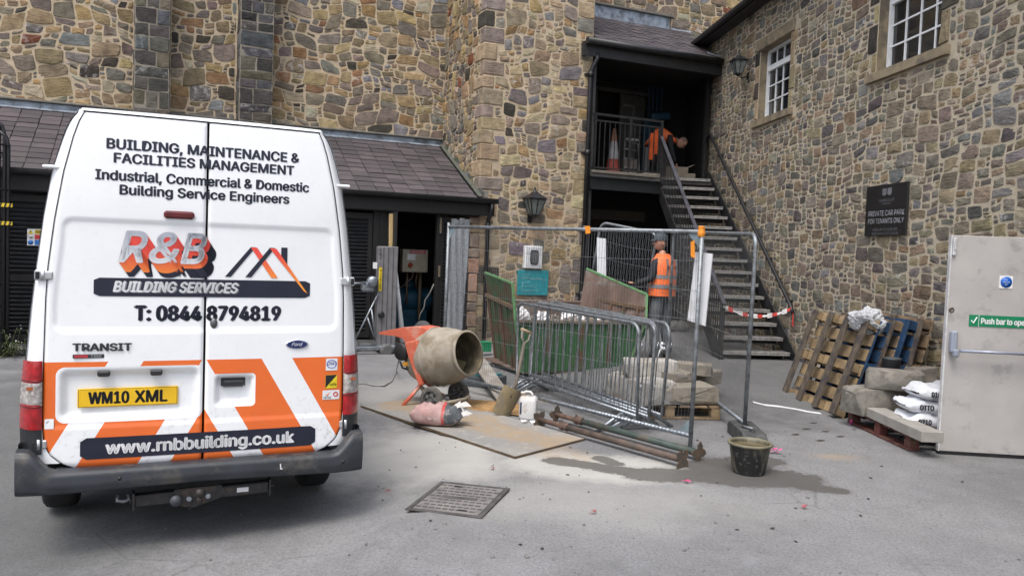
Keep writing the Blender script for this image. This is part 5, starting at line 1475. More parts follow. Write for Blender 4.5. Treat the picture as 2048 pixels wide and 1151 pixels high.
def tape_tag(T, L, pts, label, wrap=None):
    P = on_panel(T, L, pts); m = MB(); m.prism([(p.x, -.034, p.z) for p in P], (0, .006, 0))
    if wrap:
        w = on_panel(T, L, [wrap])[0]; m.lathe([(.028, -.045), (.034, -.02), (.028, .02), (.032, .045), (.023, .05)], (w.x, 0, w.z), (0, 0, 1), 10, False)
    c = sum((Vector(p) for p in m.v), Vector()) / len(m.v); m.v = [tuple(Vector(p) - c) for p in m.v]
    o = put('orange_tape', m.mesh('orange_tape', M_tape)); o.matrix_basis = T.matrix_world @ Matrix.Translation(c); o['label'] = label; o['category'] = 'tape'
tape_tag(F1, L1_, [(1174, 452), (1184, 452), (1185, 466), (1176, 468)], 'small orange tape tag on the top rail in front of the downpipe')
tape_tag(F1, L1_, [(1386, 484), (1393, 480), (1394, 516), (1386, 513)], 'orange tape wound round the top of the fence post by the white board', wrap=(1403, 463))
def fence_block():
    a, b = gnd(1470, 846, .06), gnd(1520, 893, .06); c = (a + b) / 2; d = b - a; ang = atan2(d.y, d.x)
    t = thing('concrete_ballast', 'long grey concrete fence foot behind the full bucket', 'fence foot', (c.x, c.y, 0), rot=(0, 0, ang), local=True)
    m = MB(); puff(m, [(-.36, -.11, 0), (.36, -.11, 0), (.36, -.11, .09), (.29, -.11, .135), (-.29, -.11, .135), (-.36, -.11, .09)], (0, .22, 0), .06, False)
    bl = part('block', m, simple('foot_concrete', (.055, .058, .058), .9, bump=.5, dirt=((.10, .10, .095), .45, 9)), t)
    for x in (-.2, -.06, .06, .2): m = MB(); m.lathe([(.032, 0), (.032, .004), (.024, .005), (.022, -.02), (0, -.02)], (x, 0, .136), seg=12); part('socket', m, M_black, bl)
    m = MB(); m.cyl((.05, -.06, .15), (.16, .02, .15), .014); part('bar', m, M_galvdull, t)
fence_block()

# ---------------------------------------------------------------- crowd barriers
def barrier():
    L, H, R = 2.42, 1.08, .0185
    t = thing('crowd_barrier', 'x', 'barrier', (0, 0, 0), 'W', 'steel crowd barriers stacked against the skip', rot=(0, 0, 0), local=True)
    c = .11; z0 = .18; m = MB()
    pts = [(0, 0, z0), (0, 0, H - c)] + [(c - c * cos(q), 0, H - c + c * sin(q)) for q in (.4, .8, 1.2)] + [(c, 0, H), (L - c, 0, H)] + [(L - c + c * sin(q), 0, H - c + c * cos(q)) for q in (.4, .8, 1.2)] + [(L, 0, H - c), (L, 0, z0)]
    m.tube(pts, R, 10, closed=True); part('frame', m, M_galvdull, t)
    m = MB(); m.tube([(0, 0, z0), (L, 0, z0)], R, 10); part('bottom_rail', m, M_galv, t)
    bm = MB(); bm.tube([(0, 0, z0), (0, 0, H)], .0065, 6, cap=False); bme = bm.mesh('bar', M_galvdull)
    for k in range(15): o = put('bar', bme, t); o.location = (L * (k + 1) / 16, 0, 0)
    for x in (.22, L - .22):
        m = MB(); m.tube([(x - .02, -.30, .012), (x, -.04, z0 - .02), (x, .04, z0 - .02), (x + .02, .30, .012)], R, 8); part('foot', m, M_galv, t)
    m = MB()
    for z in (.45, .85): m.tube([(L, 0, z), (L + .05, 0, z + .01), (L + .05, 0, z + .05)], .007, 6)
    part('hook', m, M_galv, t)
    return t
bar0 = barrier()
blabs = ['crowd barrier at the front of the stack nearest the mesh fence', 'second crowd barrier from the mesh fence in the leaning stack', 'third crowd barrier from the mesh fence in the stack', 'rearmost crowd barrier of the stack closest to the skip']
ba, bb = gnd(1018, 744, .18), gnd(1275, 832, .18); ba.z -= .18; bb.z -= .18
bd_ = (ba - bb).normalized(); bn_ = Vector((-bd_.y, bd_.x, 0))
if bn_.x < 0: bn_ = -bn_
for k in range(4):
    b = bb + bn_ * (.088 * k) + bd_ * (0, -.06, .07, -.03, .05)[k]; b.z = ground_z(b.x, b.y); a = b + bd_ * 2.42 + bn_ * (0, .06, .02, .07, .03)[k]; a.z = ground_z(a.x, a.y)
    e = b - a; rot = Euler((radians((2, -1.5, -3, -2.5, -4)[k]), -atan2(e.z, hypot(e.x, e.y)), atan2(e.y, e.x)))
    if k == 0: bar0.location, bar0.rotation_euler, bar0['label'] = a, rot, blabs[0]
    else: dup(bar0, a, rot, blabs[k])
m = MB(); P = at(1325, 690, 7.5)
r = random.Random(3)
m.tube([P + Vector((r.uniform(-.02, .02), r.uniform(-.03, -.01), .03 * sin(k))) for k in range(7)], [.004, .014, .02, .012, .022, .016, .004], 6); m.tube([P, P + Vector((-.03, -.03, -.05)), P + Vector((-.045, -.03, -.11))], .006, 5)
solo('white_rag', m, M_board, 'knotted white rag tied to the end of the crowd barriers', 'rag')

# ---------------------------------------------------------------- skip
def skip():
    g = .06; t = thing('skip', 'green builder skip with rusty brown inside full of rubble', 'skip', (5.35, 10.2, g), 'B')
    Mg = simple('skip_green', (.032, .115, .042), .6, var=.3, scale=4, dirt=((.10, .055, .032), .8, 4), bump=.25); Mi = simple('skip_rust_inside', (.135, .088, .068), .8, var=.3, scale=3, dirt=((.26, .235, .21), .5, 2.2), bump=.3, stretch=(1, 1, .35))
    Me = simple('skip_edge_green', (.11, .28, .11), .6, dirt=((.12, .07, .04), .5, 9))
    vN, vF = 9.56, 10.98
    bl, br, tl, tr_ = 4.50, 6.12, 4.36, 6.50
    def pl(name, poly, ext, mat): m = MB(); m.prism(poly, ext); return part(name, m, mat, t)
    # long sides
    pl('side_panel', [(bl, vN, g + .06), (br, vN, g + .06), (tr_ - .02, vN, .76), (tl, vN, .80)], (0, .012, 0), simple('skip_side_green', (.030, .115, .040), .55, var=.25, scale=4, dirt=((.07, .06, .035), .4, 4), bump=.2)); pl('side_lining', [(bl, vN + .013, g + .06), (br, vN + .013, g + .06), (tr_ - .02, vN + .013, .76), (tl, vN + .013, .80)], (0, .008, 0), Mi)
    pl('side_panel', [(4.70, vF, g + .06), (6.0, vF, g + .06), (6.16, vF, .96), (4.56, vF, .98)], (0, .012, 0), Mg); pl('side_lining', [(4.70, vF - .002, g + .06), (6.0, vF - .002, g + .06), (6.16, vF - .002, .96), (4.56, vF - .002, .98)], (0, -.008, 0), Mi)
    m = MB(); m.beam((tl, vN - .01, .81), (tr_ - .02, vN - .01, .77), .06, .045, bev=.006); part('rim', m, simple('skip_rim', (.17, .14, .11), .8, dirt=((.06, .10, .05), .4, 8)), t)
    m = MB(); m.beam((4.53, vF + .01, .985), (6.18, vF + .01, .965), .06, .03, bev=.006); part('rim', m, Mi, t)
    # raised end plates: tall at the back, sloping forward, flared
    def end(ub, ubf, ut, utf, ztf, ztn, sg):
        poly = [(ub, vN + .02, g + .06), (ubf, vF - .01, g + .06), (utf, vF - .01, ztf), (ut, vN + .06, ztn), (ub + (ut - ub) * .85, vN - .02, .82)]
        pl('end_plate', poly, (sg * .012, 0, 0), Mg); pl('end_lining', [(p[0] - sg * .002, p[1], p[2]) for p in poly], (-sg * .008, 0, 0), Mi)
        m = MB(); m.beam(poly[2], poly[3], .035, .03, bev=.004); m.beam(poly[3], poly[4], .035, .03, bev=.004); m.beam(poly[4], poly[0], .03, .03); part('plate_edge', m, Me, t)
        for k in range(5):
            v = vN + .12 + k * .3; w_ = (v - vN) / (vF - vN); a = Vector((ub + (ubf - ub) * w_, v, g + .08)); b = Vector((ub + (ubf - ub) * w_ + (ut - ub + (utf - ubf - ut + ub) * w_) * .72, v, 1.0)); m = MB(); m.beam(a + Vector((sg * .02, 0, 0)), b + Vector((sg * .02, 0, 0)), .05, .035); part('rib', m, Mg if k % 2 else simple('rib_rust', (.115, .06, .035), .8), t)
        m = MB(); m.beam((ub + (ut - ub) * .74 + sg * .02, vN + .02, .98), (ubf + (utf - ubf) * .74 + sg * .02, vF, 1.06), .05, .05); part('rail', m, simple('rail_rust', (.13, .085, .05), .8), t)
    end(bl, 4.70, 4.33, 4.49, 1.39, 1.30, -1); end(br, 6.0, 6.44, 6.20, 1.49, 1.18, 1)
    pl('floor', [(bl, vN, g + .05), (br, vN, g + .05), (br, vF, g + .05), (bl, vF, g + .05)], (0, 0, .02), Mi)
    for v in (vN + .25, vF - .25): m = MB(); m.box(((bl + br) / 2, v, g + .02), (1.5, .1, .07)); part('skid', m, Mg, t)
    for u in (4.85, 5.35, 5.8): m = MB(); m.beam((u, vN - .03, g + .08), (u, vN - .03, .77), .05, .05); part('stiffener', m, Mg, t)
    # load
    r = random.Random(6); m = MB()
    m.grid(lambda a, b: (4.47 + .22 * b + (1.62 - .36 * b) * a, vN + .03 + (vF - vN - .05) * b, .60 + .06 * sin(a * 7) * cos(b * 5) + .09 * sin(pi * b) + r.uniform(-.02, .02)), 26, 18, False)
    for k in range(260):
        c = Vector((4.72 + 1.25 * r.random(), vN + .1 + 1.2 * r.random(), .70 + .08 * r.random())); s = r.uniform(.015, .06); q = Euler((r.uniform(0, 3), r.uniform(0, 3), r.uniform(0, 3))).to_matrix()
        m.box(c, (s * r.uniform(1, 2.2), s, s * .6), s * .15, q)
    off = fr('B', 5.35, 10.2, .6); m.v = [(p[0] - 5.35, p[1] - 10.2, p[2] - .6) for p in m.v]
    o = put('rubble', m.mesh('rubble', simple('skip_rubble', (.30, .25, .21), .95, var=.35, scale=14, rand=.5)), kind='stuff'); o.location = off; o.rotation_euler = (0, 0, ROTZ['B'])
    Mw = simple('rubble_bag_white', (.72, .72, .73), .6, var=.08)
    for u, v, sx, sz, lab in ((4.62, 9.95, .26, .26, 'crumpled white bag at the left end of the skip'), (4.92, 9.88, .22, .20, 'smaller white bag against the rim in the skip'), (5.62, 10.3, .34, .17, 'flattened white bag in the middle of the rubble'), (6.0, 10.1, .22, .12, 'torn white sack by the right end of the skip')):
        mm = MB(); sd = u * 7
        mm.grid(lambda a, b: tuple(Vector((sin(pi * b) * cos(2 * pi * a) * sx * .5, sin(pi * b) * sin(2 * pi * a) * sx * .4, cos(pi * b) * sz * .5)) * (1 + .22 * sin(9 * a * 2 + sd + 6 * b) * sin(11 * b + sd) + .1 * sin(40 * a + 31 * b)) + Vector((u, v, .74 + sz * .3))), 22, 14, False, True, True)
        solo('white_bag', mm, Mw, lab, 'bag', 'white bags thrown in the skip', 'B')
skip()

# ---------------------------------------------------------------- pallets
def pallet(label, cat, loc, rot, M1, M2, Mb, W=1.0, L=1.2, runners=3, group='wooden pallets'):
    """x = length, y = width, z up: bottom runners along x, bearers across, deck boards across"""
    t = thing('pallet', label, cat, loc, 'W', group, rot=rot, local=True); r = random.Random(hash(label) % 1000)
    ys = [-W / 2 + .05 + (W - .1) * k / (runners - 1) for k in range(runners)]
    rm = MB(); rm.box((0, 0, 0), (L, .118, .022), .003); rme = rm.mesh('runner', M1)
    bm = MB(); bm.box((0, 0, 0), (.10, .095, .078), .004); bme = bm.mesh('block', M2)
    dm = MB(); dm.box((0, 0, 0), (.138, W, .02), .003); dme = dm.mesh('deck_board', Mb)
    sm = MB(); sm.box((0, 0, 0), (.095, W - .01, .022), .003); sme = sm.mesh('bearer', M2)
    for y in ys: o = put('runner', rme, t); o.location = (0, y, .011); o.rotation_euler = (0, 0, r.uniform(-.008, .008))
    for x in (-L / 2 + .05, 0, L / 2 - .05):
        for y in ys: o = put('block', bme, t); o.location = (x, y, .061)
        o = put('bearer', sme, t); o.location = (x, 0, .112)
    n = 7
    for k in range(n): o = put('deck_board', dme, t); o.location = (-L / 2 + .05 + (L - .1) * k / (n - 1), r.uniform(-.006, .006), .134); o.rotation_euler = (0, 0, r.uniform(-.01, .01))
    return t
M_oldwood = simple('weathered_pallet_wood', (.095, .075, .055), .85, var=.4, scale=9, stretch=(3, 3, .5), dirt=((.045, .038, .04), .6, 7), bump=.4)
M_palewood = simple('fresh_pallet_wood', (.31, .225, .125), .8, var=.25, scale=9, rand=.35, dirt=((.16, .115, .075), .5, 7))
M_midwood = simple('brown_pallet_wood', (.23, .16, .095), .85, var=.3, rand=.35, dirt=((.09, .07, .05), .5, 6))
M_bluewood = simple('blue_pallet_paint', (.010, .040, .095), .65, var=.35, dirt=((.05, .05, .055), .35, 8))
M_redwood = simple('red_pallet_paint', (.115, .036, .030), .75, var=.35, rand=.2, dirt=((.14, .09, .06), .4, 7))
Pa, Pb = gnd(1560, 779), gnd(1667, 838); Pa.z = ground_z(Pa.x, Pa.y); Pb.z = ground_z(Pb.x, Pb.y)
ey_ = (Pb - Pa); ey_.z = 0; wd = ey_.length; ey_.normalize()
out_ = Vector((-ey_.y, ey_.x, 0))
if out_.x < 0: out_ = -out_
def lean(k, sh, tilt):
    """k = distance from the front pallet towards the wall, sh = shift along the edge"""
    ex = (out_ * sin(tilt) + Vector((0, 0, cos(tilt)))); ez = ex.cross(ey_)
    if ez.dot(out_) < 0: yv = -ey_; ez = ex.cross(yv)
    else: yv = ey_
    R = Matrix((ex, yv, ez)).transposed()
    base = (Pa + Pb) / 2 + out_ * k + ey_ * sh; base.z = ground_z(base.x, base.y) + .01
    return base + ex * .575 + Vector((0, 0, .0)), R.to_euler()
W1 = min(1.25, wd)
for k, sh, ti, lab, ms, L in ((0, 0, .33, 'weathered wooden pallet at the front of the leaning stack', (M_oldwood, M_palewood, M_palewood), 1.13),
                       (.17, .07, .31, 'dark blue pallet right behind the front wooden one', (M_bluewood, M_bluewood, M_bluewood), 1.08),
                       (.33, .11, .29, 'brown wooden pallet between the two blue pallets', (M_oldwood, M_midwood, M_midwood), 1.10),
                       (.49, .17, .26, 'blue pallet second from the stone wall', (M_bluewood, M_bluewood, M_bluewood), 1.12),
                       (.65, .22, .23, 'brown pallet against the stone wall at the back of the stack', (M_oldwood, M_midwood, M_midwood), 1.14)):
    l, e = lean(k, sh, ti); pallet(lab, 'pallet', l, e, *ms, W=W1 if k == 0 else 1.1, L=L, runners=4 if k == 0 else 3, group='pallets leaning on the right wall')
rp = pallet('dark red pallet flat on the ground holding stones and bags', 'pallet', (4.28, 8.08, ground_z(4.2, 8) + .003), (0, 0, pi / 2 + .05), M_redwood, M_redwood, M_redwood, W=1.06, L=1.24, group='pallets lying on the ground')
sp0, sp1 = gnd(1322, 838), gnd(1443, 841); sd = (sp1 - sp0); sd.z = 0; sd.normalize(); sn = Vector((-sd.y, sd.x, 0))
spc = sp1 - sd * .56 + sn * .46
pallet('brown pallet with rough stones on it beside the crowd barriers', 'pallet', (spc.x, spc.y, .004), (0, 0, atan2(sd.y, sd.x)), M_midwood, M_palewood, M_midwood, W=.9, L=1.1, group='pallets lying on the ground')
# stones on that pallet
M_rough = simple('quarried_stone', (.25, .225, .185), .92, var=.28, scale=6, bump=.8, bscale=30, dirt=((.17, .145, .11), .5, 6))
M_pale = simple('pale_faced_stone', (.42, .405, .375), .9, var=.15, scale=7, bump=.5, dirt=((.30, .26, .2), .5, 5))
def stone_at(px, py, h, dims, seed, mat, label, rot=0, dz=0, group='rough stones stacked on the pallet'):
    P = gnd(px, py, h); mb = rough_stone(seed, dims, rot); mb.v = [(p[0] + P.x, p[1] + P.y, p[2] + P.z + dz) for p in mb.v]
    return solo('rough_stone', mb, mat, label, 'stone', group, loc=P)
for px, py, h, dims, sdx, mat, lab, rot in ((1372, 803, .15, (.62, .40, .20), 1, M_rough, 'broad flat stone lying on the front of the stone pallet', .2), (1296, 806, .15, (.44, .36, .26), 2, M_pale, 'pale squared stone low behind the barrier bars', .5), (1246, 792, .10, (.30, .30, .26), 3, M_pale, 'small pale stone at the left of the stone pile', 1.0),
                                            (1405, 766, .17, (.40, .34, .16), 5, M_rough, 'brown stone at the back right of the stone pallet', .8), (1300, 755, .36, (.58, .34, .20), 6, M_pale, 'large pale stone on top of the pile seen through the barriers', .1), (1387, 750, .33, (.42, .30, .14), 7, M_rough, 'tan wedge stone topmost at the right of the pile', -.3), (1345, 762, .34, (.36, .3, .12), 8, M_rough, 'thin stone slab in the middle of the pile', .4)):
    stone_at(px, py, h, dims, sdx, mat, lab, rot)
# stones, slab and bags on the red pallet
G2 = 'things on the red pallet'
M_greyst = simple('grey_gritstone', (.215, .20, .175), .92, var=.25, scale=6, bump=.8, bscale=30, dirt=((.12, .105, .085), .5, 7))
stone_at(1752, 826, .15, (.66, .36, .28), 21, M_greyst, 'long grey stone lowest at the left of the red pallet', .3, group='grey stones on the red pallet')
stone_at(1788, 780, .42, (.56, .32, .21), 22, M_greyst, 'trough-shaped grey stone sitting on the long grey stone', -.3, group='grey stones on the red pallet')
stone_at(1866, 722, .58, (.46, .42, .36), 23, M_greyst, 'big rounded grey stone behind the bags by the fire door', .5, group='grey stones on the red pallet')
stone_at(1832, 770, .40, (.34, .28, .22), 24, M_greyst, 'small pale stone between the trough stone and the bags', .2, group='grey stones on the red pallet')
stone_at(1868, 760, .30, (.32, .3, .34), 25, M_greyst, 'grey stone underneath the big rounded one', .9, group='grey stones on the red pallet')
a, b = gnd(1752, 817, .24), gnd(1866, 866, .24); m = MB(); m.beam(Vector((a.x, a.y, .205)), Vector((b.x, b.y, .205)), .20, .10, bev=.006)
solo('concrete_kerb', m, simple('cast_concrete', (.29, .275, .25), .85, var=.12, bump=.3), 'smooth rectangular concrete kerb lying across the red pallet', 'kerb')
def bag_mb(P, L, W, H, ang, seed, pinch=.75):
    m = MB(); q = Matrix.Rotation(ang, 3, 'Z'); r = random.Random(seed); ph = [r.uniform(0, 6) for _ in range(6)]
    def f(a, b):
        x = 2 * a - 1; th = 2 * pi * b
        e = (1 - abs(x) ** 3.2) ** .5 * .93 + .07; yw = W / 2 * (.86 + .14 * e); zh = H / 2 * e
        cy, cz = cos(th), sin(th); y = yw * math.copysign(abs(cy) ** .6, cy); z = zh * math.copysign(abs(cz) ** .75, cz)
        w = .014 * sin(x * 9 + ph[0] + th * 2) + .008 * sin(x * 21 + ph[1] - th * 3) + .006 * sin(th * 7 + ph[2] + x * 5)
        return tuple(P + q @ Vector((x * L / 2, y * (1 + w * 2), z + H / 2 + w * (1 if cz > -.2 else .2))))
    m.grid(f, 26, 22, True, False, True); return m
M_bagw = simple('white_sack_plastic', (.66, .68, .72), .4, var=.06, bump=.1, dirt=((.5, .49, .47), .3, 6))
M_print = simple('sack_print', (.02, .022, .03), .5)
bp = gnd(1835, 842, .15)
for k, (dx, dy, lab) in enumerate(((.12, .0, 'white filled sack at the bottom of the three'), (.13, .03, 'middle white filled sack of the three'), (.20, .01, 'top white filled sack of the three by the fire door'))):
    P = Vector((4.10 + dx, 7.80 + dy, .16 + .135 * k)); t = thing('sack', lab, 'sack', P, 'W', 'white sacks on the red pallet', rot=(0, 0, 0))
    part('sack', bag_mb(P, .70, .42, .165, -.12 + .05 * k, 60 + k), M_bagw, t)
    def onbag(p):
        x, dz = -.19 + p.x, max(-.06, min(.06, p.z - .02)); e = (1 - abs(x * 2 / .70) ** 3.2) ** .5 * .93 + .07; c = (abs(dz) / (.0825 * e)) ** 1.333
        y = -.21 * (.86 + .14 * e) * max(.05, 1 - c * c) ** .3 * 1.03 - .008; q = Matrix.Rotation(-.12 + .05 * k, 3, 'Z')
        return tuple(P + q @ Vector((x, y, dz + .0825)))
    part('lettering', text_mb(('0710', 'OTTO', '0109')[k], .048, .03, fn=onbag), M_print, t); part('small_print', text_mb('build grade', .016, 0, fn=lambda p: onbag(Vector((p.x, 0, p.z - .025)))), M_print, t)
Pk = gnd(1782, 745, .55); m = MB(); m.lathe([(0, .0), (.085, 0), (.095, .17), (.10, .175), (.10, .19), (.09, .19), (.08, .02), (0, .02)], (Pk.x, Pk.y, .53), seg=20)
solo('dark_tub', m, simple('dark_tub', (.045, .05, .055), .6), 'small dark grey tub standing on the trough stone', 'tub')
Pw = at(1736, 655, 9.1); m = MB(); r = random.Random(9)
from mathutils import noise as mnoise
def fw(a, b):
    th, ph = 2 * pi * a, pi * (.02 + .96 * b); d = Vector((sin(ph) * cos(th), sin(ph) * sin(th), cos(ph)))
    k = .95 + .45 * mnoise.noise(d * 1.5) + .22 * abs(mnoise.noise(d * 3.5 + Vector((3, 1, 2)))) + .13 * abs(mnoise.noise(d * 8)) + .05 * mnoise.noise(d * 19)
    return tuple(Pw + Vector((d.x * .17, d.y * .23, d.z * .135 + .07)) * k)
m.grid(fw, 64, 36, False, True, True)
Mp = Mat('crumpled_clear_plastic'); Mp.col((.80, .82, .85)).set('Roughness', .35).set('Transmission Weight', .35).set('Subsurface Weight', .0); Mp.bump(Mp.noise(26, 4, .7, dist=2), .9, .02)
solo('plastic_wrap', m, Mp.m, 'crumpled ball of clear plastic wrap on top of the leaning pallets', 'plastic wrap')
m = MB(); pts = [gnd(x, y, .006) for x, y in ((1506, 803), (1530, 809), (1560, 812), (1590, 817), (1615, 822), (1642, 826))]
for k in range(5):
    a, b = pts[k], pts[k + 1]; w = Vector((.0, .028 + .01 * (k % 2), .004)); m.add([a - w, b - w, b + w, a + w], [(0, 1, 2, 3)])
solo('plastic_strap', m, M_board, 'flattened white plastic strip lying on the ground by the pallets', 'plastic strip')
Ps = gnd(1697, 838); m = MB(); m.tube([Ps + Vector((0, 0, .01)), Ps + Vector((.03, -.02, .05)), Ps + Vector((.02, .0, .10)), Ps + Vector((.05, .02, .14))], .006, 5)
solo('white_string', m, M_board, 'loop of white string hanging at the corner of the red pallet', 'string')

# ---------------------------------------------------------------- cement mixer
def mixer():
    c0 = gnd(880, 812); t = thing('cement_mixer', 'small tilting cement mixer with dusty drum and orange motor hood', 'mixer', (c0.x, c0.y, 0), 'W')
    Mo = simple('mixer_orange', (.60, .135, .075), .5, var=.14, scale=5, dirt=((.55, .33, .26), .4, 5)); Md = simple('cement_caked_drum', (.33, .295, .24), .85, var=.2, scale=4, dirt=((.205, .17, .115), .55, 3.5), bump=.4); Mi = simple('drum_inside', (.10, .085, .055), .9, bump=.6, dirt=((.18, .15, .09), .5, 9))
    D = Vector((.80, -.57, .20)).normalized(); C = at(878, 713, 8.78)
    m = MB(); m.lathe([(.07, -.36), (.17, -.345), (.235, -.30), (.285, -.20), (.315, -.08), (.322, .04), (.312, .14), (.28, .26), (.245, .36), (.238, .40), (.25, .405), (.25, .425), (.228, .43)], C, D, 40); part('drum', m, Md, t)
    m = MB(); m.lathe([(.228, .43), (.225, .40), (.262, .27), (.296, .12), (.30, .0), (.27, -.16), (.2, -.28), (0, -.3)], C, D, 40); part('drum_inside', m, Mi, t)
    q = Vector((0, 0, 1)).rotation_difference(D).to_matrix()
    for k in range(3):
        a = 2 * pi * k / 3 + .35; m = MB(); p0 = C + q @ Vector((.27 * cos(a), .27 * sin(a), .15)); p1 = C + q @ Vector((.17 * cos(a + .5), .17 * sin(a + .5), -.18)); m.beam(p0, p1, .13, .012, up=tuple(q @ Vector((cos(a + .25), sin(a + .25), 0)))); part('paddle', m, simple('paddle_caked', (.20, .165, .085), .9, bump=.6), t)
    m = MB(); m.lathe([(.326, -.02), (.332, 0), (.326, .02)], C, D, 40); part('gear_ring', m, Md, t)
    # orange hood and yoke
    W3 = Vector((.57, .80, 0)).normalized(); A = lambda px, py, Y=8.66: at(px, py, Y)
    m = MB(); puff(m, [A(*p, 8.7) for p in ((755, 664), (778, 659), (805, 654), (832, 652), (850, 655), (858, 664), (850, 676), (838, 690), (822, 700), (813, 690), (805, 676), (786, 671), (756, 668))], W3 * .26, .04); part('motor_hood', m, Mo, t)
    m = MB(); puff(m, [A(*p, 8.58) for p in ((809, 684), (832, 680), (833, 706), (838, 740), (847, 768), (838, 772), (827, 742), (816, 712))], W3 * .05, .06); part('yoke', m, Mo, t)
    m = MB(); m.tube([A(842, 768, 8.7), A(822, 792, 8.66), A(805, 811, 8.62)], [.024, .022, .022], 8); m.tube([A(842, 768, 8.7) + W3 * .1, A(848, 790, 8.9) + W3 * .25, gnd(850, 800) + W3 * .35], .022, 8); part('leg', m, Mo, t)
    m = MB(); m.tube([A(842, 775, 8.7), A(880, 800, 8.72), gnd(892, 806, .12)], .026, 8); m.tube([gnd(882, 806, .10), gnd(905, 803, .11), gnd(930, 797, .12), gnd(940, 791, .15)], .020, 8); part('frame', m, simple('frame_caked', (.27, .235, .18), .9, bump=.4), t)
    m = MB(); m.lathe([(.10, -.03), (.10, .04), (.08, .06), (0, .06)], A(806, 702, 8.72), -W3, 16); m.box(A(806, 702, 8.78), (.13, .13, .16), .02); part('motor', m, simple('motor_black', (.02, .02, .021), .55), t)
    m = MB(); m.box(A(813, 727, 8.7), (.08, .06, .045), .006); part('switch_box', m, simple('switch_yellow', (.55, .26, .03), .5), t)
    m = MB(); m.tube([A(800, 722, 8.7), A(805, 735, 8.7), A(815, 738, 8.7)], .012, 6); part('guard', m, M_black, t)
    w1, w2 = at(863, 797, 8.52), at(917, 785, 9.0); ax = (w2 - w1).normalized()
    for p in (w1, w2):
        m = MB(); m.lathe([(.085, -.03), (.12, -.034), (.134, -.015), (.134, .015), (.12, .034), (.085, .03)], p, ax, 28); w = part('wheel', m, simple('caked_tyre', (.10, .098, .09), .9, bump=.3, dirt=((.2, .185, .155), .5, 12)), t)
        m = MB(); m.lathe([(.09, -.012), (.09, .012), (0, .014)], p, ax, 20); m.lathe([(.034, -.03), (.034, .03)], p, ax, 12); m.lathe([(.09, -.012), (0, -.014)], p, ax, 20); part('hub', m, simple('wheel_hub_grey', (.16, .165, .165), .7), w)
        for k in range(5):
            a = 2 * pi * k / 5; qq = Vector((0, 0, 1)).rotation_difference(ax).to_matrix(); e = lambda r_, a_: p - ax * .0165 + qq @ Vector((r_ * cos(a_), r_ * sin(a_), 0)); m = MB(); m.prism([e(.040, a), e(.076, a - .28), e(.076, a + .28)], -ax * .002); part('spoke_gap', m, M_black, w)
    m = MB(); m.cyl(w1, w2, .014); part('axle', m, M_galvdull, t)
    m = MB(); pts = [A(800, 710, 8.72), gnd(793, 740, .02), gnd(783, 762, .01), gnd(768, 772, .01), gnd(748, 771, .01), gnd(728, 766, .01), gnd(700, 770, .01)]; m.tube(pts, .008, 6)
    solo('power_cable', m, M_rope, 'dark power cable trailing from the mixer to the van', 'cable')
mixer()

# ---------------------------------------------------------------- plywood sheet, sand, cement bag, jug, shovel, props, bucket
def ply():
    A, B_, C_ = gnd(1030, 917), gnd(1170, 880), gnd(722, 814); D_ = C_ + (B_ - A) * 1.02
    m = MB(); m.prism([A, B_, D_, C_], (0, 0, .018))
    M = Mat('stained_plywood'); x, y, z = M.xyz(M.pos()); n = M.noise(2.2, 5, .65); f = M.noise(9, 5, .7); g = M.noise(30, 3, stretch=(.4, 2, 1))
    c = M.mix(n.ss(.35, .65), (.31, .295, .265), (.25, .245, .235)); c = M.mix(f.ss(.5, .75) * .6, c, (.46, .44, .40))
    dx, dy = x - .0, y - 7.55
    band = (1 - ((dx * .72 + dy * .70).abs() + (n - .5) * .8).ss(.12, .42)).max((1 - (((x - .45) * (x - .45) + (y - 7.15) * (y - 7.15)).sqrt() + (n - .5) * .5).ss(.1, .5)))
    c = M.mix(band * f.ss(.25, .6) * .62, c, (.33, .215, .10)); c = M.mix(g.ss(.6, .8) * .25, c, (.2, .17, .13))
    M.col(c); M.set('Roughness', .9); M.bump(f + g * .5, .3, .004)
    t = solo('plywood_sheet', m, M.m, 'stained plywood sheet lying on the ground under the cement mixer', 'plywood')
    Me_ = simple('dark_ply_edge', (.10, .072, .045), .9, var=.3)
    for p, q in ((C_, A), (A, B_)):
        m = MB(); m.beam(p + Vector((0, 0, .0095)), q + Vector((0, 0, .0095)), .010, .021); e = part('edge', m, Me_, None); e.location = (0, 0, 0); e.parent = t; e.matrix_parent_inverse = Matrix.Translation(-t.location)
    m = MB(); r = random.Random(4); Pc = gnd(985, 812, .02)
    m.grid(lambda a, b: (Pc.x + (a - .5) * .95, Pc.y + (b - .5) * .62 - (a - .5) * .3, .0185 + max(-.003, .028 * (1 - hypot((a - .5) * 2, (b - .5) * 2) ** 1.2) + .008 * sin(a * 23) * sin(b * 19) + r.uniform(-.003, .003))), 34, 24, True)
    o = put('sand', m.mesh('sand', simple('spilt_sand', (.33, .20, .085), .95, var=.25, scale=20, bump=.6, bscale=160)), kind='stuff')
ply()
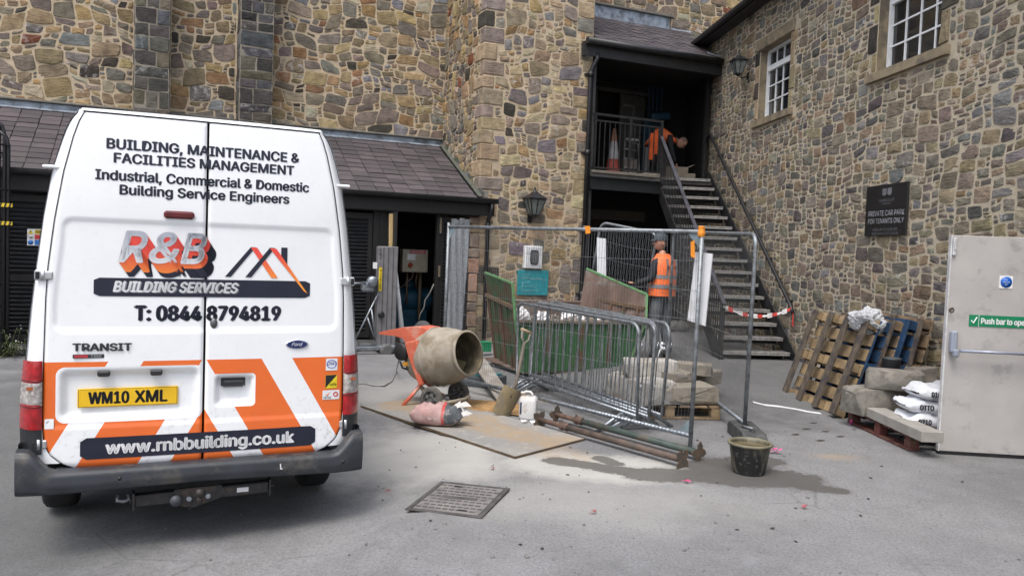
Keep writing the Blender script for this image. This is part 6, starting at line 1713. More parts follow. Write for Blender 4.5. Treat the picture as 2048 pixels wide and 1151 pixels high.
def cement_bag():
    P = gnd(873, 853); P.z = .018; t = thing('cement_bag', 'half-used pink and grey paper cement bag lying torn open', 'bag', P, 'W')
    mb = bag_mb(P, .50, .27, .20, -.06, 5)
    M = Mat('cement_bag_paper'); x, y, z = M.xyz(M.pos()); n = M.noise(7, 4); s = (x - P.x) + (n - .5) * .10
    c = M.mix(n.ss(.3, .7), (.43, .255, .235), (.50, .33, .31)); c = M.mix(s.gt(.06), c, (.50, .07, .06)); c = M.mix(s.gt(.085), c, (.085, .095, .105)); c = M.mix(((z - P.z) + (n - .5) * .1).lt(.03), c, (.34, .20, .17)); d = M.noise(14, 4, .7); c = M.mix(d.ss(.55, .7) * .6, c, (.5, .45, .42))
    M.col(c); M.set('Roughness', .8); M.bump(M.noise(16, 4), .6, .012); part('bag', mb, M.m, t)
    part('lettering', text_mb('Cement', .042, .008, fn=lambda p: (P.x - .055 + p.x, P.y - .137 + p.x * .06 + .08 * max(0, p.z - .01) , P.z + .075 + p.z)), simple('bag_print', (.62, .5, .48), .7), t)
    m = MB(); r = random.Random(8)
    for k in range(9):
        c = P + Vector((.19 + .08 * r.random(), r.uniform(-.12, .1), .06 + .12 * r.random())); m.add([c, c + Vector((.07 * r.random() + .03, r.uniform(-.04, .04), .05 * r.random())), c + Vector((.03, .03, .05 + .03 * r.random())), c + Vector((-.03, .02, .03))], [(0, 1, 2), (0, 2, 3)])
    part('torn_paper', m, simple('torn_paper_white', (.62, .60, .57), .8), t, 'stuff')
cement_bag()
def jug():
    P = gnd(1056, 838); t = thing('plastic_jug', 'white plastic jerrycan with a handle standing beside the shovel', 'jerrycan', P, 'W', rot=(0, 0, -.25), local=True)
    Mj = simple('jug_white', (.66, .66, .66), .45, var=.06, dirt=((.40, .33, .25), .4, 9)); m = MB(); N = 24
    rings = [(.0, .80), (.012, .96), (.03, 1), (.19, 1), (.215, .97), (.235, .85), (.245, .72)]
    def rr(a, s):
        c, q = cos(a), sin(a); return (.092 * s * math.copysign(abs(c) ** .45, c), .068 * s * math.copysign(abs(q) ** .45, q))
    V = [(*rr(2 * pi * k / N, s), z) for z, s in rings for k in range(N)]; F = [(i * N + k, i * N + (k + 1) % N, (i + 1) * N + (k + 1) % N, (i + 1) * N + k) for i in range(len(rings) - 1) for k in range(N)] + [tuple(range(6 * N, 7 * N)), tuple(reversed(range(N)))]
    m.add(V, F, True); part('body', m, Mj, t)
    m = MB(); m.tube([(-.055, 0, .235), (-.055, 0, .275), (-.035, 0, .288), (.015, 0, .288), (.035, 0, .272), (.04, 0, .235)], .013, 8); part('handle', m, Mj, t)
    m = MB(); m.lathe([(.022, .24), (.022, .262), (.026, .262), (.026, .285), (0, .287)], (-.06, 0, 0), seg=16); part('cap', m, Mj, t)
    m = MB(); m.box((-.066, -.0675, .125), (.018, .004, .12)); part('label_strip', m, simple('jug_label', (.03, .04, .08), .5), t)
jug()
def shovel():
    b0, b1, h = gnd(1003, 833, .005), at(1030, 778, 8.28), at(1053, 662, 8.62); t = thing('shovel', 'long-handled shovel caked in mortar propped against the barriers', 'shovel', b0, 'W')
    d = (h - b1).normalized(); db = (b1 - b0).normalized(); sd = Vector((.86, .35, .1)); sd = (sd - db * sd.dot(db)).normalized(); nn = db.cross(sd)
    m = MB()
    def f(a, b): x = (a - .5) * .23 * (1 - .12 * (1 - b) ** 3); return tuple(b0 + db * (b1 - b0).length * b + sd * x + nn * (.035 * (2 * a - 1) ** 2 + .01))
    m.grid(f, 8, 8); m.grid(lambda a, b: tuple(Vector(f(a, b)) - nn * .004), 8, 8, flip=True); part('blade', m, simple('muddy_blade', (.235, .185, .105), .8, dirt=((.15, .13, .11), .4, 8)), t)
    m = MB(); m.tube([b1 - db * .1 + nn * .02, b1 + d * .08, h - d * .13], [.018, .019, .018], 10); part('shaft', m, simple('muddy_shaft', (.125, .105, .085), .85), t)
    m = MB(); e = sd * .055; m.tube([h - d * .15, h - d * .09 + e * .8, h + e], .011, 8); m.tube([h - d * .15, h - d * .09 - e * .8, h - e], .011, 8); part('yoke', m, simple('yoke_dull', (.2, .18, .15), .7), t)
    m = MB(); m.cyl(h - e * 1.25, h + e * 1.25, .017); part('grip', m, simple('grip_wood', (.36, .27, .17), .7), t)
shovel()
def prop(a, b, label, M1, M2, k, seed):
    d = (b - a).normalized(); L = (b - a).length; t = thing('steel_prop', label, 'prop', (a + b) / 2 * 1.0, 'W', 'adjustable steel props lying on the ground'); up = Vector((0, 0, 1)); sd = d.cross(up).normalized()
    m = MB(); m.tube([a + d * L * k, b], .031, 12); part('outer_tube', m, M1, t)
    m = MB(); m.tube([a, a + d * L * (k + .02)], .025, 12); part('inner_tube', m, M2, t)
    for p in (a, b):
        m = MB(); r = random.Random(seed); s = .072; R = Matrix((sd, up, d)).transposed() @ Matrix.Rotation(.5 + seed, 3, 'Z'); pl = []
        for q in [(-1, -1), (-.35, -1), (-.2, -.72), (.2, -.72), (.35, -1), (1, -1), (1, -.3), (.8, 0), (1, .3), (1, 1), (.3, 1), (.15, .75), (-.2, .75), (-.35, 1), (-1, 1), (-1, .35), (-.75, .1), (-1, -.3)]: pl.append(p + R @ Vector((q[0] * s, q[1] * s, 0)))
        m.prism(pl, d * .008); part('end_plate', m, simple('rusty_plate', (.085, .070, .055), .85, dirt=((.16, .09, .05), .5, 16)), t)
    c = a + d * L * k; m = MB(); m.lathe([(.036, -.05), (.042, -.045), (.042, -.02), (.036, 0), (.04, .03), (.036, .05)], c, d, 12); part('collar', m, M2, t)
    m = MB(); m.tube([c - d * .03 + sd * .03, c - d * .03 + sd * .02 + up * .06, c - d * .02 - up * .02 - sd * .05, c + d * .10 - up * .045 - sd * .09], .007, 6); part('pin', m, M2, t)
rust = simple('rusty_tube', (.135, .080, .058), .8, .1, var=.3, scale=14, dirt=((.075, .055, .045), .5, 10)); grn = simple('old_green_tube', (.050, .072, .062), .65, .1, var=.25, dirt=((.12, .085, .065), .5, 8)); brn = simple('brown_tube', (.105, .075, .06), .7, .1, var=.25, dirt=((.06, .06, .055), .5, 8))
pa, pb = gnd(1078, 838, .07), gnd(1364, 918, .07); prop(pa, pb, 'rust brown steel prop nearest the puddle', brn, rust, .21, 1)
pa, pb = gnd(1112, 828, .07), gnd(1397, 905, .07); prop(pa, pb, 'greenish steel prop lying closer to the mesh fence', grn, rust, .19, 2)
def bucket():
    P = gnd(1497, 944); t = thing('bucket', 'mortar splashed black bucket brimming with brown water', 'bucket', P, 'W'); M = Mat('splashed_black_plastic'); x, y, z = M.xyz(M.pos()); n = M.noise(9, 5, .7, stretch=(1, 1, .3), dist=.8); f = M.noise(24, 4, .7)
    c = M.mix(n.ss(.44, .62), (.020, .021, .022), (.155, .145, .105)); c = M.mix(f.ss(.55, .7) * .5, c, (.30, .30, .28)); c = M.mix(z.ss(.225, .255) * .75, c, (.20, .18, .11)); M.col(c).set('Roughness', .6)
    m = MB(); m.lathe([(0, 0), (.125, 0), (.13, .006), (.163, .225), (.168, .23), (.178, .232), (.180, .25), (.168, .256), (.158, .25), (.155, .215)], P, seg=40); part('pail', m, M.m, t)
    m = MB(); m.lathe([(.157, .226), (0, .226)], P, seg=40); part('water', m, simple('muddy_water', (.115, .088, .045), .12, var=.15, scale=3, bump=.03, bscale=9), t)
    m = MB(); q = [(P.x + .178 * cos(a), P.y + .178 * sin(a) * .96, P.z + .235 - .035 * sin(a) ** 2) for a in [pi * k / 14 for k in range(15)]]; m.tube([(p[0], p[1], p[2] + .02 * abs(p[1] - P.y) / .178) for p in q], .004, 6); part('handle', m, M_galvdull, t)
bucket()
def manhole():
    Q = [gnd(*p) for p in ((815, 1020), (878, 965), (1018, 978), (965, 1040))]; c = sum(Q, Vector()) / 4; ex = ((Q[2] - Q[1]) + (Q[3] - Q[0])).normalized(); ey = Vector((-ex.y, ex.x, 0)); W = ((Q[2] - Q[1]).length + (Q[3] - Q[0]).length) / 2; H = ((Q[1] - Q[0]).length + (Q[2] - Q[3]).length) / 2
    nz_ = (Q[2] - Q[0]).cross(Q[1] - Q[3]).normalized(); nz_ = nz_ if nz_.z > 0 else -nz_; ex = (Q[2] - Q[1] + Q[3] - Q[0]).normalized(); ex = (ex - nz_ * ex.dot(nz_)).normalized()
    t = thing('manhole_cover', 'square cast iron manhole cover with rows of raised studs', 'manhole cover', c + Vector((0, 0, .006)), rot=Matrix((ex, nz_.cross(ex), nz_)).transposed().to_euler(), local=True)
    Mc = simple('worn_cast_iron', (.20, .185, .18), .65, .15, var=.2, scale=7, dirt=((.27, .26, .235), .4, 5)); Md = simple('grimy_cast_iron', (.075, .07, .068), .8, var=.3)
    m = MB(); w, h = W / 2, H / 2; b = .03
    m.prism([(-w, -h, .001), (w, -h, .001), (w, h, .001), (-w, h, .001)], (0, 0, .003)); part('frame_bed', m, Md, t)
    for p, s in (((0, -h + b / 2), (W, b)), ((0, h - b / 2), (W, b)), ((-w + b / 2, 0), (b, H - 2 * b)), ((w - b / 2, 0), (b, H - 2 * b))): m = MB(); m.box((*p, .004), (*s, .009), .002); part('frame', m, Md, t)
    m = MB(); m.prism([(-w + .04, -h + .04, .004), (w - .04, -h + .04, .004), (w - .04, h - .04, .004), (-w + .04, h - .04, .004)], (0, 0, .0035)); lid = part('lid', m, Mc, t)
    m = MB()
    for i in range(9):
        for j in range(9):
            x, y = (i - 4) * (W - .13) / 8.6 + (.018 if j % 2 else -.018), (j - 4) * (H - .13) / 8.6
            if abs(x) < .15 and abs(y) < .045: continue
            m.box((x, y, .0075), (.036, .022, .003))
    m.box((0, 0, .0078), (.26, .055, .002)); part('studs', m, Md, lid, 'stuff')
    for x, y in ((-.1, h - .09), (.1, -h + .09)): m = MB(); m.box((x, y, .008), (.06, .025, .003)); part('keyhole', m, M_black, lid)
manhole()
# ---------------------------------------------------------------- things in and in front of the shed
def lift():
    P = Vector((3.50, 12.62, ground_z(0, 0))); t = thing('material_lift', 'grey aluminium winch lift with a tall grooved mast by the shed door', 'lift', P, 'B')
    a, b = onB(758, 492, 12.62), onB(797, 492, 12.62); u0, u1, zt = a.x, b.x, a.z; Ma = simple('dull_aluminium', (.22, .21, .215), .5, .35, var=.12); Mdk = simple('mast_groove', (.07, .07, .075), .6)
    m = MB(); m.box(((u0 + u1) / 2, 12.70, zt / 2 + .03), (u1 - u0, .16, zt - .06), .01); mast = part('mast', m, Ma, t)
    for k in range(1, 4): m = MB(); x = u0 + (u1 - u0) * k / 4; m.box((x, 12.617, zt / 2 + .03), (.012, .008, zt - .08)); part('groove', m, Mdk, mast)
    m = MB(); m.box((u0 + .035, 12.612, zt - .63 + .1), (.05, .008, .38)); lb = part('yellow_label', m, simple('label_yellow', (.70, .52, .02), .5), mast)
    part('lettering', text_mb('www.rent.co.uk', .03, .004, width=.32, fn=lambda p: (u0 + .05 - p.z, 12.606, zt - .53 + p.x)), M_black, lb); part('lettering', text_mb('LIFT', .034, .006, width=.16, fn=lambda p: (u0 + .045 - p.z, 12.612, zt - .12 + p.x)), M_black, mast)
    m = MB(); m.lathe([(.04, -.02), (.055, 0), (.055, .03), (.03, .035), (0, .035)], (u0 + .06, 12.6, .62), (0, -1, 0), 16); part('knob', m, M_black, t)
    wc = onB(738, 570, 12.62); m = MB(); m.box((wc.x, 12.68, wc.z - .03), (.22, .16, .16), .03); m.lathe([(.085, -.06), (.085, .06), (.03, .07), (0, .07)], (wc.x + .05, 12.6, wc.z + .06), (0, -1, 0), 20); m.tube([(wc.x - .05, 12.6, wc.z + .04), (wc.x - .35, 12.58, wc.z + .02)], .014, 8); part('winch', m, M_galv, t)
    m = MB(); m.box((u0 - .06, 12.6, wc.z + .32), (.07, .01, .1)); part('tag', m, M_white, t)
    m = MB(); m.box((u0 - .1, 12.45, .10), (.9, .07, .05), .005); m.box((u0 - .1, 12.85, .10), (.9, .07, .05), .005); m.box((u0 + .15, 12.65, .1), (.3, .42, .06), .005); part('base', m, M_galv, t)
    for sx, (x0, z0, x1, z1) in enumerate(((u0 - .38, .16, u0 + .0, .95), (u0 - .03, .28, u0 - .10, .72), (u0 - .02, .2, u0 - .17, .60))): m = MB(); m.tube([(x0, 12.58, z0), (x1, 12.6, z1)], .014, 8); part('brace', m, M_galv, t)
    for x, v in ((u0 - .42, 12.45), (u0 - .34, 12.8), (u0 + .12, 12.42)): m = MB(); m.lathe([(.05, -.025), (.095, -.028), (.108, 0), (.095, .028), (.05, .025)], (x, v, .11 if x < u0 else .06), (0, 1, 0), 20); m.lathe([(.05, -.02), (0, -.02)], (x, v, .11 if x < u0 else .06), (0, 1, 0), 12); w = part('wheel', m, simple('castor_grey', (.12, .12, .12), .7), t)
lift()
a = onB(783, 428, 12.98); m = MB(); m.beam((a.x + .02, 12.90, .1), (a.x, 12.98, a.z), .075, .05, up=(0, 1, 0), bev=.004)
solo('timber_post', m, simple('sawn_timber', (.42, .30, .14), .8, stretch=(3, 3, .4)), 'upright length of pale sawn timber behind the lift mast', 'timber', frame='B')
a, b = onB(796, 541, 13.0), onB(808, 662, 13.0); m = MB(); m.tube([(a.x, 13.1, a.z), (b.x - .03, 12.95, .1)], [.018, .055], 12)
solo('white_pipe', m, M_white, 'white plastic pipe leaning beside the lift mast', 'pipe', frame='B')
def control_box():
    v = 14.15; a, b = onB(806, 498, v), onB(855, 545, v); cx, cz, w, h = (a.x + b.x) / 2, (a.z + b.z) / 2, b.x - a.x, a.z - b.z
    t = thing('control_box', 'cream electrical control box with red rotary switch in the shed', 'control box', (cx, v, b.z), 'B'); Mc = simple('cream_enamel', (.40, .36, .27), .5, var=.08)
    m = MB(); m.box((cx, v + .1, cz), (w, .2, h), .008); part('case', m, Mc, t); m = MB(); m.box((cx + .02, v - .004, cz), (w - .06, .012, h - .03), .004); part('door', m, Mc, t)
    m = MB(); m.box((cx + .04, v - .012, cz + h * .40), (w * .62, .004, h * .13)); rb = part('banner', m, simple('banner_red', (.45, .02, .05), .5), t); part('lettering', text_mb('powerline', .03, .006, width=w * .5, fn=lambda p: (cx + .04 + p.x, v - .016 + p.y, cz + h * .37 + p.z)), M_white, rb)
    m = MB(); m.box((cx - .08, v - .012, cz + h * .17), (.15, .004, .11)); part('data_label', m, M_white, t)
    m = MB(); m.lathe([(.045, 0), (.042, .03), (0, .032)], (cx - .10, v - .01, cz - h * .18), (0, -1, 0), 18); m.box((cx - .10, v - .05, cz - h * .18), (.02, .03, .08)); part('rotary_switch', m, simple('switch_red', (.38, .05, .02), .4), t)
    m = MB(); m.tube([(cx, v + .1, b.z), (cx - .02, v + .1, b.z - .1), (cx - .12, v + .15, b.z - .22), (cx - .3, v + .2, b.z - .35)], .014, 6); m.tube([(cx + .08, v + .1, b.z), (cx + .06, v + .12, b.z - .15), (cx + .1, v + .2, b.z - .3)], .016, 6); m.cyl((cx - .1, v + .15, b.z - .6), (cx - .1, v + .15, b.z), .02); m.cyl((cx + .15, v + .15, .1), (cx + .15, v + .15, b.z), .03); part('conduit', m, simple('conduit_brown', (.12, .08, .05), .6), t)
control_box()
tc = onB(823, 600, 14.6); m = MB(); m.lathe([(0, -.42), (.15, -.40), (.22, -.32), (.24, -.2), (.24, .3), (.2, .4), (.1, .45), (0, .46)], (tc.x, 14.75, .72), (1, 0, 0), 24); m.box((tc.x, 14.75, .33), (.6, .35, .42)); m.cyl((tc.x, 14.75, .9), (tc.x, 14.75, 1.1), .1)
solo('pump_tank', m, simple('tank_blue', (.012, .075, .13), .5, var=.25), 'blue pressure tank in the dark behind the shed door', 'tank', frame='B')
rc = onB(846, 636, 13.5); m = MB(); m.lathe([(.05, -.05), (.15, -.05), (.155, -.04), (.05, -.035), (.05, .035), (.155, .04), (.15, .05), (.05, .05), (0, .05)], (rc.x, 13.5, .28), (-.2, -1, .1), 22); m.lathe([(.06, .05), (.055, .065), (0, .066)], (rc.x, 13.5, .28), (-.2, -1, .1), 12)
ob = solo('cable_reel', m, simple('reel_grey', (.20, .20, .20), .55, dirt=((.05, .05, .05), .4, 9)), 'grey cable reel on the shed floor behind the mixer', 'cable reel', frame='B')
m = MB(); m.tube([(onB(868, 568, 13.35).x, 13.36, onB(868, 568, 13.35).z)] + [tuple(onB(x, y, 13.4)) for x, y in ((860, 585), (850, 600), (848, 615), (840, 628), (838, 640))], .012, 6)
solo('hose', m, simple('hose_grey', (.22, .21, .19), .6), 'pale hose hanging from the shed door post to the reel', 'hose', frame='B')
def strip_bundle():
    t = thing('panel_bundle', 'bundle of upright galvanised fence uprights wrapped in film by the shed', 'bundle', (4.9, 12.6, .02), 'B'); v = 12.7
    for k, (x0, x1, y) in enumerate(((904, 914, 437), (911, 924, 439), (920, 930, 436), (926, 940, 438))):
        a, b = onB(x0, y, v + .04 * k), onB(x1, y, v + .04 * k); m = MB(); m.prism([(a.x - .06, v + .04 * k - .05, .03), (b.x - .10, v + .04 * k - .05, .03), (b.x, v + .04 * k, a.z), (a.x, v + .04 * k, a.z)], (0, .028, 0)); part('upright', m, M_galv if k % 2 else M_galvdull, t)
    Mf = Mat('cloudy_film'); Mf.col((.5, .53, .56)).set('Roughness', .25).set('Alpha', .32); a, b = onB(903, 450, v - .03), onB(936, 450, v - .03); m = MB(); m.grid(lambda s, q: (a.x - .07 * (1 - q) + (b.x - a.x + .02 - .04 * (1 - q)) * s, v - .09 - .02 * (1 - q) * 2 + .012 * sin(s * 17 + q * 9), .25 + (a.z - .3) * q), 14, 20); part('film', m, Mf.m, t)
strip_bundle()
a = onB(972, 662, 11.9); m = MB(); m.box((a.x, 11.9, .10 + a.z * .0 + .06), (.16, .14, .14), .01); m.box((a.x, 11.9, .24), (.17, .15, .02), .004)
solo('green_box', m, simple('bright_green_plastic', (.01, .22, .09), .5), 'small bright green plastic box left of the skip', 'box', frame='B')
p0, p1 = at(938, 660, 12.1), at(957, 672, 11.9); m = MB(); m.tube([(p0.x, p0.y, .14 + .12), (p1.x, p1.y, .10)], .03, 10); solo('short_pipe', m, M_white, 'short white pipe offcut between the mixer and the skip', 'pipe')
# plank, teal case and dark crate behind the mixer
p0, p1 = gnd(962, 706, .30), gnd(1012, 803, .02); m = MB(); m.beam((p0.x - .02, p0.y - .6, .32), (p1.x, p1.y, .03), .20, .028, bev=.003); solo('scaffold_plank', m, simple('dusty_grey_plank', (.27, .245, .21), .9, stretch=(1, 1, 1), dirt=((.36, .35, .33), .5, 5)), 'dusty wooden plank propped behind the mixer drum', 'plank')
Pc = gnd(935, 775, .0); t = thing('tool_case', 'teal and dark grey tool case on the ground behind the mixer', 'tool case', (Pc.x + .12, Pc.y + .25, 0), rot=(0, 0, -.5), local=True); m = MB(); m.box((0, 0, .07), (.62, .40, .14), .012); part('case', m, simple('case_dark', (.055, .065, .075), .6), t)
for dx in (-.16, .12): m = MB(); m.prism([(dx - .12, -.15, .142), (dx + .1, -.15, .142), (dx + .14, .15, .142), (dx - .08, .15, .142)], (0, 0, .02)); part('lid_panel', m, simple('case_teal', (.02, .19, .21), .5), t)
sx = gnd(1352, 662); m = bag_mb(Vector((sx.x, sx.y, .19)), .5, .32, .22, .3, 31); solo('rubble_sack', m, simple('grey_rubble_sack', (.19, .185, .17), .85, bump=.5), 'slumped grey rubble sack on the ground by the stair foot', 'sack')
P = onR(1545, 640, 5.2)
# ---------------------------------------------------------------- caged ladder at the left edge
def ladder():
    t = thing('caged_ladder', 'black steel caged ladder with yellow hazard bands at the left edge', 'ladder', (-2.25, 12.9, 0), 'B'); v = 12.9; z1 = onB(6, 232, v).z
    for x, zz in ((-3, 225), (8, 240), (16, 262)):
        u = onB(x, 450, v).x; z = onB(x, zz, v).z; m = MB(); m.tube([(u, v, 0.02), (u, v, z - .2), (u - .03, v, z - .08), (u - .12, v, z)], .024, 8); part('stile', m, M_black, t)
    for z in (.4, .7, 1.0, 1.3, 1.6, 1.9, 2.2, 2.5, 2.8): m = MB(); m.tube([(-2.55, v + .02, z), (onB(14, 450, v).x, v + .02, z)], .014, 6); part('rung', m, M_black, t)
    for z in (2.3, 2.9): m = MB(); m.tube([(onB(16, 450, v).x - .35 + .35 * cos(q), v - .3 * sin(q), z) for q in [pi * k / 10 for k in range(11)]], .014, 6); part('hoop', m, M_black, t)
    yl = simple('hazard_yellow', (.70, .50, .02), .5)
    for py in (410, 446):
        z = onB(8, py, v).z; u = onB(11, 450, v).x; m = MB(); m.box((u - .0, v - .035, z), (.17, .012, .05)); hb = part('hazard_band', m, yl, t)
        for k in range(3): m = MB(); x = u - .06 + k * .055; m.prism([(x - .012, v - .043, z - .025), (x + .008, v - .043, z - .025), (x + .024, v - .043, z + .025), (x + .004, v - .043, z + .025)], (0, -.002, 0)); part('black_stripe', m, M_black, hb)
    m = MB(); m.box((onB(2, 450, v).x - .1, v + .1, 1.0), (.3, .02, 2.0)); part('guard_plate', m, M_darkwood, t)
ladder()
def weeds():
    P = fr('B', -1.85, 12.85, 0); t = thing('weeds', 'straggly green weeds with pale flowers at the foot of the left wall', 'plant', P, 'W'); r = random.Random(12); m = MB(); s = MB(); fl = MB()
    for k in range(26):
        b = P + Vector((r.gauss(0, .16), r.gauss(0, .12), 0)); h = r.uniform(.12, .42); top = b + Vector((r.gauss(0, .09), r.gauss(0, .07), h)); s.tube([b, (b + top) / 2 + Vector((r.gauss(0, .02), r.gauss(0, .02), .02)), top], .003, 4)
        for j in range(9):
            c = b + (top - b) * r.uniform(.15, 1); a = r.uniform(0, 6.3); l = r.uniform(.03, .075); d = Vector((cos(a), sin(a), r.uniform(-.3, .6))).normalized(); w = d.cross(Vector((0, 0, 1))).normalized() * l * .28
            m.add([c, c + d * l * .5 + w, c + d * l, c + d * l * .5 - w], [(0, 1, 2, 3)])
        if r.random() < .6:
            for j in range(3): c = top + Vector((r.gauss(0, .02), r.gauss(0, .02), r.gauss(0, .02))); fl.box(c, (.012, .012, .01), .003, Euler((r.random(), r.random(), 0)).to_matrix())
    part('stem', s, simple('weed_stem', (.10, .11, .04), .8), t, 'stuff'); part('leaves', m, simple('weed_leaf', (.055, .085, .025), .7, var=.4, rand=.4), t, 'stuff'); part('flowers', fl, simple('weed_flower', (.5, .5, .42), .8), t, 'stuff')
weeds()
# ---------------------------------------------------------------- on the landing
def landing_things():
    z0 = 3.262; v = 14.15; c = onB(1226, 330, v)
    t = thing('traffic_cone', 'red and white traffic cone standing on the stair landing', 'cone', (c.x, v, z0), 'B'); r_ = simple('cone_red', (.26, .045, .03), .6); w_ = simple('cone_white', (.30, .305, .32), .5)
    for n, a, b, mt in (('base_band', 0, .36, r_), ('reflective_sleeve', .36, .72, w_), ('top', .72, .98, simple('cone_faded_top', (.25, .12, .07), .6))):
        R = lambda h: .17 - .145 * h; m = MB(); m.lathe([(R(a), a + .03), (R(b), b + .03)] + ([(0, b + .03)] if b > .9 else []), (c.x, v, z0), seg=24); part(n, m, mt, t)
    m = MB(); m.box((c.x, v, z0 + .015), (.4, .4, .03), .008); part('foot', m, r_, t)
    tl = onB(1262, 300, v); t = thing('sack_truck', 'folded grey steel hand trolley leaning on the landing', 'trolley', (tl.x, v, z0), 'B'); Mt = simple('trolley_grey', (.22, .215, .205), .5, .3)
    x0, x1, xt0, xt1, zt = tl.x - .22, tl.x + .17, tl.x - .08, tl.x + .24, z0 + .80
    m = MB(); m.tube([(x0, v - .1, z0 + .02), (xt0, v + .12, zt), (xt1, v + .12, zt - .03), (x1, v - .1, z0 + .02)], .016, 8); part('frame', m, Mt, t)
    for k in (.3, .55, .8): m = MB(); m.tube([(x0 + (xt0 - x0) * k, v - .1 + .22 * k, z0 + k * .8), (x1 + (xt1 - x1) * k, v - .1 + .22 * k, z0 + k * .78)], .012, 8); part('cross_bar', m, Mt, t)
    m = MB(); m.prism([(x0 + .03, v - .06, z0 + .05), (x1 - .03, v - .06, z0 + .05), (x1 + .0, v + .02, z0 + .42), (x0 + .06, v + .02, z0 + .42)], (0, .03, 0)); part('plate', m, simple('trolley_plate', (.11, .10, .09), .7), t)
    m = MB(); m.box(((xt0 + xt1) / 2, v + .1, zt + .04), (.3, .06, .05), .01); part('grip', m, simple('trolley_grip', (.3, .29, .27), .6), t)
    q = lambda x, y, vv: onB(x, y, vv)
    for x0, x1, yt, yb, lab in ((1291, 1297, 294, 343, 'grey upright board on the landing left of the orange ones'),):
        a, b = q(x0, yt, 14.0), q(x1, yb, 14.0); m = MB(); m.box(((a.x + b.x) / 2, 14.0, (a.z + z0) / 2), (b.x - a.x, .04, a.z - z0)); solo('upright_board', m, simple('board_dull_grey', (.09, .095, .10), .6), lab, 'board', frame='B')
    Mo = simple('orange_plastic', (.60, .10, .025), .5)
    for k, (x0, x1, yt, yb, lab) in enumerate(((1303, 1308, 266, 320, 'thin orange plastic board upright behind the stair handrail'), (1310, 1319, 261, 309, 'wider orange plastic board hanging at the top of the stairs'))):
        a, b = q(x0, yt, 13.7 + .1 * k), q(x1, yb, 13.7 + .1 * k); m = MB(); m.prism([(a.x, 13.7 + .1 * k, a.z), (b.x, 13.7 + .1 * k, a.z + .01), (b.x - .01, 13.7 + .1 * k, b.z), (a.x - .02, 13.7 + .1 * k, b.z)], (0, .03, 0)); solo('orange_board', m, Mo, lab, 'board', 'orange boards at the top of the stairs', 'B')
    Mb = simple('dim_blue_plastic', (.012, .05, .085), .6)
    a, b = q(1300, 222, 14.9), q(1335, 246, 14.9); m = MB(); m.box(((a.x + b.x) / 2, 14.9, (a.z + b.z) / 2), (b.x - a.x, .25, .16), .03, Matrix.Rotation(-.15, 3, 'Y'))
    for k in range(4): m.box((a.x + .05 + k * .11, 15.05, a.z + .35), (.04, .03, .6))
    m.box((a.x + .2, 15.06, 4.0), (.5, .03, 1.45)); solo('blue_trolley', m, Mb, 'dim blue slatted frame standing in the dark porch', 'frame', frame='B')
    Mc = simple('dusty_cardboard', (.16, .14, .11), .85)
    for s, n, sx, sy, h, z, lab in ((16.55, 4.95, .62, .42, .20, 3.262, 'lower grey cardboard box at the top of the stairs'), (16.55, 4.88, .46, .36, .13, 3.464, 'open cardboard box resting on the lower one at the stair top')):
        t = thing('cardboard_box', lab, 'box', (n, s, z), 'R', 'boxes at the top of the stairs'); m = MB(); m.box((n, s, z + h / 2), (sx, sy, h), .004); part('carton', m, Mc, t)
        if z > 3.4:
            for sg in (-1, 1): m = MB(); m.box((n + sg * (sx / 2 + .06), s, z + h + .02), (.16, sy, .006), 0, Matrix.Rotation(sg * -.5, 3, 'Y')); part('flap', m, Mc, t)
        else: m = MB(); m.box((n + .02, s - sy / 2 - .003, z + .07), (.05, .003, .025)); part('sticker', m, M_white, t)
landing_things()
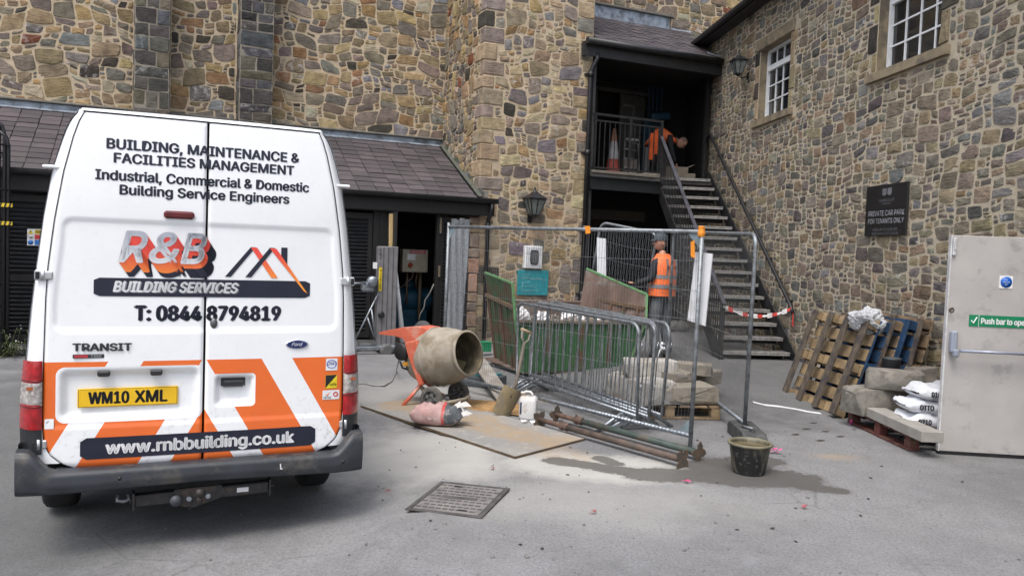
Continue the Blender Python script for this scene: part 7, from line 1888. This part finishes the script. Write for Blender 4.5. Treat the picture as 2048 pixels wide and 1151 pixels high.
# ---------------------------------------------------------------- petals and litter on the tarmac
def litter():
    r = random.Random(77); pink = simple('pink_petal', (.72, .10, .30), .6); M_leaf = simple('dead_leaf', (.045, .04, .032), .8, rand=.5); M_peb = simple('pebble', (.20, .195, .185), .9, rand=.5)
    def bloom(px, py, s, lab, mat=pink):
        P = gnd(px, py); m = MB()
        for k in range(9):
            a = r.uniform(0, 6.3); c = P + Vector((r.gauss(0, s * .3), r.gauss(0, s * .3), s * .25 + r.random() * s * .5)); d = Vector((cos(a), sin(a), r.uniform(-.2, .8))) * s * .6; w = Vector((-sin(a), cos(a), 0)) * s * .3
            m.add([c, c + d * .5 + w, c + d, c + d * .5 - w], [(0, 1, 2, 3)])
        solo('pink_blossom', m, mat, lab, 'blossom', 'pink blossoms fallen on the ground', loc=P)
    bloom(1548, 906, .06, 'pink blossom lying right of the full bucket'); bloom(1700, 849, .05, 'pink blossom at the corner of the red pallet'); bloom(1372, 966, .035, 'pink and white blossom below the end of the props'); bloom(1608, 1016, .035, 'dull red blossom alone on the open tarmac at right', simple('red_petal', (.40, .07, .09), .7)); bloom(778, 984, .03, 'small red blossom left of the manhole cover', simple('red_petal2', (.40, .07, .07), .7)); bloom(985, 938, .03, 'dark red blossom above the manhole cover', simple('red_petal3', (.35, .06, .06), .7)); bloom(1187, 1027, .03, 'tiny red blossom right of the manhole cover', simple('red_petal4', (.40, .08, .07), .7))
    m = MB(); lf = MB()
    for k in range(420):
        x, y = r.uniform(-3, 4.2), 3.9 + 7 * r.random() ** 1.5
        P = Vector((x, y, ground_z(x, y))); s = r.uniform(.003, .009) * (1.8 if r.random() < .08 else 1)
        m.box(P + Vector((0, 0, s * .3)), (s * 2, s * 1.5, s), s * .3, Matrix.Rotation(r.random() * 6, 3, 'Z'))
    for k in range(70):
        x, y = r.uniform(-.8, 4.0), 4.6 + 4.6 * r.random(); P = Vector((x, y, ground_z(x, y) + .004)); a = r.uniform(0, 6.3); l = r.uniform(.012, .045); d = Vector((cos(a), sin(a), .15)) * l; w = Vector((-sin(a), cos(a), .1)) * l * .35
        lf.add([P, P + d * .5 + w, P + d, P + d * .5 - w * .9], [(0, 1, 2, 3)])
    for px, py in ((1612, 857), (1650, 862), (1590, 868), (1680, 872), (1640, 880), (1625, 845)):
        P = gnd(px, py, .005); a = r.uniform(-.4, .4); d = Vector((cos(a), sin(a), .1)) * .06; w = Vector((-sin(a), cos(a), .15)) * .02; lf.add([P - d, P + w, P + d, P - w], [(0, 1, 2, 3)])
    put('grit', m.mesh('grit', M_peb), kind='stuff'); put('fallen_leaves', lf.mesh('fallen_leaves', M_leaf), kind='stuff')
    P = gnd(1062, 850); m = MB()
    for k in range(6): c = P + Vector((r.gauss(0, .04), r.gauss(0, .02), .015 + .01 * k * .3)); m.add([c, c + Vector((.06, .01, .02 * r.random())), c + Vector((.05, .04, .03 * r.random())), c + Vector((-.02, .03, .02))], [(0, 1, 2, 3)])
    solo('paper_scrap', m, M_white, 'torn scrap of white paper below the jerrycan', 'paper')
litter()
# ================================================================ people
def skin(name, J, B_, R, mats, pick_mat, parent, sub=2, root=0):
    """one continuous body: joints, bones and a radius per joint, grown with Skin + Subdivision and baked"""
    me = bpy.data.meshes.new(name); me.from_pydata([tuple(j) for j in J], B_, []); me.update()
    o = bpy.data.objects.new(name, me); COL.objects.link(o)
    md = o.modifiers.new('s', 'SKIN'); md.use_smooth_shade = True; md.branch_smoothing = .6
    for i, v in enumerate(me.skin_vertices[0].data):
        rr = R[i]; v.radius = rr if hasattr(rr, '__len__') else (rr, rr); v.use_root = i == root
    o.modifiers.new('d', 'SUBSURF').levels = sub
    dg = bpy.context.evaluated_depsgraph_get(); dg.update()
    m2 = bpy.data.meshes.new_from_object(o.evaluated_get(dg)); bpy.data.objects.remove(o); bpy.data.meshes.remove(me); m2.name = name
    m2.materials.clear()
    for m in mats: m2.materials.append(m)
    for p in m2.polygons: p.material_index = pick_mat(p.center); p.use_smooth = True
    return put(name, m2, parent)
M_skin = simple('skin', (.42, .22, .15), .55, var=.1, bump=.05); M_hair = simple('short_grey_hair', (.10, .085, .075), .8)
M_vest = simple('hi_vis_orange', (.85, .17, .045), .65, var=.14, scale=7, bump=.35, bscale=14); M_refl = simple('reflective_grey', (.23, .23, .235), .45); M_jkt = simple('dark_jacket', (.013, .014, .018), .8); M_trs = simple('grey_work_trousers', (.115, .13, .14), .85, var=.25, scale=6, bump=.5, bscale=14, dirt=((.2, .195, .18), .4, 5)); M_boot = simple('work_boot', (.035, .028, .022), .7); M_cap = simple('blue_grey_cap', (.040, .055, .065), .7); M_dark = simple('dark_trousers', (.014, .014, .017), .85)
def head(parent, C, fwd, up, s=1, hair=None, ears=True):
    """head with brow, nose, mouth and ears; fwd = where the face points"""
    f = Vector(fwd).normalized(); u = Vector(up); u = (u - f * u.dot(f)).normalized(); l = u.cross(f); R = Matrix((f, l, u)).transposed(); C = Vector(C)
    m = MB()
    def q(a, b):
        th, ph = 2 * pi * a, pi * b; x, y, z = sin(ph) * cos(th), sin(ph) * sin(th), cos(ph)
        X, Y, Z = x * .098, y * .076, z * .118
        if z < -.1: k = 1 - .24 * min(1, (-z - .1) / .8); Y *= k; X = X * (1 - .10 * min(1, -z)) + (.012 if x > 0 else 0) * min(1, -z * 1.5)
        if x > .5:
            c = max(0, 1 - abs(y) / .28)
            X += .026 * c * math.exp(-((z + .10) / .16) ** 2) + .010 * c * math.exp(-((z + .52) / .10) ** 2) + .012 * max(0, 1 - abs(y) / .5) * math.exp(-((z + .82) / .16) ** 2)
            X -= .010 * math.exp(-((abs(y) - .36) / .16) ** 2) * math.exp(-((z - .12) / .12) ** 2); X += .007 * math.exp(-((z - .32) / .1) ** 2)
            X -= .006 * max(0, 1 - abs(y) / .4) * math.exp(-((z + .60) / .035) ** 2)
        return tuple(C + R @ Vector((X, Y, Z)) * s)
    m.grid(q, 44, 36, True, True, True); h = part('head', m, M_skin, parent)
    for sg in (-1, 1):
        m = MB(); e = C + R @ Vector((-.008, sg * .076, -.008)) * s; m.lathe([(.0, -.006), (.022, -.004), (.029, .004), (.022, .010), (.012, .004), (0, .003)], (0, 0, 0), (0, 0, 1), 14)
        Q = Matrix((R @ Vector((1, 0, 0)), R @ Vector((0, 0, 1)), R @ Vector((-.25, sg, 0)).normalized())).transposed(); m.v = [tuple(e + Q @ Vector((p[0] * .8, p[1] * 1.15, p[2])) * s) for p in m.v]; part('ear', m, M_skin, h)
        m = MB(); e = C + R @ Vector((.083, sg * .031, .014)) * s; m.lathe([(0, -.009), (.009, -.006), (.012, 0), (.009, .006), (0, .009)], e, (0, 0, 1), 10); part('eye', m, simple('eye', (.08, .06, .05), .2), h)
    return h, R, C
def hand(parent, W, d, palm_n, s=1, curl=.35, side=1):
    """palm and five separate, bent, unequal digits growing from the wrist W along d"""
    d = Vector(d).normalized(); n = Vector(palm_n); n = (n - d * n.dot(d)).normalized(); a = d.cross(n) * side; W = Vector(W)
    J = [W, W + d * .045 * s]; B_ = [(0, 1)]; R = [(.024 * s, .018 * s), (.036 * s, .017 * s)]
    J.append(W + d * .088 * s); B_.append((1, 2)); R.append((.038 * s, .014 * s))
    hd = skin('hand', J, B_, R, [M_skin], lambda c: 0, parent, 2)
    off = rootoff(parent); hd.location = -off
    for k, (o, L) in enumerate(((-.029, .072), (-.010, .080), (.010, .075), (.028, .060))):
        b = W + d * .078 * s + a * o * s; p = [b]; dd = d.copy()
        for j in range(3): dd = (dd * cos(curl) + n * sin(curl)).normalized() if j else (dd + n * curl * .5).normalized(); p.append(p[-1] + dd * L * s * (.45, .32, .23)[j])
        m = MB(); m.tube(p, [.0098 * s, .0092 * s, .0085 * s, .006 * s], 8); part('finger', m, M_skin, hd)
    b = W + d * .03 * s - a * .028 * s; m = MB(); m.tube([b, b + (d * .5 - a * .7 + n * .3).normalized() * .035 * s, b + (d * .75 - a * .6 + n * .4).normalized() * .068 * s], [.013 * s, .011 * s, .007 * s], 8); part('thumb', m, M_skin, hd)
    return hd
def shell(name, rings, mat, parent, seg=26, smooth=True, open_=None):
    """a garment: stacked oval rings [(centre, half-width vector, half-depth vector)]"""
    m = MB(); V = []
    for c, a, b in rings:
        for k in range(seg):
            q = 2 * pi * k / seg; cq, sq = cos(q), sin(q); V.append(Vector(c) + Vector(a) * math.copysign(abs(cq) ** .8, cq) + Vector(b) * math.copysign(abs(sq) ** .8, sq))
    F = [(i * seg + k, i * seg + (k + 1) % seg, (i + 1) * seg + (k + 1) % seg, (i + 1) * seg + k) for i in range(len(rings) - 1) for k in range(seg)]
    m.add(V, F, smooth); return part(name, m, mat, parent)
def worker_standing():
    P = gnd(1318, 717); P.z = ground_z(P.x, P.y); H = 1.80; px_top = at(1303, 463, P.y).z - P.z; s = px_top / 1.86
    t = thing('person', 'person in orange hi-vis vest and dark cap standing behind the skip', 'person', P, 'W')
    f = Vector((-.66, .75, 0)).normalized(); l = Vector((-f.y, f.x, 0)); u = Vector((0, 0, 1))
    X = lambda a, b, c: P + (f * a + l * b + u * c) * s
    J = [X(0, 0, .98), X(.0, 0, 1.12), X(-.01, 0, 1.28), X(.0, 0, 1.44), X(.02, 0, 1.53), X(.04, 0, 1.60),
         X(0, .10, .92), X(.03, .11, .50), X(-.02, .12, .10), X(.09, .13, .045),
         X(0, -.10, .92), X(.0, -.10, .50), X(-.07, -.11, .10), X(.04, -.12, .045),
         X(0, .18, 1.43), X(.0, .27, 1.17), X(.20, .36, 1.10),
         X(0, -.18, 1.43), X(.0, -.25, 1.17), X(.22, -.22, 1.08)]
    B_ = [(0, 1), (1, 2), (2, 3), (3, 4), (4, 5), (0, 6), (6, 7), (7, 8), (8, 9), (0, 10), (10, 11), (11, 12), (12, 13), (3, 14), (14, 15), (15, 16), (3, 17), (17, 18), (18, 19)]
    R = [(.16, .125), (.155, .115), (.165, .12), (.15, .10), (.062, .062), (.056, .058), (.108, .10), (.082, .082), (.072, .075), (.05, .04), (.108, .10), (.082, .082), (.072, .075), (.05, .04), (.078, .075), (.06, .06), (.044, .044), (.078, .075), (.06, .06), (.044, .044)]
    R = [(a * s, b * s) for a, b in R]
    def pm(c):
        h = (c.z - P.z) / s
        if h < .075: return 3
        if h < 1.0: return 0
        if h > 1.535: return 2
        return 1
    body = skin('body', J, B_, R, [M_trs, M_jkt, M_skin, M_boot], pm, t, 2); body.location = -P
    v = lambda a, w, d: (X(*a), l * w * s, f * d * s)
    vest = shell('vest', [v((0, 0, .93), .215, .165), v((0, 0, 1.0), .213, .168), v((-.005, 0, 1.12), .21, .165), v((-.01, 0, 1.25), .215, .163), v((-.01, 0, 1.36), .222, .155), v((-.005, 0, 1.44), .205, .135), v((.0, 0, 1.50), .14, .105), v((.02, 0, 1.545), .085, .08)], M_vest, t)
    for h, w, d in ((1.07, .214, .169), (1.21, .2165, .1665)): shell('reflective_band', [v((-.007, 0, h - .028), w, d), v((-.007, 0, h + .028), w + .002, d)], M_refl, vest)
    for sg in (-1, 1): m = MB(); m.grid(lambda a, b: tuple(X(-.165 + .03 * max(0, b - .6) ** 1 * 2 + .0, sg * .10 + .05 * (a - .5), 1.23 + .24 * b)), 2, 6); part('reflective_strap', m, M_refl, vest)
    part('lettering', text_mb('BUILDING', .045, .008, width=.22 * s, fn=lambda p: tuple(X(-.1705, 0, 1.325) - l * p.x * 1.0 * -1 * -1 + u * p.z - f * .004)), M_black, vest)
    h, Rm, C = head(t, X(.075, 0, 1.71), f * .45 + l * .85 + u * -.06, u, s)
    m = MB(); fw = (f * .45 + l * .85).normalized(); sd = u.cross(fw)
    def cap(a, b):
        th = 2 * pi * a; ph = b * pi * .5; return tuple(C + (fw * (.112 * sin(ph) * cos(th) - .004) + sd * .092 * sin(ph) * sin(th) + u * (.128 * cos(ph) + .028)) * s)
    m.grid(cap, 28, 10, True, True, True); m.lathe([(.0, 0), (.012, .002), (0, .008)], C + u * .155 * s, (0, 0, 1), 8)
    m.grid(lambda a, b: tuple(C + (fw * (.085 + .085 * b * cos((a - .5) * 1.9)) + sd * (.088 * sin((a - .5) * 2.2)) + u * (.040 - .022 * b)) * s), 12, 4); m.grid(lambda a, b: tuple(C + (fw * (.085 + .085 * b * cos((a - .5) * 1.9)) + sd * (.088 * sin((a - .5) * 2.2)) + u * (.034 - .022 * b)) * s), 12, 4, flip=True)
    part('cap', m, M_cap, t)
    m = MB(); m.grid(lambda a, b: tuple(C + (fw * (-.098 * cos((a - .5) * 2.2) - .002) + sd * .084 * sin((a - .5) * 2.2) + u * (-.055 + .09 * b)) * s), 14, 4, flip=False); part('hair', m, M_hair, h)
    hand(t, X(.225, .375, 1.10), f + u * .12 + l * .35, u * .3 - l * .9, s * 1.05, .3, 1); hand(t, X(.245, -.215, 1.08), f + u * .05 + l * .2, u * .2 + l * .9, s * 1.05, .45, -1)
worker_standing()
def worker_bending():
    n0, s0, z0 = 4.55, 16.95, 3.262
    P = fr('R', n0, s0, z0); t = thing('person', 'person in orange hi-vis vest bending over at the top of the stairs', 'person', P, 'W')
    f = fr('R', 1, -.25, 0).normalized(); u = Vector((0, 0, 1)); l = u.cross(f); sc = at(1340, 262, P.y).z - P.z; s = max(.75, min(1.05, sc / 1.13)); X = lambda a, b, c: P + (f * a + l * b + u * c) * s
    J = [X(-.12, 0, .93), X(.0, 0, 1.02), X(.14, 0, 1.05), X(.31, 0, 1.0), X(.40, 0, .95), X(.47, 0, .92), X(-.12, .1, .86), X(-.02, .11, .48), X(-.10, .12, .09), X(.02, .13, .045), X(-.12, -.1, .86), X(-.02, -.11, .48), X(-.10, -.12, .09), X(.02, -.13, .045),
         X(.29, .17, .96), X(.33, .20, .68), X(.42, .16, .45), X(.29, -.17, .96), X(.33, -.20, .68), X(.42, -.16, .45)]
    B_ = [(0, 1), (1, 2), (2, 3), (3, 4), (4, 5), (0, 6), (6, 7), (7, 8), (8, 9), (0, 10), (10, 11), (11, 12), (12, 13), (3, 14), (14, 15), (15, 16), (3, 17), (17, 18), (18, 19)]
    R = [(.15, .13), (.15, .12), (.155, .12), (.145, .11), (.062, .062), (.056, .056), (.105, .1), (.08, .08), (.068, .07), (.05, .04), (.105, .1), (.08, .08), (.068, .07), (.05, .04), (.075, .07), (.056, .056), (.042, .042), (.075, .07), (.056, .056), (.042, .042)]
    R = [(a * s, b * s) for a, b in R]
    def pm(c):
        q = c - P; a, h = q.dot(f) / s, q.z / s
        if h < .08: return 3
        if a > .425 and h > .75: return 2
        if h < .40 and a > .36: return 1
        return 0 if a < -.02 or h < .42 and a < .2 else 1
    b = skin('body', J, B_, R, [M_dark, M_jkt, M_skin, M_boot], pm, t, 2); b.location = -P
    v = lambda a, h, w, d, tl: (X(a, 0, h), l * w * s, (f * -sin(tl) + u * cos(tl)) * d * s)
    vest = shell('vest', [v(-.17, .91, .185, .175, -.55), v(-.06, 1.0, .19, .165, -.3), v(.08, 1.045, .195, .155, .0), v(.20, 1.03, .20, .15, .25), v(.31, .99, .185, .13, .4), v(.37, .96, .12, .10, .4), v(.405, .945, .085, .08, .4)], M_vest, t)
    shell('reflective_band', [v(.03, 1.035, .1945, .1625, -.1), v(.085, 1.047, .1975, .1575, 0)], M_refl, vest)
    m = MB(); m.prism([X(.22, .15, .98), X(.38, .13, .95), X(.33, .16, .62), X(.28, .17, .70)], l * .012); m.prism([X(.22, -.15, .98), X(.38, -.13, .95), X(.33, -.16, .62), X(.28, -.17, .70)], -l * .012); part('vest_front', m, M_vest, vest)
    h, Rm, C = head(t, X(.545, 0, .885), f * .45 - u * .9, f * .9 + u * .4, s)
    m = MB(); uu = (f * .9 + u * .4).normalized(); ff = (f * .45 - u * .9); ff = (ff - uu * ff.dot(uu)).normalized(); sd = uu.cross(ff)
    m.grid(lambda a, b_: tuple(C + (ff * (.101 * sin(b_ * 1.45) * cos(2 * pi * a) - .012) + sd * .079 * sin(b_ * 1.45) * sin(2 * pi * a) + uu * .121 * cos(b_ * 1.45)) * s), 24, 8, True, True, True); part('hair', m, simple('cropped_hair', (.20, .13, .10), .8), h)
    hand(t, X(.435, .155, .43), f * .4 - u * .9, l * -.9 + f * .2, s, .4, 1); hand(t, X(.435, -.155, .43), f * .4 - u * .9, l * .9 + f * .2, s, .4, -1)
worker_bending()
